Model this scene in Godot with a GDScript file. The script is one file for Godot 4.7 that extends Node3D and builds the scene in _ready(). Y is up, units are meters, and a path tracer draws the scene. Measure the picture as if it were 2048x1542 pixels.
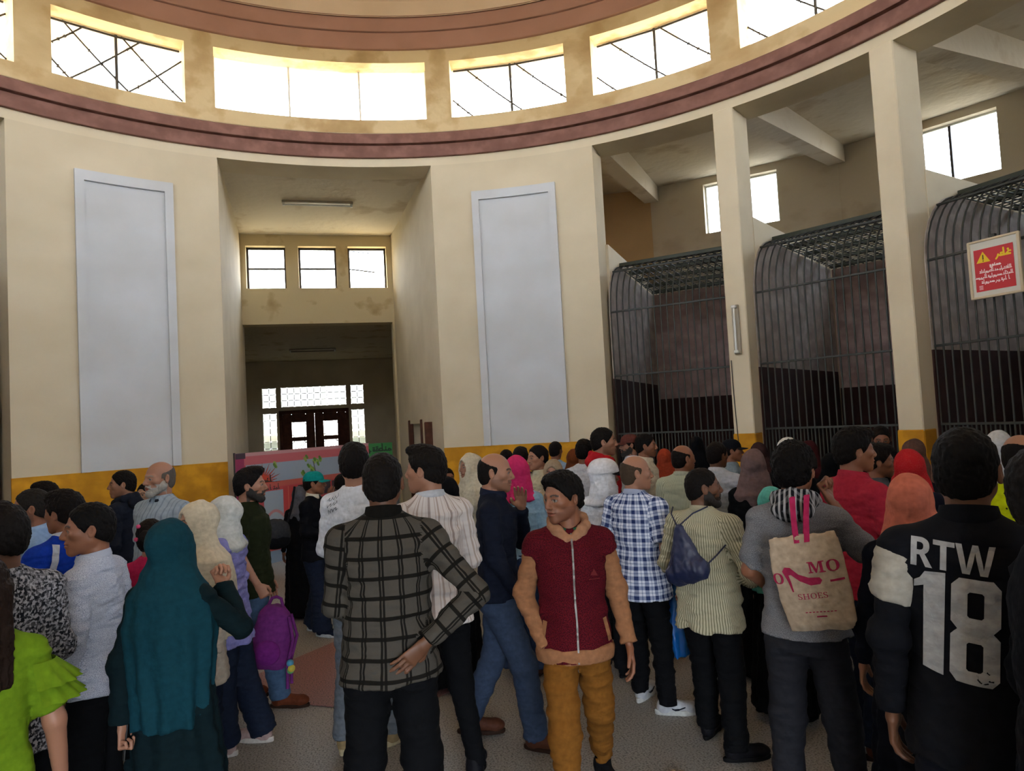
extends Node3D

const R := 6.272 # radius of the rotunda

func _ready():
	# ---- camera, sky, sun, exposure
	var cam := Camera3D.new()
	cam.name = "camera"
	cam.fov = rad_to_deg(2.0 * atan(771.0 / 1400.0))
	cam.near = 0.05
	cam.far = 400.0
	add_child(cam)
	cam.transform = Transform3D(Basis(Vector3.UP, deg_to_rad(-14.31)) * Basis(Vector3.RIGHT, deg_to_rad(2.7)) * Basis(Vector3.BACK, deg_to_rad(-3.1)), Vector3(-0.055, 1.9, 4.254))
	cam.current = true
	var env := Environment.new()
	env.background_mode = Environment.BG_SKY
	var sky := Sky.new()
	var sm := ProceduralSkyMaterial.new()
	sm.sky_top_color = Color(0.78, 0.86, 0.95)
	sm.sky_horizon_color = Color(0.95, 0.96, 0.97)
	sm.sky_curve = 0.25
	sm.ground_bottom_color = Color(0.55, 0.5, 0.42)
	sm.ground_horizon_color = Color(0.75, 0.72, 0.66)
	sm.sun_angle_max = 1.0
	sky.sky_material = sm
	env.sky = sky
	env.background_energy_multiplier = 9.0
	env.tonemap_mode = Environment.TONE_MAPPER_LINEAR
	env.tonemap_exposure = 3.05
	env.sdfgi_enabled = true
	env.ssao_enabled = true
	env.ssil_enabled = true
	var we := WorldEnvironment.new()
	we.name = "world_environment"
	we.environment = env
	add_child(we)
	# the sun stands high over the roof and lights the street and the houses outside
	var sun := DirectionalLight3D.new()
	sun.name = "sun"
	sun.light_color = Color(1.0, 0.94, 0.84)
	sun.light_energy = 2.5
	sun.shadow_enabled = true
	sun.rotation = Vector3(deg_to_rad(-64), deg_to_rad(-150), 0)
	add_child(sun)
	make_materials()
	hall()
	cages()
	far_end()
	outside()
	fittings()
	people_kit()
	crowd()
	belongings()

# ---------------------------------------------------------------- a field of distances on a grid, meshed as surface nets
class Field:
	var c: float
	var o: Vector3
	var nx: int
	var ny: int
	var nz: int
	var g: PackedFloat32Array

	func _init(lo: Vector3, hi: Vector3, cell: float):
		c = cell
		o = lo
		nx = int(ceil((hi.x - lo.x) / cell)) + 2
		ny = int(ceil((hi.y - lo.y) / cell)) + 2
		nz = int(ceil((hi.z - lo.z) / cell)) + 2
		g = PackedFloat32Array()
		g.resize(nx * ny * nz)
		g.fill(0.2)

	func span(lo: Vector3, hi: Vector3) -> PackedInt32Array:
		return PackedInt32Array([clampi(int((lo.x - o.x) / c), 0, nx - 1), clampi(int((hi.x - o.x) / c) + 1, 0, nx - 1),
			clampi(int((lo.y - o.y) / c), 0, ny - 1), clampi(int((hi.y - o.y) / c) + 1, 0, ny - 1),
			clampi(int((lo.z - o.z) / c), 0, nz - 1), clampi(int((hi.z - o.z) / c) + 1, 0, nz - 1)])

	# a tapered limb with an elliptic section: ra, rb = (half width along side, half depth)
	func limb(a: Vector3, b: Vector3, ra: Vector2, rb: Vector2, side: Vector3, k: float, flat := false, cut := false) -> void:
		var ax := (b - a)
		var ln := maxf(ax.length(), 1e-5)
		ax /= ln
		var dp := ax.cross(side).normalized()
		var sd := dp.cross(ax).normalized()
		var m := maxf(maxf(ra.x, ra.y), maxf(rb.x, rb.y)) + maxf(k, 2.0 * c)
		var s := span(Vector3(minf(a.x, b.x) - m, minf(a.y, b.y) - m, minf(a.z, b.z) - m), Vector3(maxf(a.x, b.x) + m, maxf(a.y, b.y) + m, maxf(a.z, b.z) + m))
		var wx := sd.x
		var wy := sd.y
		var wz := sd.z
		var tx := ax.x
		var ty := ax.y
		var tz := ax.z
		var ux := dp.x
		var uy := dp.y
		var uz := dp.z
		var ray := ra.x
		var raz := ra.y
		var dry := rb.x - ra.x
		var drz := rb.y - ra.y
		var ik := 1.0 / maxf(k, 1e-5)
		for iz in range(s[4], s[5] + 1):
			var z := o.z + iz * c - a.z
			for iy in range(s[2], s[3] + 1):
				var y := o.y + iy * c - a.y
				var i := (iz * ny + iy) * nx + s[0]
				var x := o.x + s[0] * c - a.x
				for ix in range(s[0], s[1] + 1):
					var t := x * tx + y * ty + z * tz
					var p := x * wx + y * wy + z * wz
					var q := x * ux + y * uy + z * uz
					var f := clampf(t / ln, 0.0, 1.0)
					var r1 := ray + dry * f
					var r2 := raz + drz * f
					var e := t - f * ln
					var d: float
					var pr := p / r1
					var qr := q / r2
					if flat and e > 0.0:
						e = 0.0
					var er := e / r2
					var k0 := sqrt(pr * pr + qr * qr + er * er)
					var gx := pr / r1
					var gy := qr / r2
					var gz := er / r2
					var k1 := sqrt(gx * gx + gy * gy + gz * gz)
					d = k0 * (k0 - 1.0) / k1 if k1 > 1e-6 else -minf(r1, r2)
					if flat and t - ln > d:
						d = t - ln
					var v := g[i]
					if cut:
						if -d > v - k:
							var h := maxf(k - absf(v + d), 0.0) * ik
							g[i] = maxf(v, -d) + h * h * k * 0.25
					elif d < v + k:
						var h := maxf(k - absf(v - d), 0.0) * ik
						g[i] = minf(v, d) - h * h * k * 0.25
					i += 1
					x += c

	func ball(at: Vector3, r: Vector3, k: float, cut := false, tilt := Basis.IDENTITY) -> void:
		var m := maxf(r.x, maxf(r.y, r.z)) + maxf(k, 2.0 * c)
		var s := span(at - Vector3(m, m, m), at + Vector3(m, m, m))
		var ik := 1.0 / maxf(k, 1e-5)
		var bx := tilt.x / r.x
		var by := tilt.y / r.y
		var bz := tilt.z / r.z
		var cx := bx / r.x
		var q := Vector3.ZERO
		for iz in range(s[4], s[5] + 1):
			for iy in range(s[2], s[3] + 1):
				var i := (iz * ny + iy) * nx + s[0]
				q.y = o.y + iy * c - at.y
				q.z = o.z + iz * c - at.z
				for ix in range(s[0], s[1] + 1):
					q.x = o.x + ix * c - at.x
					var n := Vector3(bx.dot(q), by.dot(q), bz.dot(q))
					var k0 := n.length()
					var k1 := (n / r).length()
					var d := k0 * (k0 - 1.0) / k1 if k1 > 1e-5 else -minf(r.x, minf(r.y, r.z))
					var v := g[i]
					if cut:
						if -d > v - k:
							var h := maxf(k - absf(v + d), 0.0) * ik
							g[i] = maxf(v, -d) + h * h * k * 0.25
					elif d < v + k:
						var h := maxf(k - absf(v - d), 0.0) * ik
						g[i] = minf(v, d) - h * h * k * 0.25
					i += 1

	# a stack of elliptic layers, bottom to top; each station is [y, centre x, centre z, half width, half depth]
	func stack(st: Array, k: float, folds := 0.0, count := 9.0, phase := 0.0) -> void:
		var y0: float = st[0][0]
		var y1: float = st[st.size() - 1][0]
		var wide := 0.0
		for t in st:
			wide = maxf(wide, maxf(absf(t[1]) + t[3], absf(t[2]) + t[4]))
		wide += maxf(k, 2.0 * c) + absf(folds)
		var s := span(Vector3(-wide, y0 - k - 2 * c, -wide), Vector3(wide, y1 + k + 2 * c, wide))
		var ik := 1.0 / maxf(k, 1e-5)
		for iy in range(s[2], s[3] + 1):
			var y := o.y + iy * c
			var n := 0
			while n < st.size() - 2 and y > st[n + 1][0]:
				n += 1
			var f := clampf((y - st[n][0]) / (st[n + 1][0] - st[n][0]), 0.0, 1.0)
			var fs := f
			var cx: float = lerpf(st[n][1], st[n + 1][1], fs)
			var cz: float = lerpf(st[n][2], st[n + 1][2], fs)
			var w: float = lerpf(st[n][3], st[n + 1][3], fs)
			var dd: float = lerpf(st[n][4], st[n + 1][4], fs)
			var e := maxf(y0 - y, y - y1)
			var fold := folds * clampf((y1 - y) / (y1 - y0), 0.0, 1.0)
			for iz in range(s[4], s[5] + 1):
				var i := (iz * ny + iy) * nx + s[0]
				var qz := (o.z + iz * c - cz) / dd
				var x := o.x + s[0] * c - cx
				for ix in range(s[0], s[1] + 1):
					var px := x / w
					var k0 := sqrt(px * px + qz * qz)
					var ga := px / w
					var gb := qz / dd
					var k1 := sqrt(ga * ga + gb * gb)
					var d := k0 * (k0 - 1.0) / k1 if k1 > 1e-6 else -minf(w, dd)
					if folds > 0.0 and absf(d) < 0.06:
						d += fold * sin(atan2(px, qz) * count + phase + 2.0 * sin(y * 2.3 + phase))
					if e > d:
						d = e
					var v := g[i]
					if d < v + k:
						var h := maxf(k - absf(v - d), 0.0) * ik
						g[i] = minf(v, d) - h * h * k * 0.25
					i += 1
					x += c

	func below(y: float) -> void: # drops what lies under y
		for iy in ny:
			var e := y - (o.y + iy * c)
			if e > -0.2:
				for iz in nz:
					var i := (iz * ny + iy) * nx
					for ix in nx:
						if e > g[i]:
							g[i] = e
						i += 1

	func plane(n: Vector3, at: Vector3, k := 0.004) -> void: # drops what lies on the side n points to
		for iz in nz:
			for iy in ny:
				var i := (iz * ny + iy) * nx
				for ix in nx:
					var v := g[i]
					if v < 0.04:
						var d := n.dot(Vector3(o.x + ix * c, o.y + iy * c, o.z + iz * c) - at)
						if d > v - k:
							var h := maxf(k - absf(v - d), 0.0) / k
							g[i] = maxf(v, d) + h * h * k * 0.25
					i += 1

	func rumple(noise: FastNoiseLite, amp: float, f: Vector3, y0 := -9.0, y1 := 9.0) -> void:
		var lim := amp + 2.0 * c
		for iz in nz:
			for iy in ny:
				var y := o.y + iy * c
				if y < y0 or y > y1:
					continue
				var i := (iz * ny + iy) * nx
				for ix in nx:
					var v := g[i]
					if v < lim and v > -lim:
						g[i] = v + amp * noise.get_noise_3d((o.x + ix * c) * f.x, y * f.y, (o.z + iz * c) * f.z)
					i += 1

	func value(p: Vector3) -> float:
		var q := (p - o) / c
		var ix := clampi(int(q.x), 0, nx - 2)
		var iy := clampi(int(q.y), 0, ny - 2)
		var iz := clampi(int(q.z), 0, nz - 2)
		var f := q - Vector3(ix, iy, iz)
		var i := (iz * ny + iy) * nx + ix
		var a := lerpf(lerpf(g[i], g[i + 1], f.x), lerpf(g[i + nx], g[i + nx + 1], f.x), f.y)
		i += nx * ny
		var b := lerpf(lerpf(g[i], g[i + 1], f.x), lerpf(g[i + nx], g[i + nx + 1], f.x), f.y)
		return lerpf(a, b, f.z)

	func mesh() -> Array: # [vertices, normals, indices]
		var vs := PackedVector3Array()
		var ns := PackedVector3Array()
		var ids := PackedInt32Array()
		var at := PackedInt32Array()
		at.resize(nx * ny * nz)
		var sy := nx
		var sz := nx * ny
		for iz in nz - 1:
			for iy in ny - 1:
				var i := iz * sz + iy * sy
				var a := g[i]
				var b := g[i + sy]
				var d := g[i + sz]
				var e := g[i + sy + sz]
				for ix in nx - 1:
					var a1 := g[i + 1]
					var b1 := g[i + sy + 1]
					var d1 := g[i + sz + 1]
					var e1 := g[i + sy + sz + 1]
					var in0 := a < 0.0
					if (b < 0.0) != in0 or (d < 0.0) != in0 or (e < 0.0) != in0 or (a1 < 0.0) != in0 or (b1 < 0.0) != in0 or (d1 < 0.0) != in0 or (e1 < 0.0) != in0:
						var p := Vector3.ZERO
						var n := 0
						if (a < 0.0) != (a1 < 0.0): p += Vector3(a / (a - a1), 0, 0); n += 1
						if (b < 0.0) != (b1 < 0.0): p += Vector3(b / (b - b1), 1, 0); n += 1
						if (d < 0.0) != (d1 < 0.0): p += Vector3(d / (d - d1), 0, 1); n += 1
						if (e < 0.0) != (e1 < 0.0): p += Vector3(e / (e - e1), 1, 1); n += 1
						if (a < 0.0) != (b < 0.0): p += Vector3(0, a / (a - b), 0); n += 1
						if (a1 < 0.0) != (b1 < 0.0): p += Vector3(1, a1 / (a1 - b1), 0); n += 1
						if (d < 0.0) != (e < 0.0): p += Vector3(0, d / (d - e), 1); n += 1
						if (d1 < 0.0) != (e1 < 0.0): p += Vector3(1, d1 / (d1 - e1), 1); n += 1
						if (a < 0.0) != (d < 0.0): p += Vector3(0, 0, a / (a - d)); n += 1
						if (a1 < 0.0) != (d1 < 0.0): p += Vector3(1, 0, a1 / (a1 - d1)); n += 1
						if (b < 0.0) != (e < 0.0): p += Vector3(0, 1, b / (b - e)); n += 1
						if (b1 < 0.0) != (e1 < 0.0): p += Vector3(1, 1, b1 / (b1 - e1)); n += 1
						p /= n
						at[i] = vs.size()
						vs.append(o + c * (Vector3(ix, iy, iz) + p))
						ns.append(Vector3(a1 + b1 + d1 + e1 - a - b - d - e, b + b1 + e + e1 - a - a1 - d - d1, d + d1 + e + e1 - a - a1 - b - b1).normalized())
						# quads round the edges that leave the corner 0
						if ix > 0 or true:
							if in0 != (a1 < 0.0) and iy > 0 and iz > 0:
								var q0 := at[i]; var q1 := at[i - sy]; var q2 := at[i - sy - sz]; var q3 := at[i - sz]
								if in0: ids.append_array(PackedInt32Array([q0, q2, q1, q0, q3, q2]))
								else: ids.append_array(PackedInt32Array([q0, q1, q2, q0, q2, q3]))
							if in0 != (b < 0.0) and ix > 0 and iz > 0:
								var q0 := at[i]; var q1 := at[i - sz]; var q2 := at[i - 1 - sz]; var q3 := at[i - 1]
								if in0: ids.append_array(PackedInt32Array([q0, q2, q1, q0, q3, q2]))
								else: ids.append_array(PackedInt32Array([q0, q1, q2, q0, q2, q3]))
							if in0 != (d < 0.0) and ix > 0 and iy > 0:
								var q0 := at[i]; var q1 := at[i - 1]; var q2 := at[i - 1 - sy]; var q3 := at[i - sy]
								if in0: ids.append_array(PackedInt32Array([q0, q2, q1, q0, q3, q2]))
								else: ids.append_array(PackedInt32Array([q0, q1, q2, q0, q2, q3]))
					a = a1
					b = b1
					d = d1
					e = e1
					i += 1
		return [vs, ns, ids]

# ---------------------------------------------------------------- plain meshes from quads
class Mb:
	var v := PackedVector3Array()
	var n := PackedVector3Array()
	var u := PackedVector2Array()
	var ix := PackedInt32Array()

	func quad(a: Vector3, b: Vector3, c: Vector3, d: Vector3) -> void: # seen from the front, counter-clockwise
		var m := (b - a).cross(d - a)
		if m.length_squared() < 1e-14:
			m = (c - b).cross(d - b)
		m = m.normalized()
		var k := v.size()
		v.append_array(PackedVector3Array([a, b, c, d]))
		n.append_array(PackedVector3Array([m, m, m, m]))
		u.append_array(PackedVector2Array([Vector2(0, 1), Vector2(1, 1), Vector2(1, 0), Vector2(0, 0)]))
		ix.append_array(PackedInt32Array([k, k + 2, k + 1, k, k + 3, k + 2]))

	func squad(a: Vector3, b: Vector3, c: Vector3, d: Vector3, na: Vector3, nb: Vector3, nc: Vector3, nd: Vector3) -> void:
		var k := v.size()
		v.append_array(PackedVector3Array([a, b, c, d]))
		n.append_array(PackedVector3Array([na, nb, nc, nd]))
		u.append_array(PackedVector2Array([Vector2(0, 1), Vector2(1, 1), Vector2(1, 0), Vector2(0, 0)]))
		ix.append_array(PackedInt32Array([k, k + 2, k + 1, k, k + 3, k + 2]))

	func box(lo: Vector3, hi: Vector3, t := Transform3D.IDENTITY) -> void:
		var p := []
		for i in 8:
			p.append(t * Vector3(hi.x if i & 1 else lo.x, hi.y if i & 2 else lo.y, hi.z if i & 4 else lo.z))
		quad(p[4], p[5], p[7], p[6])
		quad(p[1], p[0], p[2], p[3])
		quad(p[5], p[1], p[3], p[7])
		quad(p[0], p[4], p[6], p[2])
		quad(p[6], p[7], p[3], p[2])
		quad(p[0], p[1], p[5], p[4])

	func bevel(lo: Vector3, hi: Vector3, e: float, t := Transform3D.IDENTITY) -> void: # a box with chamfered edges
		var m := (lo + hi) * 0.5
		var h := (hi - lo) * 0.5
		e = minf(e, minf(h.x, minf(h.y, h.z)) * 0.9)
		var axes := [Vector3.RIGHT, Vector3.UP, Vector3.BACK]
		for i in 3:
			var a: Vector3 = axes[i]
			var b: Vector3 = axes[(i + 1) % 3]
			var c: Vector3 = axes[(i + 2) % 3]
			var ha: float = h[i]
			var hb: float = h[(i + 1) % 3]
			var hc: float = h[(i + 2) % 3]
			for s: float in [-1.0, 1.0]:
				var p := m + a * ha * s
				var bb := b * (hb - e)
				var cc := c * (hc - e) * s
				quad(t * (p - bb - cc), t * (p + bb - cc), t * (p + bb + cc), t * (p - bb + cc))
				for r: float in [-1.0, 1.0]: # the edge between +-a and +-b
					var q1 := p + b * (hb - e) * r
					var q2 := m + a * (ha - e) * s + b * hb * r
					var w := c * (hc - e)
					if s * r > 0.0:
						quad(t * (q1 - w), t * (q2 - w), t * (q2 + w), t * (q1 + w))
					else:
						quad(t * (q2 - w), t * (q1 - w), t * (q1 + w), t * (q2 + w))

	# a profile of (radius, height) points turned from angle a0 to a1 (degrees, 0 is away from the entrance, positive to the east)
	func turn(pts: PackedVector2Array, a0: float, a1: float, step := 2.0, ends := true, loop := false) -> void:
		var k := maxi(1, int(ceil((a1 - a0) / step)))
		var count := pts.size() if loop else pts.size() - 1
		for j in count:
			var p := pts[j]
			var q := pts[(j + 1) % pts.size()]
			var nr := Vector2(q.y - p.y, p.x - q.x).normalized() # profile runs so that its left side is outside
			for i in k:
				var f0 := deg_to_rad(lerpf(a0, a1, float(i) / k))
				var f1 := deg_to_rad(lerpf(a0, a1, float(i + 1) / k))
				var d0 := Vector3(sin(f0), 0, -cos(f0))
				var d1 := Vector3(sin(f1), 0, -cos(f1))
				var n0 := -(d0 * nr.x + Vector3.UP * nr.y)
				var n1 := -(d1 * nr.x + Vector3.UP * nr.y)
				squad(d0 * p.x + Vector3.UP * p.y, d1 * p.x + Vector3.UP * p.y, d1 * q.x + Vector3.UP * q.y, d0 * q.x + Vector3.UP * q.y, n0, n1, n1, n0)
		if ends and loop:
			for e in 2:
				var f := deg_to_rad(a0 if e == 0 else a1)
				var d := Vector3(sin(f), 0, -cos(f))
				var poly := Geometry2D.triangulate_polygon(pts)
				for i in range(0, poly.size(), 3):
					var w := [pts[poly[i]], pts[poly[i + 1]], pts[poly[i + 2]]]
					var x := []
					for z in w:
						x.append(d * z.x + Vector3.UP * z.y)
					var nn := Vector3(-cos(f), 0, -sin(f)) * (1.0 if e == 0 else -1.0)
					if (x[1] - x[0]).cross(x[2] - x[0]).dot(nn) < 0.0:
						x = [x[0], x[2], x[1]]
					var kk := v.size()
					v.append_array(PackedVector3Array(x))
					n.append_array(PackedVector3Array([nn, nn, nn]))
					u.append_array(PackedVector2Array([Vector2.ZERO, Vector2.ZERO, Vector2.ZERO]))
					ix.append_array(PackedInt32Array([kk, kk + 2, kk + 1]))

	# a block between two radii, two heights and two angles
	func arc(r0: float, r1: float, y0: float, y1: float, a0: float, a1: float, step := 2.0) -> void:
		turn(PackedVector2Array([Vector2(r0, y0), Vector2(r0, y1), Vector2(r1, y1), Vector2(r1, y0)]), a0, a1, step, true, true)

	# a rod of the given radius along points
	func rod(pts: PackedVector3Array, r: float, sides := 6, caps := true) -> void:
		var up := Vector3.UP
		var rings := []
		for i in pts.size():
			var d := (pts[mini(i + 1, pts.size() - 1)] - pts[maxi(i - 1, 0)]).normalized()
			if absf(d.dot(up)) > 0.95:
				up = Vector3.RIGHT if absf(d.x) < 0.9 else Vector3.BACK
			var s := d.cross(up).normalized()
			var w := s.cross(d).normalized()
			up = w
			var ring := []
			for j in sides:
				var f := TAU * j / sides
				ring.append(s * cos(f) + w * sin(f))
			rings.append(ring)
		for i in pts.size() - 1:
			for j in sides:
				var a: Vector3 = rings[i][j]
				var b: Vector3 = rings[i][(j + 1) % sides]
				var c: Vector3 = rings[i + 1][(j + 1) % sides]
				var d: Vector3 = rings[i + 1][j]
				squad(pts[i] + b * r, pts[i] + a * r, pts[i + 1] + d * r, pts[i + 1] + c * r, b, a, d, c)
		if caps:
			for e in 2:
				var i := 0 if e == 0 else pts.size() - 1
				for j in range(1, sides - 1):
					var q := [rings[i][0], rings[i][j], rings[i][j + 1]]
					if e == 1:
						q = [q[0], q[2], q[1]]
					var kk := v.size()
					var nn: Vector3 = (q[1] - q[0]).cross(q[2] - q[0]).normalized()
					for z in q:
						v.append(pts[i] + z * r)
						n.append(nn)
						u.append(Vector2.ZERO)
					ix.append_array(PackedInt32Array([kk, kk + 2, kk + 1]))

	func loft(rings: Array, closed := true, cap0 := false, cap1 := false) -> void: # rings of equally many points, counter-clockwise seen against the direction of the loft
		var m: int = rings[0].size()
		var nrm := []
		for i in rings.size():
			var row := PackedVector3Array()
			for j in m:
				var a: Vector3 = rings[i][(j + 1) % m if closed else mini(j + 1, m - 1)] - rings[i][(j + m - 1) % m if closed else maxi(j - 1, 0)]
				var b: Vector3 = rings[mini(i + 1, rings.size() - 1)][j] - rings[maxi(i - 1, 0)][j]
				row.append(a.cross(b).normalized())
			nrm.append(row)
		for i in rings.size() - 1:
			for j in (m if closed else m - 1):
				var k := (j + 1) % m
				squad(rings[i][j], rings[i][k], rings[i + 1][k], rings[i + 1][j], nrm[i][j], nrm[i][k], nrm[i + 1][k], nrm[i + 1][j])
		if cap0:
			for j in range(1, m - 1):
				quad(rings[0][0], rings[0][j + 1], rings[0][j], rings[0][0])
		if cap1:
			var e: Array = [rings[rings.size() - 1]]
			for j in range(1, m - 1):
				quad(e[0][0], e[0][j], e[0][j + 1], e[0][0])

	func prism(poly: PackedVector2Array, x0: float, x1: float, t := Transform3D.IDENTITY) -> void: # an outline in (z, y) pushed from x0 to x1
		var tri := Geometry2D.triangulate_polygon(poly)
		for e in 2:
			var x := x1 if e == 0 else x0
			for i in range(0, tri.size(), 3):
				var q := []
				for k in 3:
					q.append(Vector3(x, poly[tri[i + k]].y, poly[tri[i + k]].x))
				var nn := Vector3(1 if e == 0 else -1, 0, 0)
				if (q[1] - q[0]).cross(q[2] - q[0]).dot(nn) < 0.0:
					q = [q[0], q[2], q[1]]
				var kk := v.size()
				for p in q:
					v.append(t * p)
					n.append(t.basis * nn)
					u.append(Vector2.ZERO)
				ix.append_array(PackedInt32Array([kk, kk + 2, kk + 1]))
		var area := 0.0
		for i in poly.size():
			var a := poly[i]
			var b := poly[(i + 1) % poly.size()]
			area += a.x * b.y - b.x * a.y
		for i in poly.size():
			var a := poly[i]
			var b := poly[(i + 1) % poly.size()]
			if area < 0.0:
				var w := a
				a = b
				b = w
			quad(t * Vector3(x0, a.y, a.x), t * Vector3(x0, b.y, b.x), t * Vector3(x1, b.y, b.x), t * Vector3(x1, a.y, a.x))

	func made() -> ArrayMesh:
		var a := []
		a.resize(Mesh.ARRAY_MAX)
		a[Mesh.ARRAY_VERTEX] = v
		a[Mesh.ARRAY_NORMAL] = n
		a[Mesh.ARRAY_TEX_UV] = u
		a[Mesh.ARRAY_INDEX] = ix
		var m := ArrayMesh.new()
		m.add_surface_from_arrays(Mesh.PRIMITIVE_TRIANGLES, a)
		return m

func mesh_of(a: Array, uvs = null, cols = null) -> ArrayMesh: # from [vertices, normals, indices]
	var r := []
	r.resize(Mesh.ARRAY_MAX)
	r[Mesh.ARRAY_VERTEX] = a[0]
	r[Mesh.ARRAY_NORMAL] = a[1]
	if uvs != null:
		r[Mesh.ARRAY_TEX_UV] = uvs
	if cols != null:
		r[Mesh.ARRAY_COLOR] = cols
	r[Mesh.ARRAY_INDEX] = a[2]
	var m := ArrayMesh.new()
	if a[0].size() > 0:
		m.add_surface_from_arrays(Mesh.PRIMITIVE_TRIANGLES, r)
	return m

# ---------------------------------------------------------------- nodes
var used := {}

func numbered(called: String) -> String:
	if not used.has(called):
		used[called] = 0
		return called
	used[called] += 1
	return "%s_%03d" % [called, used[called]]

func put(called: String, m: Mesh, mat: Material, parent: Node3D = null) -> MeshInstance3D:
	var o := MeshInstance3D.new()
	o.mesh = m
	o.material_override = mat
	if parent == null:
		o.name = numbered(called)
		add_child(o, true)
	else:
		var k := 0
		var nm := called
		while parent.has_node(NodePath(nm)):
			k += 1
			nm = "%s_%03d" % [called, k]
		o.name = nm
		parent.add_child(o, true)
	return o

func base(called: String, at := Vector3.ZERO, turn := 0.0) -> Node3D:
	var o := Node3D.new()
	o.name = numbered(called)
	add_child(o, true)
	o.position = at
	o.rotation.y = turn
	return o

func tag(o: Node3D, label: String, category: String, group := "") -> Node3D:
	o.set_meta("label", label)
	o.set_meta("category", category)
	if group:
		o.set_meta("group", group)
	return o

func struct(o: Node3D, label := "") -> Node3D:
	o.set_meta("kind", "structure")
	if label:
		o.set_meta("label", label)
	return o

func polar(r: float, a: float, y: float) -> Vector3:
	var f := deg_to_rad(a)
	return Vector3(r * sin(f), y, -r * cos(f))

# ---------------------------------------------------------------- materials
func srgb(c: String) -> Color:
	return Color(c)

func noise_tex(f: float, seed_: int, a: Color, b: Color, oct := 4, size := 512, kind := 3) -> NoiseTexture2D:
	var n := FastNoiseLite.new()
	n.seed = seed_
	n.frequency = f
	n.fractal_octaves = oct
	n.noise_type = kind
	var t := NoiseTexture2D.new()
	t.width = size
	t.height = size
	t.seamless = true
	t.noise = n
	var g := Gradient.new()
	g.set_color(0, a)
	g.set_color(1, b)
	t.color_ramp = g
	return t

func plain(c: Color, rough := 0.85, metal := 0.0) -> StandardMaterial3D:
	var m := StandardMaterial3D.new()
	m.albedo_color = c
	m.roughness = rough
	m.metallic = metal
	return m

var weave: NoiseTexture2D
var mats := {}

func cloth(c: String, rough := 0.9, rel := 0.25) -> StandardMaterial3D: # plain cloth: one colour and a fine weave
	var key := c + str(rough) + str(rel)
	if not mats.has(key):
		var m := plain(Color(c), rough)
		m.metallic_specular = 0.2
		m.uv1_triplanar = true
		m.uv1_scale = Vector3.ONE * 5.0
		m.albedo_texture = cloth_tone
		m.normal_enabled = true
		m.normal_texture = fold_tex
		m.normal_scale = 0.55
		mats[key] = m
	return mats[key]

var cloth_tone: NoiseTexture2D
var fold_tex: NoiseTexture2D

func print_cloth(img: Image, per_metre: float, uv := true, rough := 0.9) -> StandardMaterial3D: # woven or printed pattern
	var m := plain(Color.WHITE, rough)
	m.metallic_specular = 0.2
	m.albedo_texture = ImageTexture.create_from_image(img)
	m.uv1_scale = Vector3.ONE * per_metre
	m.uv1_triplanar = not uv
	return m

func canvas(w: int, h: int, c: Color) -> Image:
	var i := Image.create(w, h, false, Image.FORMAT_RGB8)
	i.fill(c)
	return i

# ---------------------------------------------------------------- the building
var M := {}

func wallmat(c: String, tex: Texture2D, scale := 0.35, bump := 0.4) -> StandardMaterial3D:
	var m := plain(Color(c), 0.9)
	m.albedo_texture = tex
	m.uv1_triplanar = true
	m.uv1_world_triplanar = true
	m.uv1_scale = Vector3.ONE * scale
	if bump >= 0.8: # only where plaster is visibly pitted
		m.heightmap_enabled = true
		m.heightmap_texture = rough_tex
		m.heightmap_scale = bump
	return m

var rough_tex: NoiseTexture2D

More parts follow.
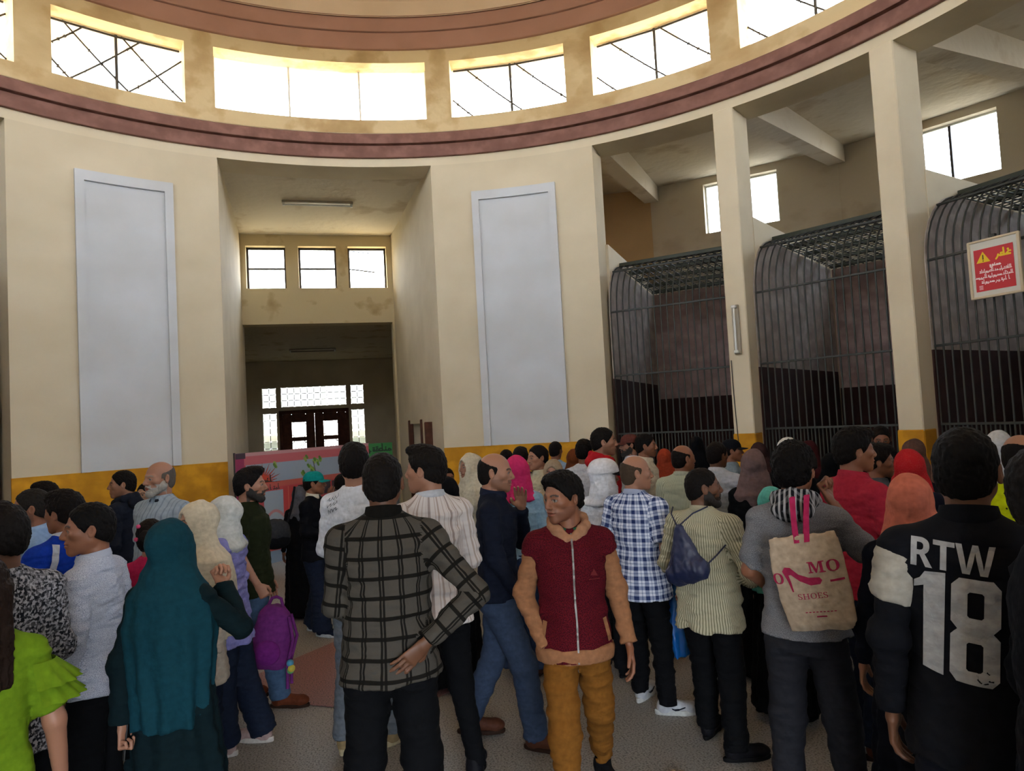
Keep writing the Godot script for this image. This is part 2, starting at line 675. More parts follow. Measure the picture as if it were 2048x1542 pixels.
func make_materials() -> void:
	weave = noise_tex(0.12, 3, Color.BLACK, Color.WHITE, 3, 256)
	cloth_tone = noise_tex(0.03, 9, Color(0.8, 0.8, 0.8), Color(1, 1, 1), 4, 256)
	fold_tex = noise_tex(0.022, 41, Color.BLACK, Color.WHITE, 3, 256)
	fold_tex.as_normal_map = true
	fold_tex.bump_strength = 6.0
	fold_tex.color_ramp = null
	rough_tex = noise_tex(0.05, 11, Color.BLACK, Color.WHITE, 5, 512)
	var faint := noise_tex(0.008, 21, Color(0.93, 0.92, 0.9), Color(1, 1, 1), 5)
	var stained := noise_tex(0.011, 5, Color(0.78, 0.72, 0.62), Color(1, 1, 1), 6)
	var g: Gradient = stained.color_ramp
	g.add_point(0.36, Color(0.9, 0.86, 0.8))
	g.add_point(0.5, Color(1, 1, 1))
	var spotted := noise_tex(0.011, 15, Color(0.84, 0.80, 0.74), Color(1, 1, 1), 6)
	spotted.color_ramp.add_point(0.26, Color(0.94, 0.92, 0.89))
	spotted.color_ramp.add_point(0.36, Color(1, 1, 1))
	var worn := noise_tex(0.02, 8, Color(0.8, 0.76, 0.76), Color(1, 1, 1), 5)
	worn.color_ramp.add_point(0.45, Color(0.88, 0.86, 0.85))
	worn.color_ramp.add_point(0.74, Color(1, 1, 1))
	worn.color_ramp.set_color(3, Color(1.0, 1.0, 1.0))
	M.wall = wallmat("d3c6ab", faint)
	M.warm = wallmat("cfae80", faint)
	M.pier = wallmat("dccfb4", faint)
	M.frieze = wallmat("d3bd92", stained, 0.3, 0.8)
	M.ceiling = wallmat("d4c9b4", spotted, 0.22, 0.8)
	M.dome = wallmat("dcc3a6", faint)
	M.cornice = wallmat("8f675c", worn, 0.5, 0.6)
	M.ring = wallmat("ad8371", faint, 0.5)
	M.panel = wallmat("cbced2", faint, 0.35, 0.2)
	M.dado = wallmat("d69a1c", worn, 0.45, 0.4)
	M.grey = wallmat("c6beb6", worn, 0.5, 0.4)
	M.mauve = wallmat("c6ada6", worn, 0.5, 0.4)
	M.brown = wallmat("3d211d", worn, 0.6, 0.4)
	M.bars = plain(Color("3a3c38"), 0.55, 0.3)
	M.roofbars = plain(Color("3b4036"), 0.6, 0.3)
	M.wood = wallmat("5a3526", worn, 0.7, 0.3)
	M.frame = plain(Color("38332f"), 0.7)
	M.white = plain(Color("d8d8d2"), 0.6)
	var glass := plain(Color(0.9, 0.96, 1.0, 0.06), 0.02)
	glass.transparency = BaseMaterial3D.TRANSPARENCY_ALPHA
	M.glass = glass
	var fl := noise_tex(0.10, 31, Color(0.22, 0.22, 0.23), Color(1, 1, 1), 3, 1024, 3)
	fl.color_ramp.add_point(0.42, Color(0.82, 0.81, 0.79))
	fl.color_ramp.add_point(0.6, Color(0.93, 0.92, 0.9))
	M.floor = wallmat("989795", fl, 0.9, 0.05)
	M.floor.roughness = 0.55
	M.inlay = wallmat("946a68", fl, 0.9, 0.05)
	M.inlay.roughness = 0.55

func arcs(m: Mb, r0: float, r1: float, y0: float, y1: float, a0: float, a1: float) -> Mb:
	m.arc(r0, r1, y0, y1, a0, a1)
	return m

func hall() -> void:
	# floor
	var m := Mb.new()
	m.box(Vector3(-13, -0.3, -20), Vector3(13, 0, 14))
	var fl := struct(put("floor", m.made(), M.floor), "grey speckled terrazzo floor of the round hall")
	m = Mb.new()
	var star := PackedVector2Array([Vector2(-0.78, -1.62), Vector2(0.22, -2.65), Vector2(1.22, -1.4), Vector2(0.98, -0.98), Vector2(0.3, -0.5), Vector2(-0.5, -1.02)])
	var ps := CSGPolygon3D.new()
	ps.polygon = star
	ps.depth = 0.006
	ps.name = "inlay"
	ps.rotation.x = PI / 2 # x, y of the outline become x, z on the floor
	ps.position.y = 0.004
	ps.material = M.inlay
	fl.add_child(ps, true)

	# the wall of the rotunda: two piers with panels beside the niche, the same behind the camera
	for side in [["wall_north_west", -36.2, -13.95], ["wall_north_east", 13.85, 36.2], ["wall_south_east", 143.8, 164.0], ["wall_south_west", 196.0, 216.2]]:
		m = Mb.new()
		m.arc(R, R + 0.5, 0, 5.78, side[1], side[2])
		var w := struct(put(side[0], m.made(), M.wall), "cream plaster wall pier between the niche and the cages")
		m = Mb.new()
		m.arc(R - 0.012, R + 0.01, 0, 1.52, side[1] - 0.05, side[2] + 0.05)
		put("dado_band", m.made(), M.dado, w)
		var c: float = (side[1] + side[2]) / 2
		var p0: float = c - 5.35
		var p1: float = c + 5.35
		if absf(side[1]) < 40:
			p0 = 19.3 if side[1] > 0 else -29.7
			p1 = 30.9 if side[1] > 0 else -19.2
		# frame of the panel: a raised moulding, then the field
		m = Mb.new()
		var fw := 0.95
		m.arc(R - 0.045, R + 0.02, 1.52, 5.33, p0, p0 + fw)
		m.arc(R - 0.045, R + 0.02, 1.52, 5.33, p1 - fw, p1)
		m.arc(R - 0.045, R + 0.02, 5.2, 5.33, p0 + fw, p1 - fw)
		put("panel_frame", m.made(), M.panel, w)
		m = Mb.new()
		m.arc(R - 0.006, R + 0.02, 1.52, 5.2, p0 + fw, p1 - fw)
		put("panel_field", m.made(), M.panel, w)

	# pillars between the cages
	var k := 0
	for a in [53.3, 71.3, 89.4, 107.4, 125.4, -53.4, -71.4, -89.4, -107.4, -125.4]:
		k += 1
		var o := base("pillar")
		struct(o, "cream square pillar between two cages")
		o.rotation.y = -deg_to_rad(a)
		m = Mb.new()
		m.bevel(Vector3(-0.136, 0, -R - 0.5), Vector3(0.136, 5.8, -R + 0.008), 0.012)
		put("shaft", m.made(), M.pier, o)
		m = Mb.new()
		m.bevel(Vector3(-0.146, 0, -R - 0.24), Vector3(0.146, 1.55, -R + 0.018), 0.012)
		put("dado_band", m.made(), M.dado, o)

	# beam over the openings, cornice, clerestory wall, ring, dome
	m = Mb.new()
	m.arc(R, R + 0.55, 5.78, 6.3, -180, 180)
	struct(put("beam", m.made(), M.pier), "cream ring beam over niche and cages")
	m = Mb.new()
	m.turn(PackedVector2Array([Vector2(R + 0.02, 5.905), Vector2(R - 0.05, 5.905), Vector2(R - 0.055, 5.915), Vector2(R - 0.055, 6.065), Vector2(R - 0.03, 6.075), Vector2(R - 0.03, 6.095), Vector2(R - 0.10, 6.1), Vector2(R - 0.105, 6.11), Vector2(R - 0.105, 6.235), Vector2(R - 0.09, 6.25), Vector2(R + 0.02, 6.26)]), -180, 180)
	struct(put("cornice", m.made(), M.cornice), "reddish brown moulded cornice running round the hall")

	# clerestory: solid below, above and between the windows
	var gaps := [[-13.95, 13.7]]
	for s: float in [1.0, -1.0]:
		gaps.append([17.1, 33.1] if s > 0 else [-31.6, -17.4])
		var e := [[36.8, 52.3], [56.0, 71.4], [75.2, 90.6], [94.4, 109.8], [113.6, 129.0], [132.8, 148.2], [152.0, 167.0]]
		for w in e:
			gaps.append([w[0], w[1]] if s > 0 else [-w[1] + (1.6 if w[0] < 40 else 0.0), -w[0] + (1.6 if w[0] < 40 else 0.0)])
	gaps.sort_custom(func(a, b): return a[0] < b[0])
	m = Mb.new()
	m.arc(R, R + 0.34, 6.25, 6.5, -180, 180)
	m.arc(R, R + 0.34, 7.38, 7.66, -180, 180)
	var from := -180.0
	for g in gaps:
		m.arc(R, R + 0.34, 6.5, 7.38, from, g[0])
		from = g[1]
	m.arc(R, R + 0.34, 6.5, 7.38, from, 180)
	struct(put("wall_clerestory", m.made(), M.frieze), "stained yellow plaster frieze wall around the clerestory windows")
	var n := 0
	for g in gaps:
		n += 1
		if g[1] < -60 or g[0] > 80:
			continue
		clerestory_window(n, g[0], g[1])

	m = Mb.new()
	m.turn(PackedVector2Array([Vector2(R + 0.02, 7.57), Vector2(R - 0.04, 7.575), Vector2(R - 0.05, 7.585), Vector2(R - 0.05, 7.81), Vector2(R - 0.025, 7.82), Vector2(R - 0.025, 7.835), Vector2(R - 0.06, 7.84), Vector2(R - 0.065, 7.85), Vector2(R - 0.065, 8.03), Vector2(R - 0.045, 8.04), Vector2(R - 0.045, 8.055), Vector2(R - 0.10, 8.06)]), -180, 180)
	struct(put("cornice", m.made(), M.ring), "terracotta moulded ring at the foot of the dome")
	m = Mb.new()
	var prof := PackedVector2Array()
	for i in 17:
		var f := i / 16.0 * PI / 2
		prof.append(Vector2((R - 0.08) * cos(f), 8.05 + 2.3 * sin(f)))
	m.turn(prof, -180, 180, 4.0)
	var prof2 := PackedVector2Array()
	for i in range(16, -1, -1):
		var f := i / 16.0 * PI / 2
		prof2.append(Vector2((R + 0.25) * cos(f), 8.05 + 2.55 * sin(f)))
	m.turn(prof2, -180, 180, 4.0)
	m.turn(PackedVector2Array([Vector2(R + 1.3, 7.66), Vector2(R + 0.05, 7.66), Vector2(R + 0.05, 8.1), Vector2(R + 1.3, 7.8), Vector2(R + 1.3, 7.66)]), -180, 180, 4.0)
	struct(put("ceiling_dome", m.made(), M.dome), "plain pinkish plaster dome over the hall")

	# wings: flat roof slab with beams over the cages, back walls with windows, partitions between the cages
	m = Mb.new()
	var slab := PackedVector2Array([Vector2(R + 0.3, 6.30), Vector2(R + 0.3, 6.44), Vector2(12.4, 7.05), Vector2(12.4, 6.88)])
	m.turn(slab, 25.0, 155.0, 3.0, true, true)
	m.turn(slab, -155.0, -25.0, 3.0, true, true)
	struct(put("ceiling_wing", m.made(), M.ceiling), "stained plaster ceiling above the cages")
	m = Mb.new()
	m.arc(R + 0.33, R + 0.55, 6.25, 6.42, 30, 150, 3.0)
	m.arc(R + 0.33, R + 0.55, 6.25, 6.42, -150, -30, 3.0)
	struct(put("wall_over_beam", m.made(), M.pier), "plaster wall above the ring beam")
	for s: float in [1.0, -1.0]:
		for i in 7:
			var a: float = s * (35.4 + 18.0 * i)
			var o := base("partition")
			struct(o, "cream partition wall between two cages")
			o.rotation.y = -deg_to_rad(a)
			m = Mb.new()
			m.box(Vector3(-0.135, 0, -11.95), Vector3(0.135, 4.42, -R - 0.45))
			put("wall_body", m.made(), M.pier, o)
			m = Mb.new() # tapering beam under the slab
			m.prism(PackedVector2Array([Vector2(-R - 0.35, 5.85), Vector2(-R - 0.35, 6.4), Vector2(-11.95, 6.95), Vector2(-11.95, 6.5)]), -0.15, 0.15)
			put("roof_beam", m.made(), M.ceiling, o)
		for e in [[29.0, 26.0], [151.0, 154.0]]: # the wings end in a wall behind the piers
			m = Mb.new()
			m.prism(PackedVector2Array([Vector2(-R - 0.45, 0), Vector2(-R - 0.45, 6.36), Vector2(-12.2, 6.95), Vector2(-12.2, 0)]), -0.15, 0.15)
			var end_wall := put("wall_wing_end", m.made(), M.warm)
			end_wall.rotation.y = -deg_to_rad(s * e[0])
			struct(end_wall, "warm plaster end wall of the cage wing")
			m = Mb.new()
			m.box(Vector3(-2.0, 0, -12.2), Vector3(2.0, 6.95, -11.9))
			end_wall = put("wall_wing_corner", m.made(), M.warm)
			end_wall.rotation.y = -deg_to_rad(s * e[1])
			struct(end_wall, "warm plaster outer wall at the wing's corner")
		for i in 6:
			var a: float = s * (44.4 + 18.0 * i)
			var o := base("wall_back")
			struct(o, "outer wall of a cage bay with one window high up")
			o.rotation.y = -deg_to_rad(a)
			m = Mb.new()
			var z0 := -12.2
			var z1 := -11.9
			var hw := 0.75
			m.box(Vector3(-2.0, 0, z0), Vector3(2.0, 5.62, z1))
			m.box(Vector3(-2.0, 6.68, z0), Vector3(2.0, 6.95, z1))
			m.box(Vector3(-2.0, 5.62, z0), Vector3(-hw, 6.68, z1))
			m.box(Vector3(hw, 5.62, z0), Vector3(2.0, 6.68, z1))
			put("wall_body", m.made(), M.ceiling, o)
			m = Mb.new()
			for x in [-hw, hw - 0.035]:
				m.box(Vector3(x, 5.62, -12.1), Vector3(x + 0.035, 6.68, -12.05))
			for y: float in [5.62, 6.645]:
				m.box(Vector3(-hw, y, -12.1), Vector3(hw, y + 0.035, -12.05))
			var w := put("window", m.made(), M.white, o)
			m = Mb.new()
			m.box(Vector3(-0.02, 5.65, -12.1), Vector3(0.02, 6.65, -12.05))
			put("mullion", m.made(), M.frame, w)
			m = Mb.new()
			m.box(Vector3(-hw + 0.03, 5.65, -12.078), Vector3(hw - 0.03, 6.65, -12.072))
			put("pane", m.made(), M.glass, w)

	# the hall behind the camera: entrance bay with an open doorway
	m = Mb.new()
	m.box(Vector3(-3.4, 0, 6.0), Vector3(-0.9, 6.3, 6.5))
	m.box(Vector3(0.9, 0, 6.0), Vector3(3.4, 6.3, 6.5))
	m.box(Vector3(-0.95, 2.4, 6.05), Vector3(0.95, 6.3, 6.45))
	struct(put("wall_south", m.made(), M.wall), "cream wall with the entrance opening")
	# back corners of the wings beside the entrance and the niche are closed
	m = Mb.new()
	for s: float in [-1.0, 1.0]:
		m.box(Vector3(s * 7.3 - 0.2, 0, -10.4), Vector3(s * 7.3 + 0.2, 7.0, -9.0))
	M.unused = null

func clerestory_window(number: int, a0: float, a1: float) -> void:
	var o := base("window_%d" % number)
	struct(o, "clerestory window opening in the frieze")
	var m := Mb.new()
	var r := R + 0.3
	var glazed := a0 < 0 and a1 > 0
	if glazed:
		for a in [a0 + 0.1, -4.7, 4.4, a1 - 0.35]:
			m.arc(r - 0.02, r + 0.02, 6.5, 7.38, a, a + 0.25)
		m.arc(r - 0.02, r + 0.02, 6.5, 6.525, a0, a1)
		put("frame", m.made(), M.white, o)
		var e := [a0 + 0.3, -4.6, 4.5, a1 - 0.2]
		for i in 3:
			m = Mb.new()
			m.arc(r - 0.003, r + 0.003, 6.52, 7.38, e[i], e[i + 1])
			put("pane", m.made(), M.glass, o)
		return
	var mid := (a0 + a1) / 2
	m.rod(PackedVector3Array([polar(r, mid, 6.5), polar(r, mid, 7.38)]), 0.02, 6)
	m.rod(PackedVector3Array([polar(r, a0 + 0.2, 7.36), polar(r, mid, 7.36), polar(r, a1 - 0.2, 7.36)]), 0.015, 6)
	put("mullion", m.made(), M.frame, o)
	# strands of barbed wire
	var rng := RandomNumberGenerator.new()
	rng.seed = number * 7 + 1
	var w := a1 - a0
	var lines := []
	for i in 4:
		var t := -0.3 + i * 0.42
		lines.append([a0 + w * t, 7.38, a0 + w * (t + 0.55), 6.5])
	if a1 < 0:
		for i in 4:
			var t := -0.35 + i * 0.42
			lines.append([a0 + w * t, 6.5, a0 + w * (t + 0.62), 7.38])
	for l in lines:
		var t0 := clampf((a0 - l[0]) / (l[2] - l[0]), 0, 1)
		var t1 := clampf((a1 - l[0]) / (l[2] - l[0]), 0, 1)
		if t1 - t0 < 0.08:
			continue
		m = Mb.new()
		var pts := PackedVector3Array()
		for i in 7:
			var t := lerpf(t0, t1, i / 6.0)
			pts.append(polar(r, lerpf(l[0], l[2], t), lerpf(l[1], l[3], t) - 0.015 * sin(PI * i / 6.0)))
		m.rod(pts, 0.012, 5)
		for i in range(1, 6):
			var c := pts[i]
			for j in 2:
				var d := Vector3(rng.randf_range(-1, 1), rng.randf_range(-1, 1), rng.randf_range(-1, 1)).normalized() * 0.022
				m.rod(PackedVector3Array([c - d, c + d]), 0.009, 4)
		put("wire", m.made(), M.frame, o)

# ---------------------------------------------------------------- cages
func cages() -> void:
	var spots := [44.4, 62.4, 80.4, -44.4, -62.4]
	for n in spots.size():
		var a: float = spots[n]
		var o := base("cage")
		o.rotation.y = -deg_to_rad(a)
		tag(o, ["barred animal cage next to the panelled wall pier, with hooped bars", "barred animal cage between the pillar with the lamp and the next pillar", "barred animal cage that carries the red warning sign", "barred animal cage beside the far panelled pier at the picture's left edge", "second barred cage past the left picture edge"][n], "cage", "")
		# lining of the side walls and the back
		for s: float in [-1.0, 1.0]:
			var f: float = deg_to_rad(9.0) * s
			var t := Transform3D(Basis(Vector3.UP, -f), Vector3.ZERO)
			var m := Mb.new()
			var outline := PackedVector2Array([Vector2(-6.55, 2.4), Vector2(-6.55, 3.38)])
			for j in range(1, 9):
				var w := j / 8.0 * PI / 2
				outline.append(Vector2(-6.55 - 0.8 * (1.0 - cos(w)), 3.38 + 0.8 * sin(w)))
			outline.append_array(PackedVector2Array([Vector2(-10.35, 4.18), Vector2(-10.35, 2.4)]))
			m.prism(outline, -s * 0.135 - 0.006, -s * 0.135 + 0.006, t)
			put("side_lining", m.made(), M.grey, o)
			m = Mb.new()
			m.box(Vector3(-s * 0.135 - 0.008, 0, -10.35), Vector3(-s * 0.135 + 0.008, 2.4, -R - 0.28), t)
			put("side_dado", m.made(), M.brown, o)
		var m := Mb.new()
		m.box(Vector3(-1.6, 2.12, -10.6), Vector3(1.6, 4.2, -10.35))
		put("back_wall", m.made(), M.mauve, o)
		m = Mb.new()
		m.box(Vector3(-1.6, 0, -10.6), Vector3(1.6, 2.12, -10.34))
		put("back_dado", m.made(), M.brown, o)
		# bars: upright, then a quarter turn, then back over the cage
		var bars := 20
		for i in bars:
			var f := deg_to_rad(lerpf(-7.75, 7.75, i / float(bars - 1)))
			var d := Vector3(sin(f), 0, -cos(f))
			var r0 := 6.54 / cos(f)
			var pts := PackedVector3Array([d * r0 + Vector3.UP * 0.0, d * r0 + Vector3.UP * 1.6, d * r0 + Vector3.UP * 3.38])
			for j in range(1, 9):
				var w := j / 8.0 * PI / 2
				pts.append(d * (r0 + 0.8 * (1.0 - cos(w))) + Vector3.UP * (3.38 + 0.8 * sin(w)))
			pts.append(d * 10.4 + Vector3.UP * 4.2)
			m = Mb.new()
			m.rod(pts, 0.0105, 6)
			put("bar", m.made(), M.bars, o)
			if i < bars - 1: # shorter bars in between, below the low rail
				f = deg_to_rad(lerpf(-7.75, 7.75, (i + 0.5) / float(bars - 1)))
				d = Vector3(sin(f), 0, -cos(f)) * 6.54 / cos(f)
				m = Mb.new()
				m.rod(PackedVector3Array([d, d + Vector3.UP * 1.58]), 0.009, 5)
				put("bar", m.made(), M.bars, o)
		for y: float in [0.12, 1.59, 2.44, 3.38]:
			m = Mb.new()
			m.bevel(Vector3(-0.9, y - 0.013, -6.56), Vector3(0.9, y + 0.013, -6.525), 0.004)
			put("rail", m.made(), M.bars, o)
		m = Mb.new()
		m.bevel(Vector3(-0.97, 4.02, -6.86), Vector3(0.97, 4.045, -6.83), 0.004)
		put("rail", m.made(), M.bars, o)
		# roof grating
		for i in 5:
			var r := 7.35 + i * 0.72
			var hw := r * tan(deg_to_rad(9.0)) - 0.15
			m = Mb.new()
			m.bevel(Vector3(-hw, 4.2, -r - 0.025), Vector3(hw, 4.26, -r + 0.025), 0.004)
			put("roof_beam", m.made(), M.roofbars, o)
		for i in 25:
			var r := 7.3 + i * 0.124
			var hw := r * tan(deg_to_rad(9.0)) - 0.15
			m = Mb.new()
			m.box(Vector3(-hw, 4.2, -r - 0.008), Vector3(hw, 4.212, -r + 0.008))
			put("grating_rod", m.made(), M.roofbars, o)

# ---------------------------------------------------------------- niche, lobby and door
func wedge(m: Mb, p: Array, y0: float, y1: float) -> void: # an upright prism over a plan of four corners, counter-clockwise seen from above
	var q := []
	for z in p:
		q.append(Vector3(z.x, 0, z.y))
	var u := Vector3.UP
	for i in 4:
		var a: Vector3 = q[i]
		var b: Vector3 = q[(i + 1) % 4]
		m.quad(a + u * y0, b + u * y0, b + u * y1, a + u * y1)
	m.quad(q[0] + u * y1, q[1] + u * y1, q[2] + u * y1, q[3] + u * y1)
	m.quad(q[3] + u * y0, q[2] + u * y0, q[1] + u * y0, q[0] + u * y0)

func far_end() -> void:
	var u := Vector3.UP
	# side walls of the niche, straight from the rotunda to the window wall
	var m := Mb.new()
	wedge(m, [Vector2(-1.8, -6.14), Vector2(-1.515, -6.14), Vector2(-1.78, -10.9), Vector2(-2.2, -10.9)], 0, 5.88)
	var wl := struct(put("wall_niche_west", m.made(), M.wall), "cream side wall of the tall entrance niche")
	m = Mb.new() # the other side wall has a doorway near its middle
	var pa := Vector2(1.505, -6.14)
	var pb := Vector2(1.20, -10.9)
	var door_from := 0.36
	var door_to := 0.62
	for seg in [[0.0, door_from, 0.0], [door_to, 1.0, 0.0], [door_from, door_to, 1.9]]:
		var a := pa.lerp(pb, seg[0])
		var b := pa.lerp(pb, seg[1])
		wedge(m, [a, a + Vector2(0.3, 0), b + Vector2(0.3, 0), b], seg[2], 5.88)
	var wr := struct(put("wall_niche_east", m.made(), M.wall), "cream side wall of the niche with a doorway")
	m = Mb.new()
	var da := pa.lerp(pb, door_from)
	var db := pa.lerp(pb, door_to)
	wedge(m, [da + Vector2(0.24, 0), da + Vector2(0.28, 0), db + Vector2(0.28, 0), db + Vector2(0.24, 0)], 0, 1.9)
	var dd := struct(put("door_2", m.made(), M.wood), "dark doorway in the side wall of the niche")
	m = Mb.new()
	m.bevel(Vector3(1.33, 0, -7.02), Vector3(1.50, 1.92, -6.96), 0.01)
	put("door_leaf", m.made(), M.wood, dd)
	m = Mb.new()
	for e in [da, db]:
		m.bevel(Vector3(e.x - 0.03, 0, e.y - 0.05), Vector3(e.x + 0.06, 1.97, e.y + 0.05), 0.01)
	put("door_frame", m.made(), M.wood, dd)
	m = Mb.new()
	m.box(Vector3(-2.4, 5.86, -10.9), Vector3(2.2, 6.2, -6.4))
	struct(put("ceiling_niche", m.made(), M.ceiling), "cream ceiling of the tall niche with peeling paint")
	# window wall
	m = Mb.new()
	var z0 := -10.75
	var z1 := -10.4
	m.box(Vector3(-2.3, 5.63, z0), Vector3(1.9, 6.0, z1))
	m.box(Vector3(-2.3, 4.04, z0), Vector3(1.9, 4.765, z1))
	var xs := [-2.3, -1.65, -0.89, -0.645, 0.105, 0.34, 1.12, 1.9]
	for i in range(0, 8, 2):
		m.box(Vector3(xs[i], 4.765, z0), Vector3(xs[i + 1], 5.63, z1))
	m.box(Vector3(-3.4, 0, z0), Vector3(-1.79, 4.05, z1))
	m.box(Vector3(1.19, 0, z0), Vector3(2.6, 4.05, z1))
	struct(put("wall_niche_north", m.made(), wallmat("d0bf98", M.ceiling.albedo_texture)), "yellow plaster wall over the lobby opening with three small windows")
	for i in 3:
		var x0: float = xs[1 + 2 * i]
		var x1: float = xs[2 + 2 * i]
		var o := base("window_%d" % (30 + i))
		struct(o, "small square steel window in the niche wall")
		m = Mb.new()
		for x in [x0, x1 - 0.03]:
			m.bevel(Vector3(x - 0.01, 4.765, -10.62), Vector3(x + 0.04, 5.63, -10.56), 0.005)
		for y: float in [4.765, 5.6]:
			m.bevel(Vector3(x0, y - 0.01, -10.62), Vector3(x1, y + 0.035, -10.56), 0.005)
		put("frame", m.made(), M.frame, o)
		m = Mb.new()
		if i < 2:
			m.bevel(Vector3(x0, 5.18, -10.615), Vector3(x1, 5.215, -10.565), 0.005)
		else:
			m.rod(PackedVector3Array([Vector3(x0, 5.2, -10.6), Vector3(x0 + 0.55, 5.13, -10.6)]), 0.014, 5)
			m.rod(PackedVector3Array([Vector3(x0, 5.58, -10.6), Vector3(x0 + 0.5, 5.53, -10.6)]), 0.01, 5)
		put("glazing_bar", m.made(), M.frame, o)
		if i < 2:
			for s in 2:
				m = Mb.new()
				m.box(Vector3(x0 + 0.03, 4.79 if s == 0 else 5.21, -10.598), Vector3(x1 - 0.03, 5.185 if s == 0 else 5.6, -10.592))
				put("pane", m.made(), M.glass, o)
	# lobby behind
	m = Mb.new()
	m.box(Vector3(-4.0, 4.05, -18.8), Vector3(3.2, 4.4, -10.7))
	struct(put("ceiling_lobby", m.made(), wallmat("b8a684", M.ceiling.albedo_texture, 0.3, 1.2)), "water-stained low ceiling of the lobby")
	m = Mb.new()
	m.box(Vector3(-3.9, 0, -18.8), Vector3(-3.5, 4.2, -10.5))
	struct(put("wall_lobby_west", m.made(), M.wall), "cream lobby wall")
	m = Mb.new()
	m.box(Vector3(2.7, 0, -18.8), Vector3(3.1, 4.2, -10.5))
	struct(put("wall_lobby_east", m.made(), M.wall), "cream lobby wall")
	# the door wall: openings for door, transom and the four side lights of glass blocks
	m = Mb.new()
	z0 = -18.7
	z1 = -18.4
	var lights := [[-2.2, -1.79, 2.62, 3.23, 2, 3], [-1.65, 0.32, 2.63, 3.24, 10, 3], [0.46, 0.86, 2.64, 3.24, 2, 3], [-2.2, -1.79, 0.5, 2.45, 2, 9], [0.46, 0.86, 0.5, 2.46, 2, 9]]
	m.box(Vector3(-4, 3.24, z0), Vector3(3.2, 4.2, z1))
	m.box(Vector3(-4, 0, z0), Vector3(-2.2, 3.24, z1))
	m.box(Vector3(0.86, 0, z0), Vector3(3.2, 3.24, z1))
	m.box(Vector3(-2.2, 0, z0), Vector3(-1.79, 0.5, z1))
	m.box(Vector3(0.46, 0, z0), Vector3(0.86, 0.5, z1))
	m.box(Vector3(-1.79, 2.52, z0), Vector3(-1.65, 3.24, z1))
	m.box(Vector3(0.32, 2.52, z0), Vector3(0.46, 3.24, z1))
	m.box(Vector3(-1.79, 0, z0), Vector3(-1.72, 2.52, z1))
	m.box(Vector3(0.38, 0, z0), Vector3(0.46, 2.52, z1))
	m.box(Vector3(-1.65, 2.52, z0), Vector3(0.32, 2.63, z1))
	m.box(Vector3(-2.2, 2.45, z0), Vector3(-1.79, 2.62, z1))
	m.box(Vector3(0.46, 2.46, z0), Vector3(0.86, 2.64, z1))
	struct(put("wall_lobby_north", m.made(), M.wall), "far lobby wall around the double door")
	var gb := plain(Color(0.93, 0.95, 0.86), 0.3)
	gb.transparency = BaseMaterial3D.TRANSPARENCY_ALPHA
	gb.albedo_color.a = 0.74
	gb.roughness = 0.2
	var k := 40
	for l in lights:
		var o := base("window_%d" % k)
		k += 1
		struct(o, "panel of square glass blocks beside the lobby door")
		var w: float = (l[1] - l[0]) / l[4]
		var h: float = (l[3] - l[2]) / l[5]
		for i in l[4]:
			for j in l[5]:
				m = Mb.new()
				m.bevel(Vector3(l[0] + i * w + 0.009, l[2] + j * h + 0.009, -18.58), Vector3(l[0] + (i + 1) * w - 0.009, l[2] + (j + 1) * h - 0.009, -18.5), 0.015)
				put("glass_block", m.made(), gb, o)
		m = Mb.new()
		for i in l[4] + 1:
			m.box(Vector3(l[0] + i * w - 0.008, l[2], -18.57), Vector3(l[0] + i * w + 0.008, l[3], -18.51))
		for j in l[5] + 1:
			m.box(Vector3(l[0], l[2] + j * h - 0.008, -18.57), Vector3(l[1], l[2] + j * h + 0.008, -18.51))
		put("mortar_joint", m.made(), M.frame, o)
	# double door with square barred lights
	var door := base("door_1")
	struct(door, "dark brown double door with small barred lights")
	m = Mb.new()
	m.bevel(Vector3(-1.72, 0, -18.62), Vector3(-1.62, 2.52, -18.42), 0.01)
	m.bevel(Vector3(0.28, 0, -18.62), Vector3(0.38, 2.52, -18.42), 0.01)
	m.bevel(Vector3(-1.72, 2.4, -18.62), Vector3(0.38, 2.52, -18.42), 0.01)
	put("door_frame", m.made(), M.wood, door)
	for s in 2:
		var x0 := -1.62 if s == 0 else -0.669
		var x1 := -0.671 if s == 0 else 0.28
		var c := (x0 + x1) / 2
		m = Mb.new()
		var ys := [1.12, 1.56, 1.69, 2.14]
		m.bevel(Vector3(x0, 0.02, -18.56), Vector3(c - 0.21, 2.4, -18.5), 0.008)
		m.bevel(Vector3(c + 0.21, 0.02, -18.56), Vector3(x1, 2.4, -18.5), 0.008)
		m.bevel(Vector3(c - 0.21, 0.02, -18.56), Vector3(c + 0.21, ys[0], -18.5), 0.008)
		m.bevel(Vector3(c - 0.21, ys[1], -18.56), Vector3(c + 0.21, ys[2], -18.5), 0.008)
		m.bevel(Vector3(c - 0.21, ys[3], -18.56), Vector3(c + 0.21, 2.4, -18.5), 0.008)
		var leaf := put("door_leaf", m.made(), M.wood, door)
		for j in 2:
			m = Mb.new()
			var y: float = (ys[2 * j] + ys[2 * j + 1]) / 2
			for i in 4: # scrolled grille: diagonals and rings
				var d := -0.3 + i * 0.2
				m.rod(PackedVector3Array([Vector3(c + clampf(d - 0.2, -0.2, 0.2), y + clampf(-0.2 - minf(0, d - 0.0) * 0, -0.22, 0.22), -18.53), Vector3(c + clampf(d + 0.25, -0.2, 0.2), y + 0.21, -18.53)]), 0.008, 5)
			for cx: float in [-1.0, 1.0]:
				for cy: float in [-1.0, 1.0]:
					var ring := PackedVector3Array()
					for i in 9:
						ring.append(Vector3(c + cx * 0.205 + cos(TAU * i / 8) * 0.05, y + cy * 0.215 + sin(TAU * i / 8) * 0.05, -18.53))
					m.rod(ring, 0.012, 5)
			put("grille", m.made(), M.bars, leaf)
			m = Mb.new()
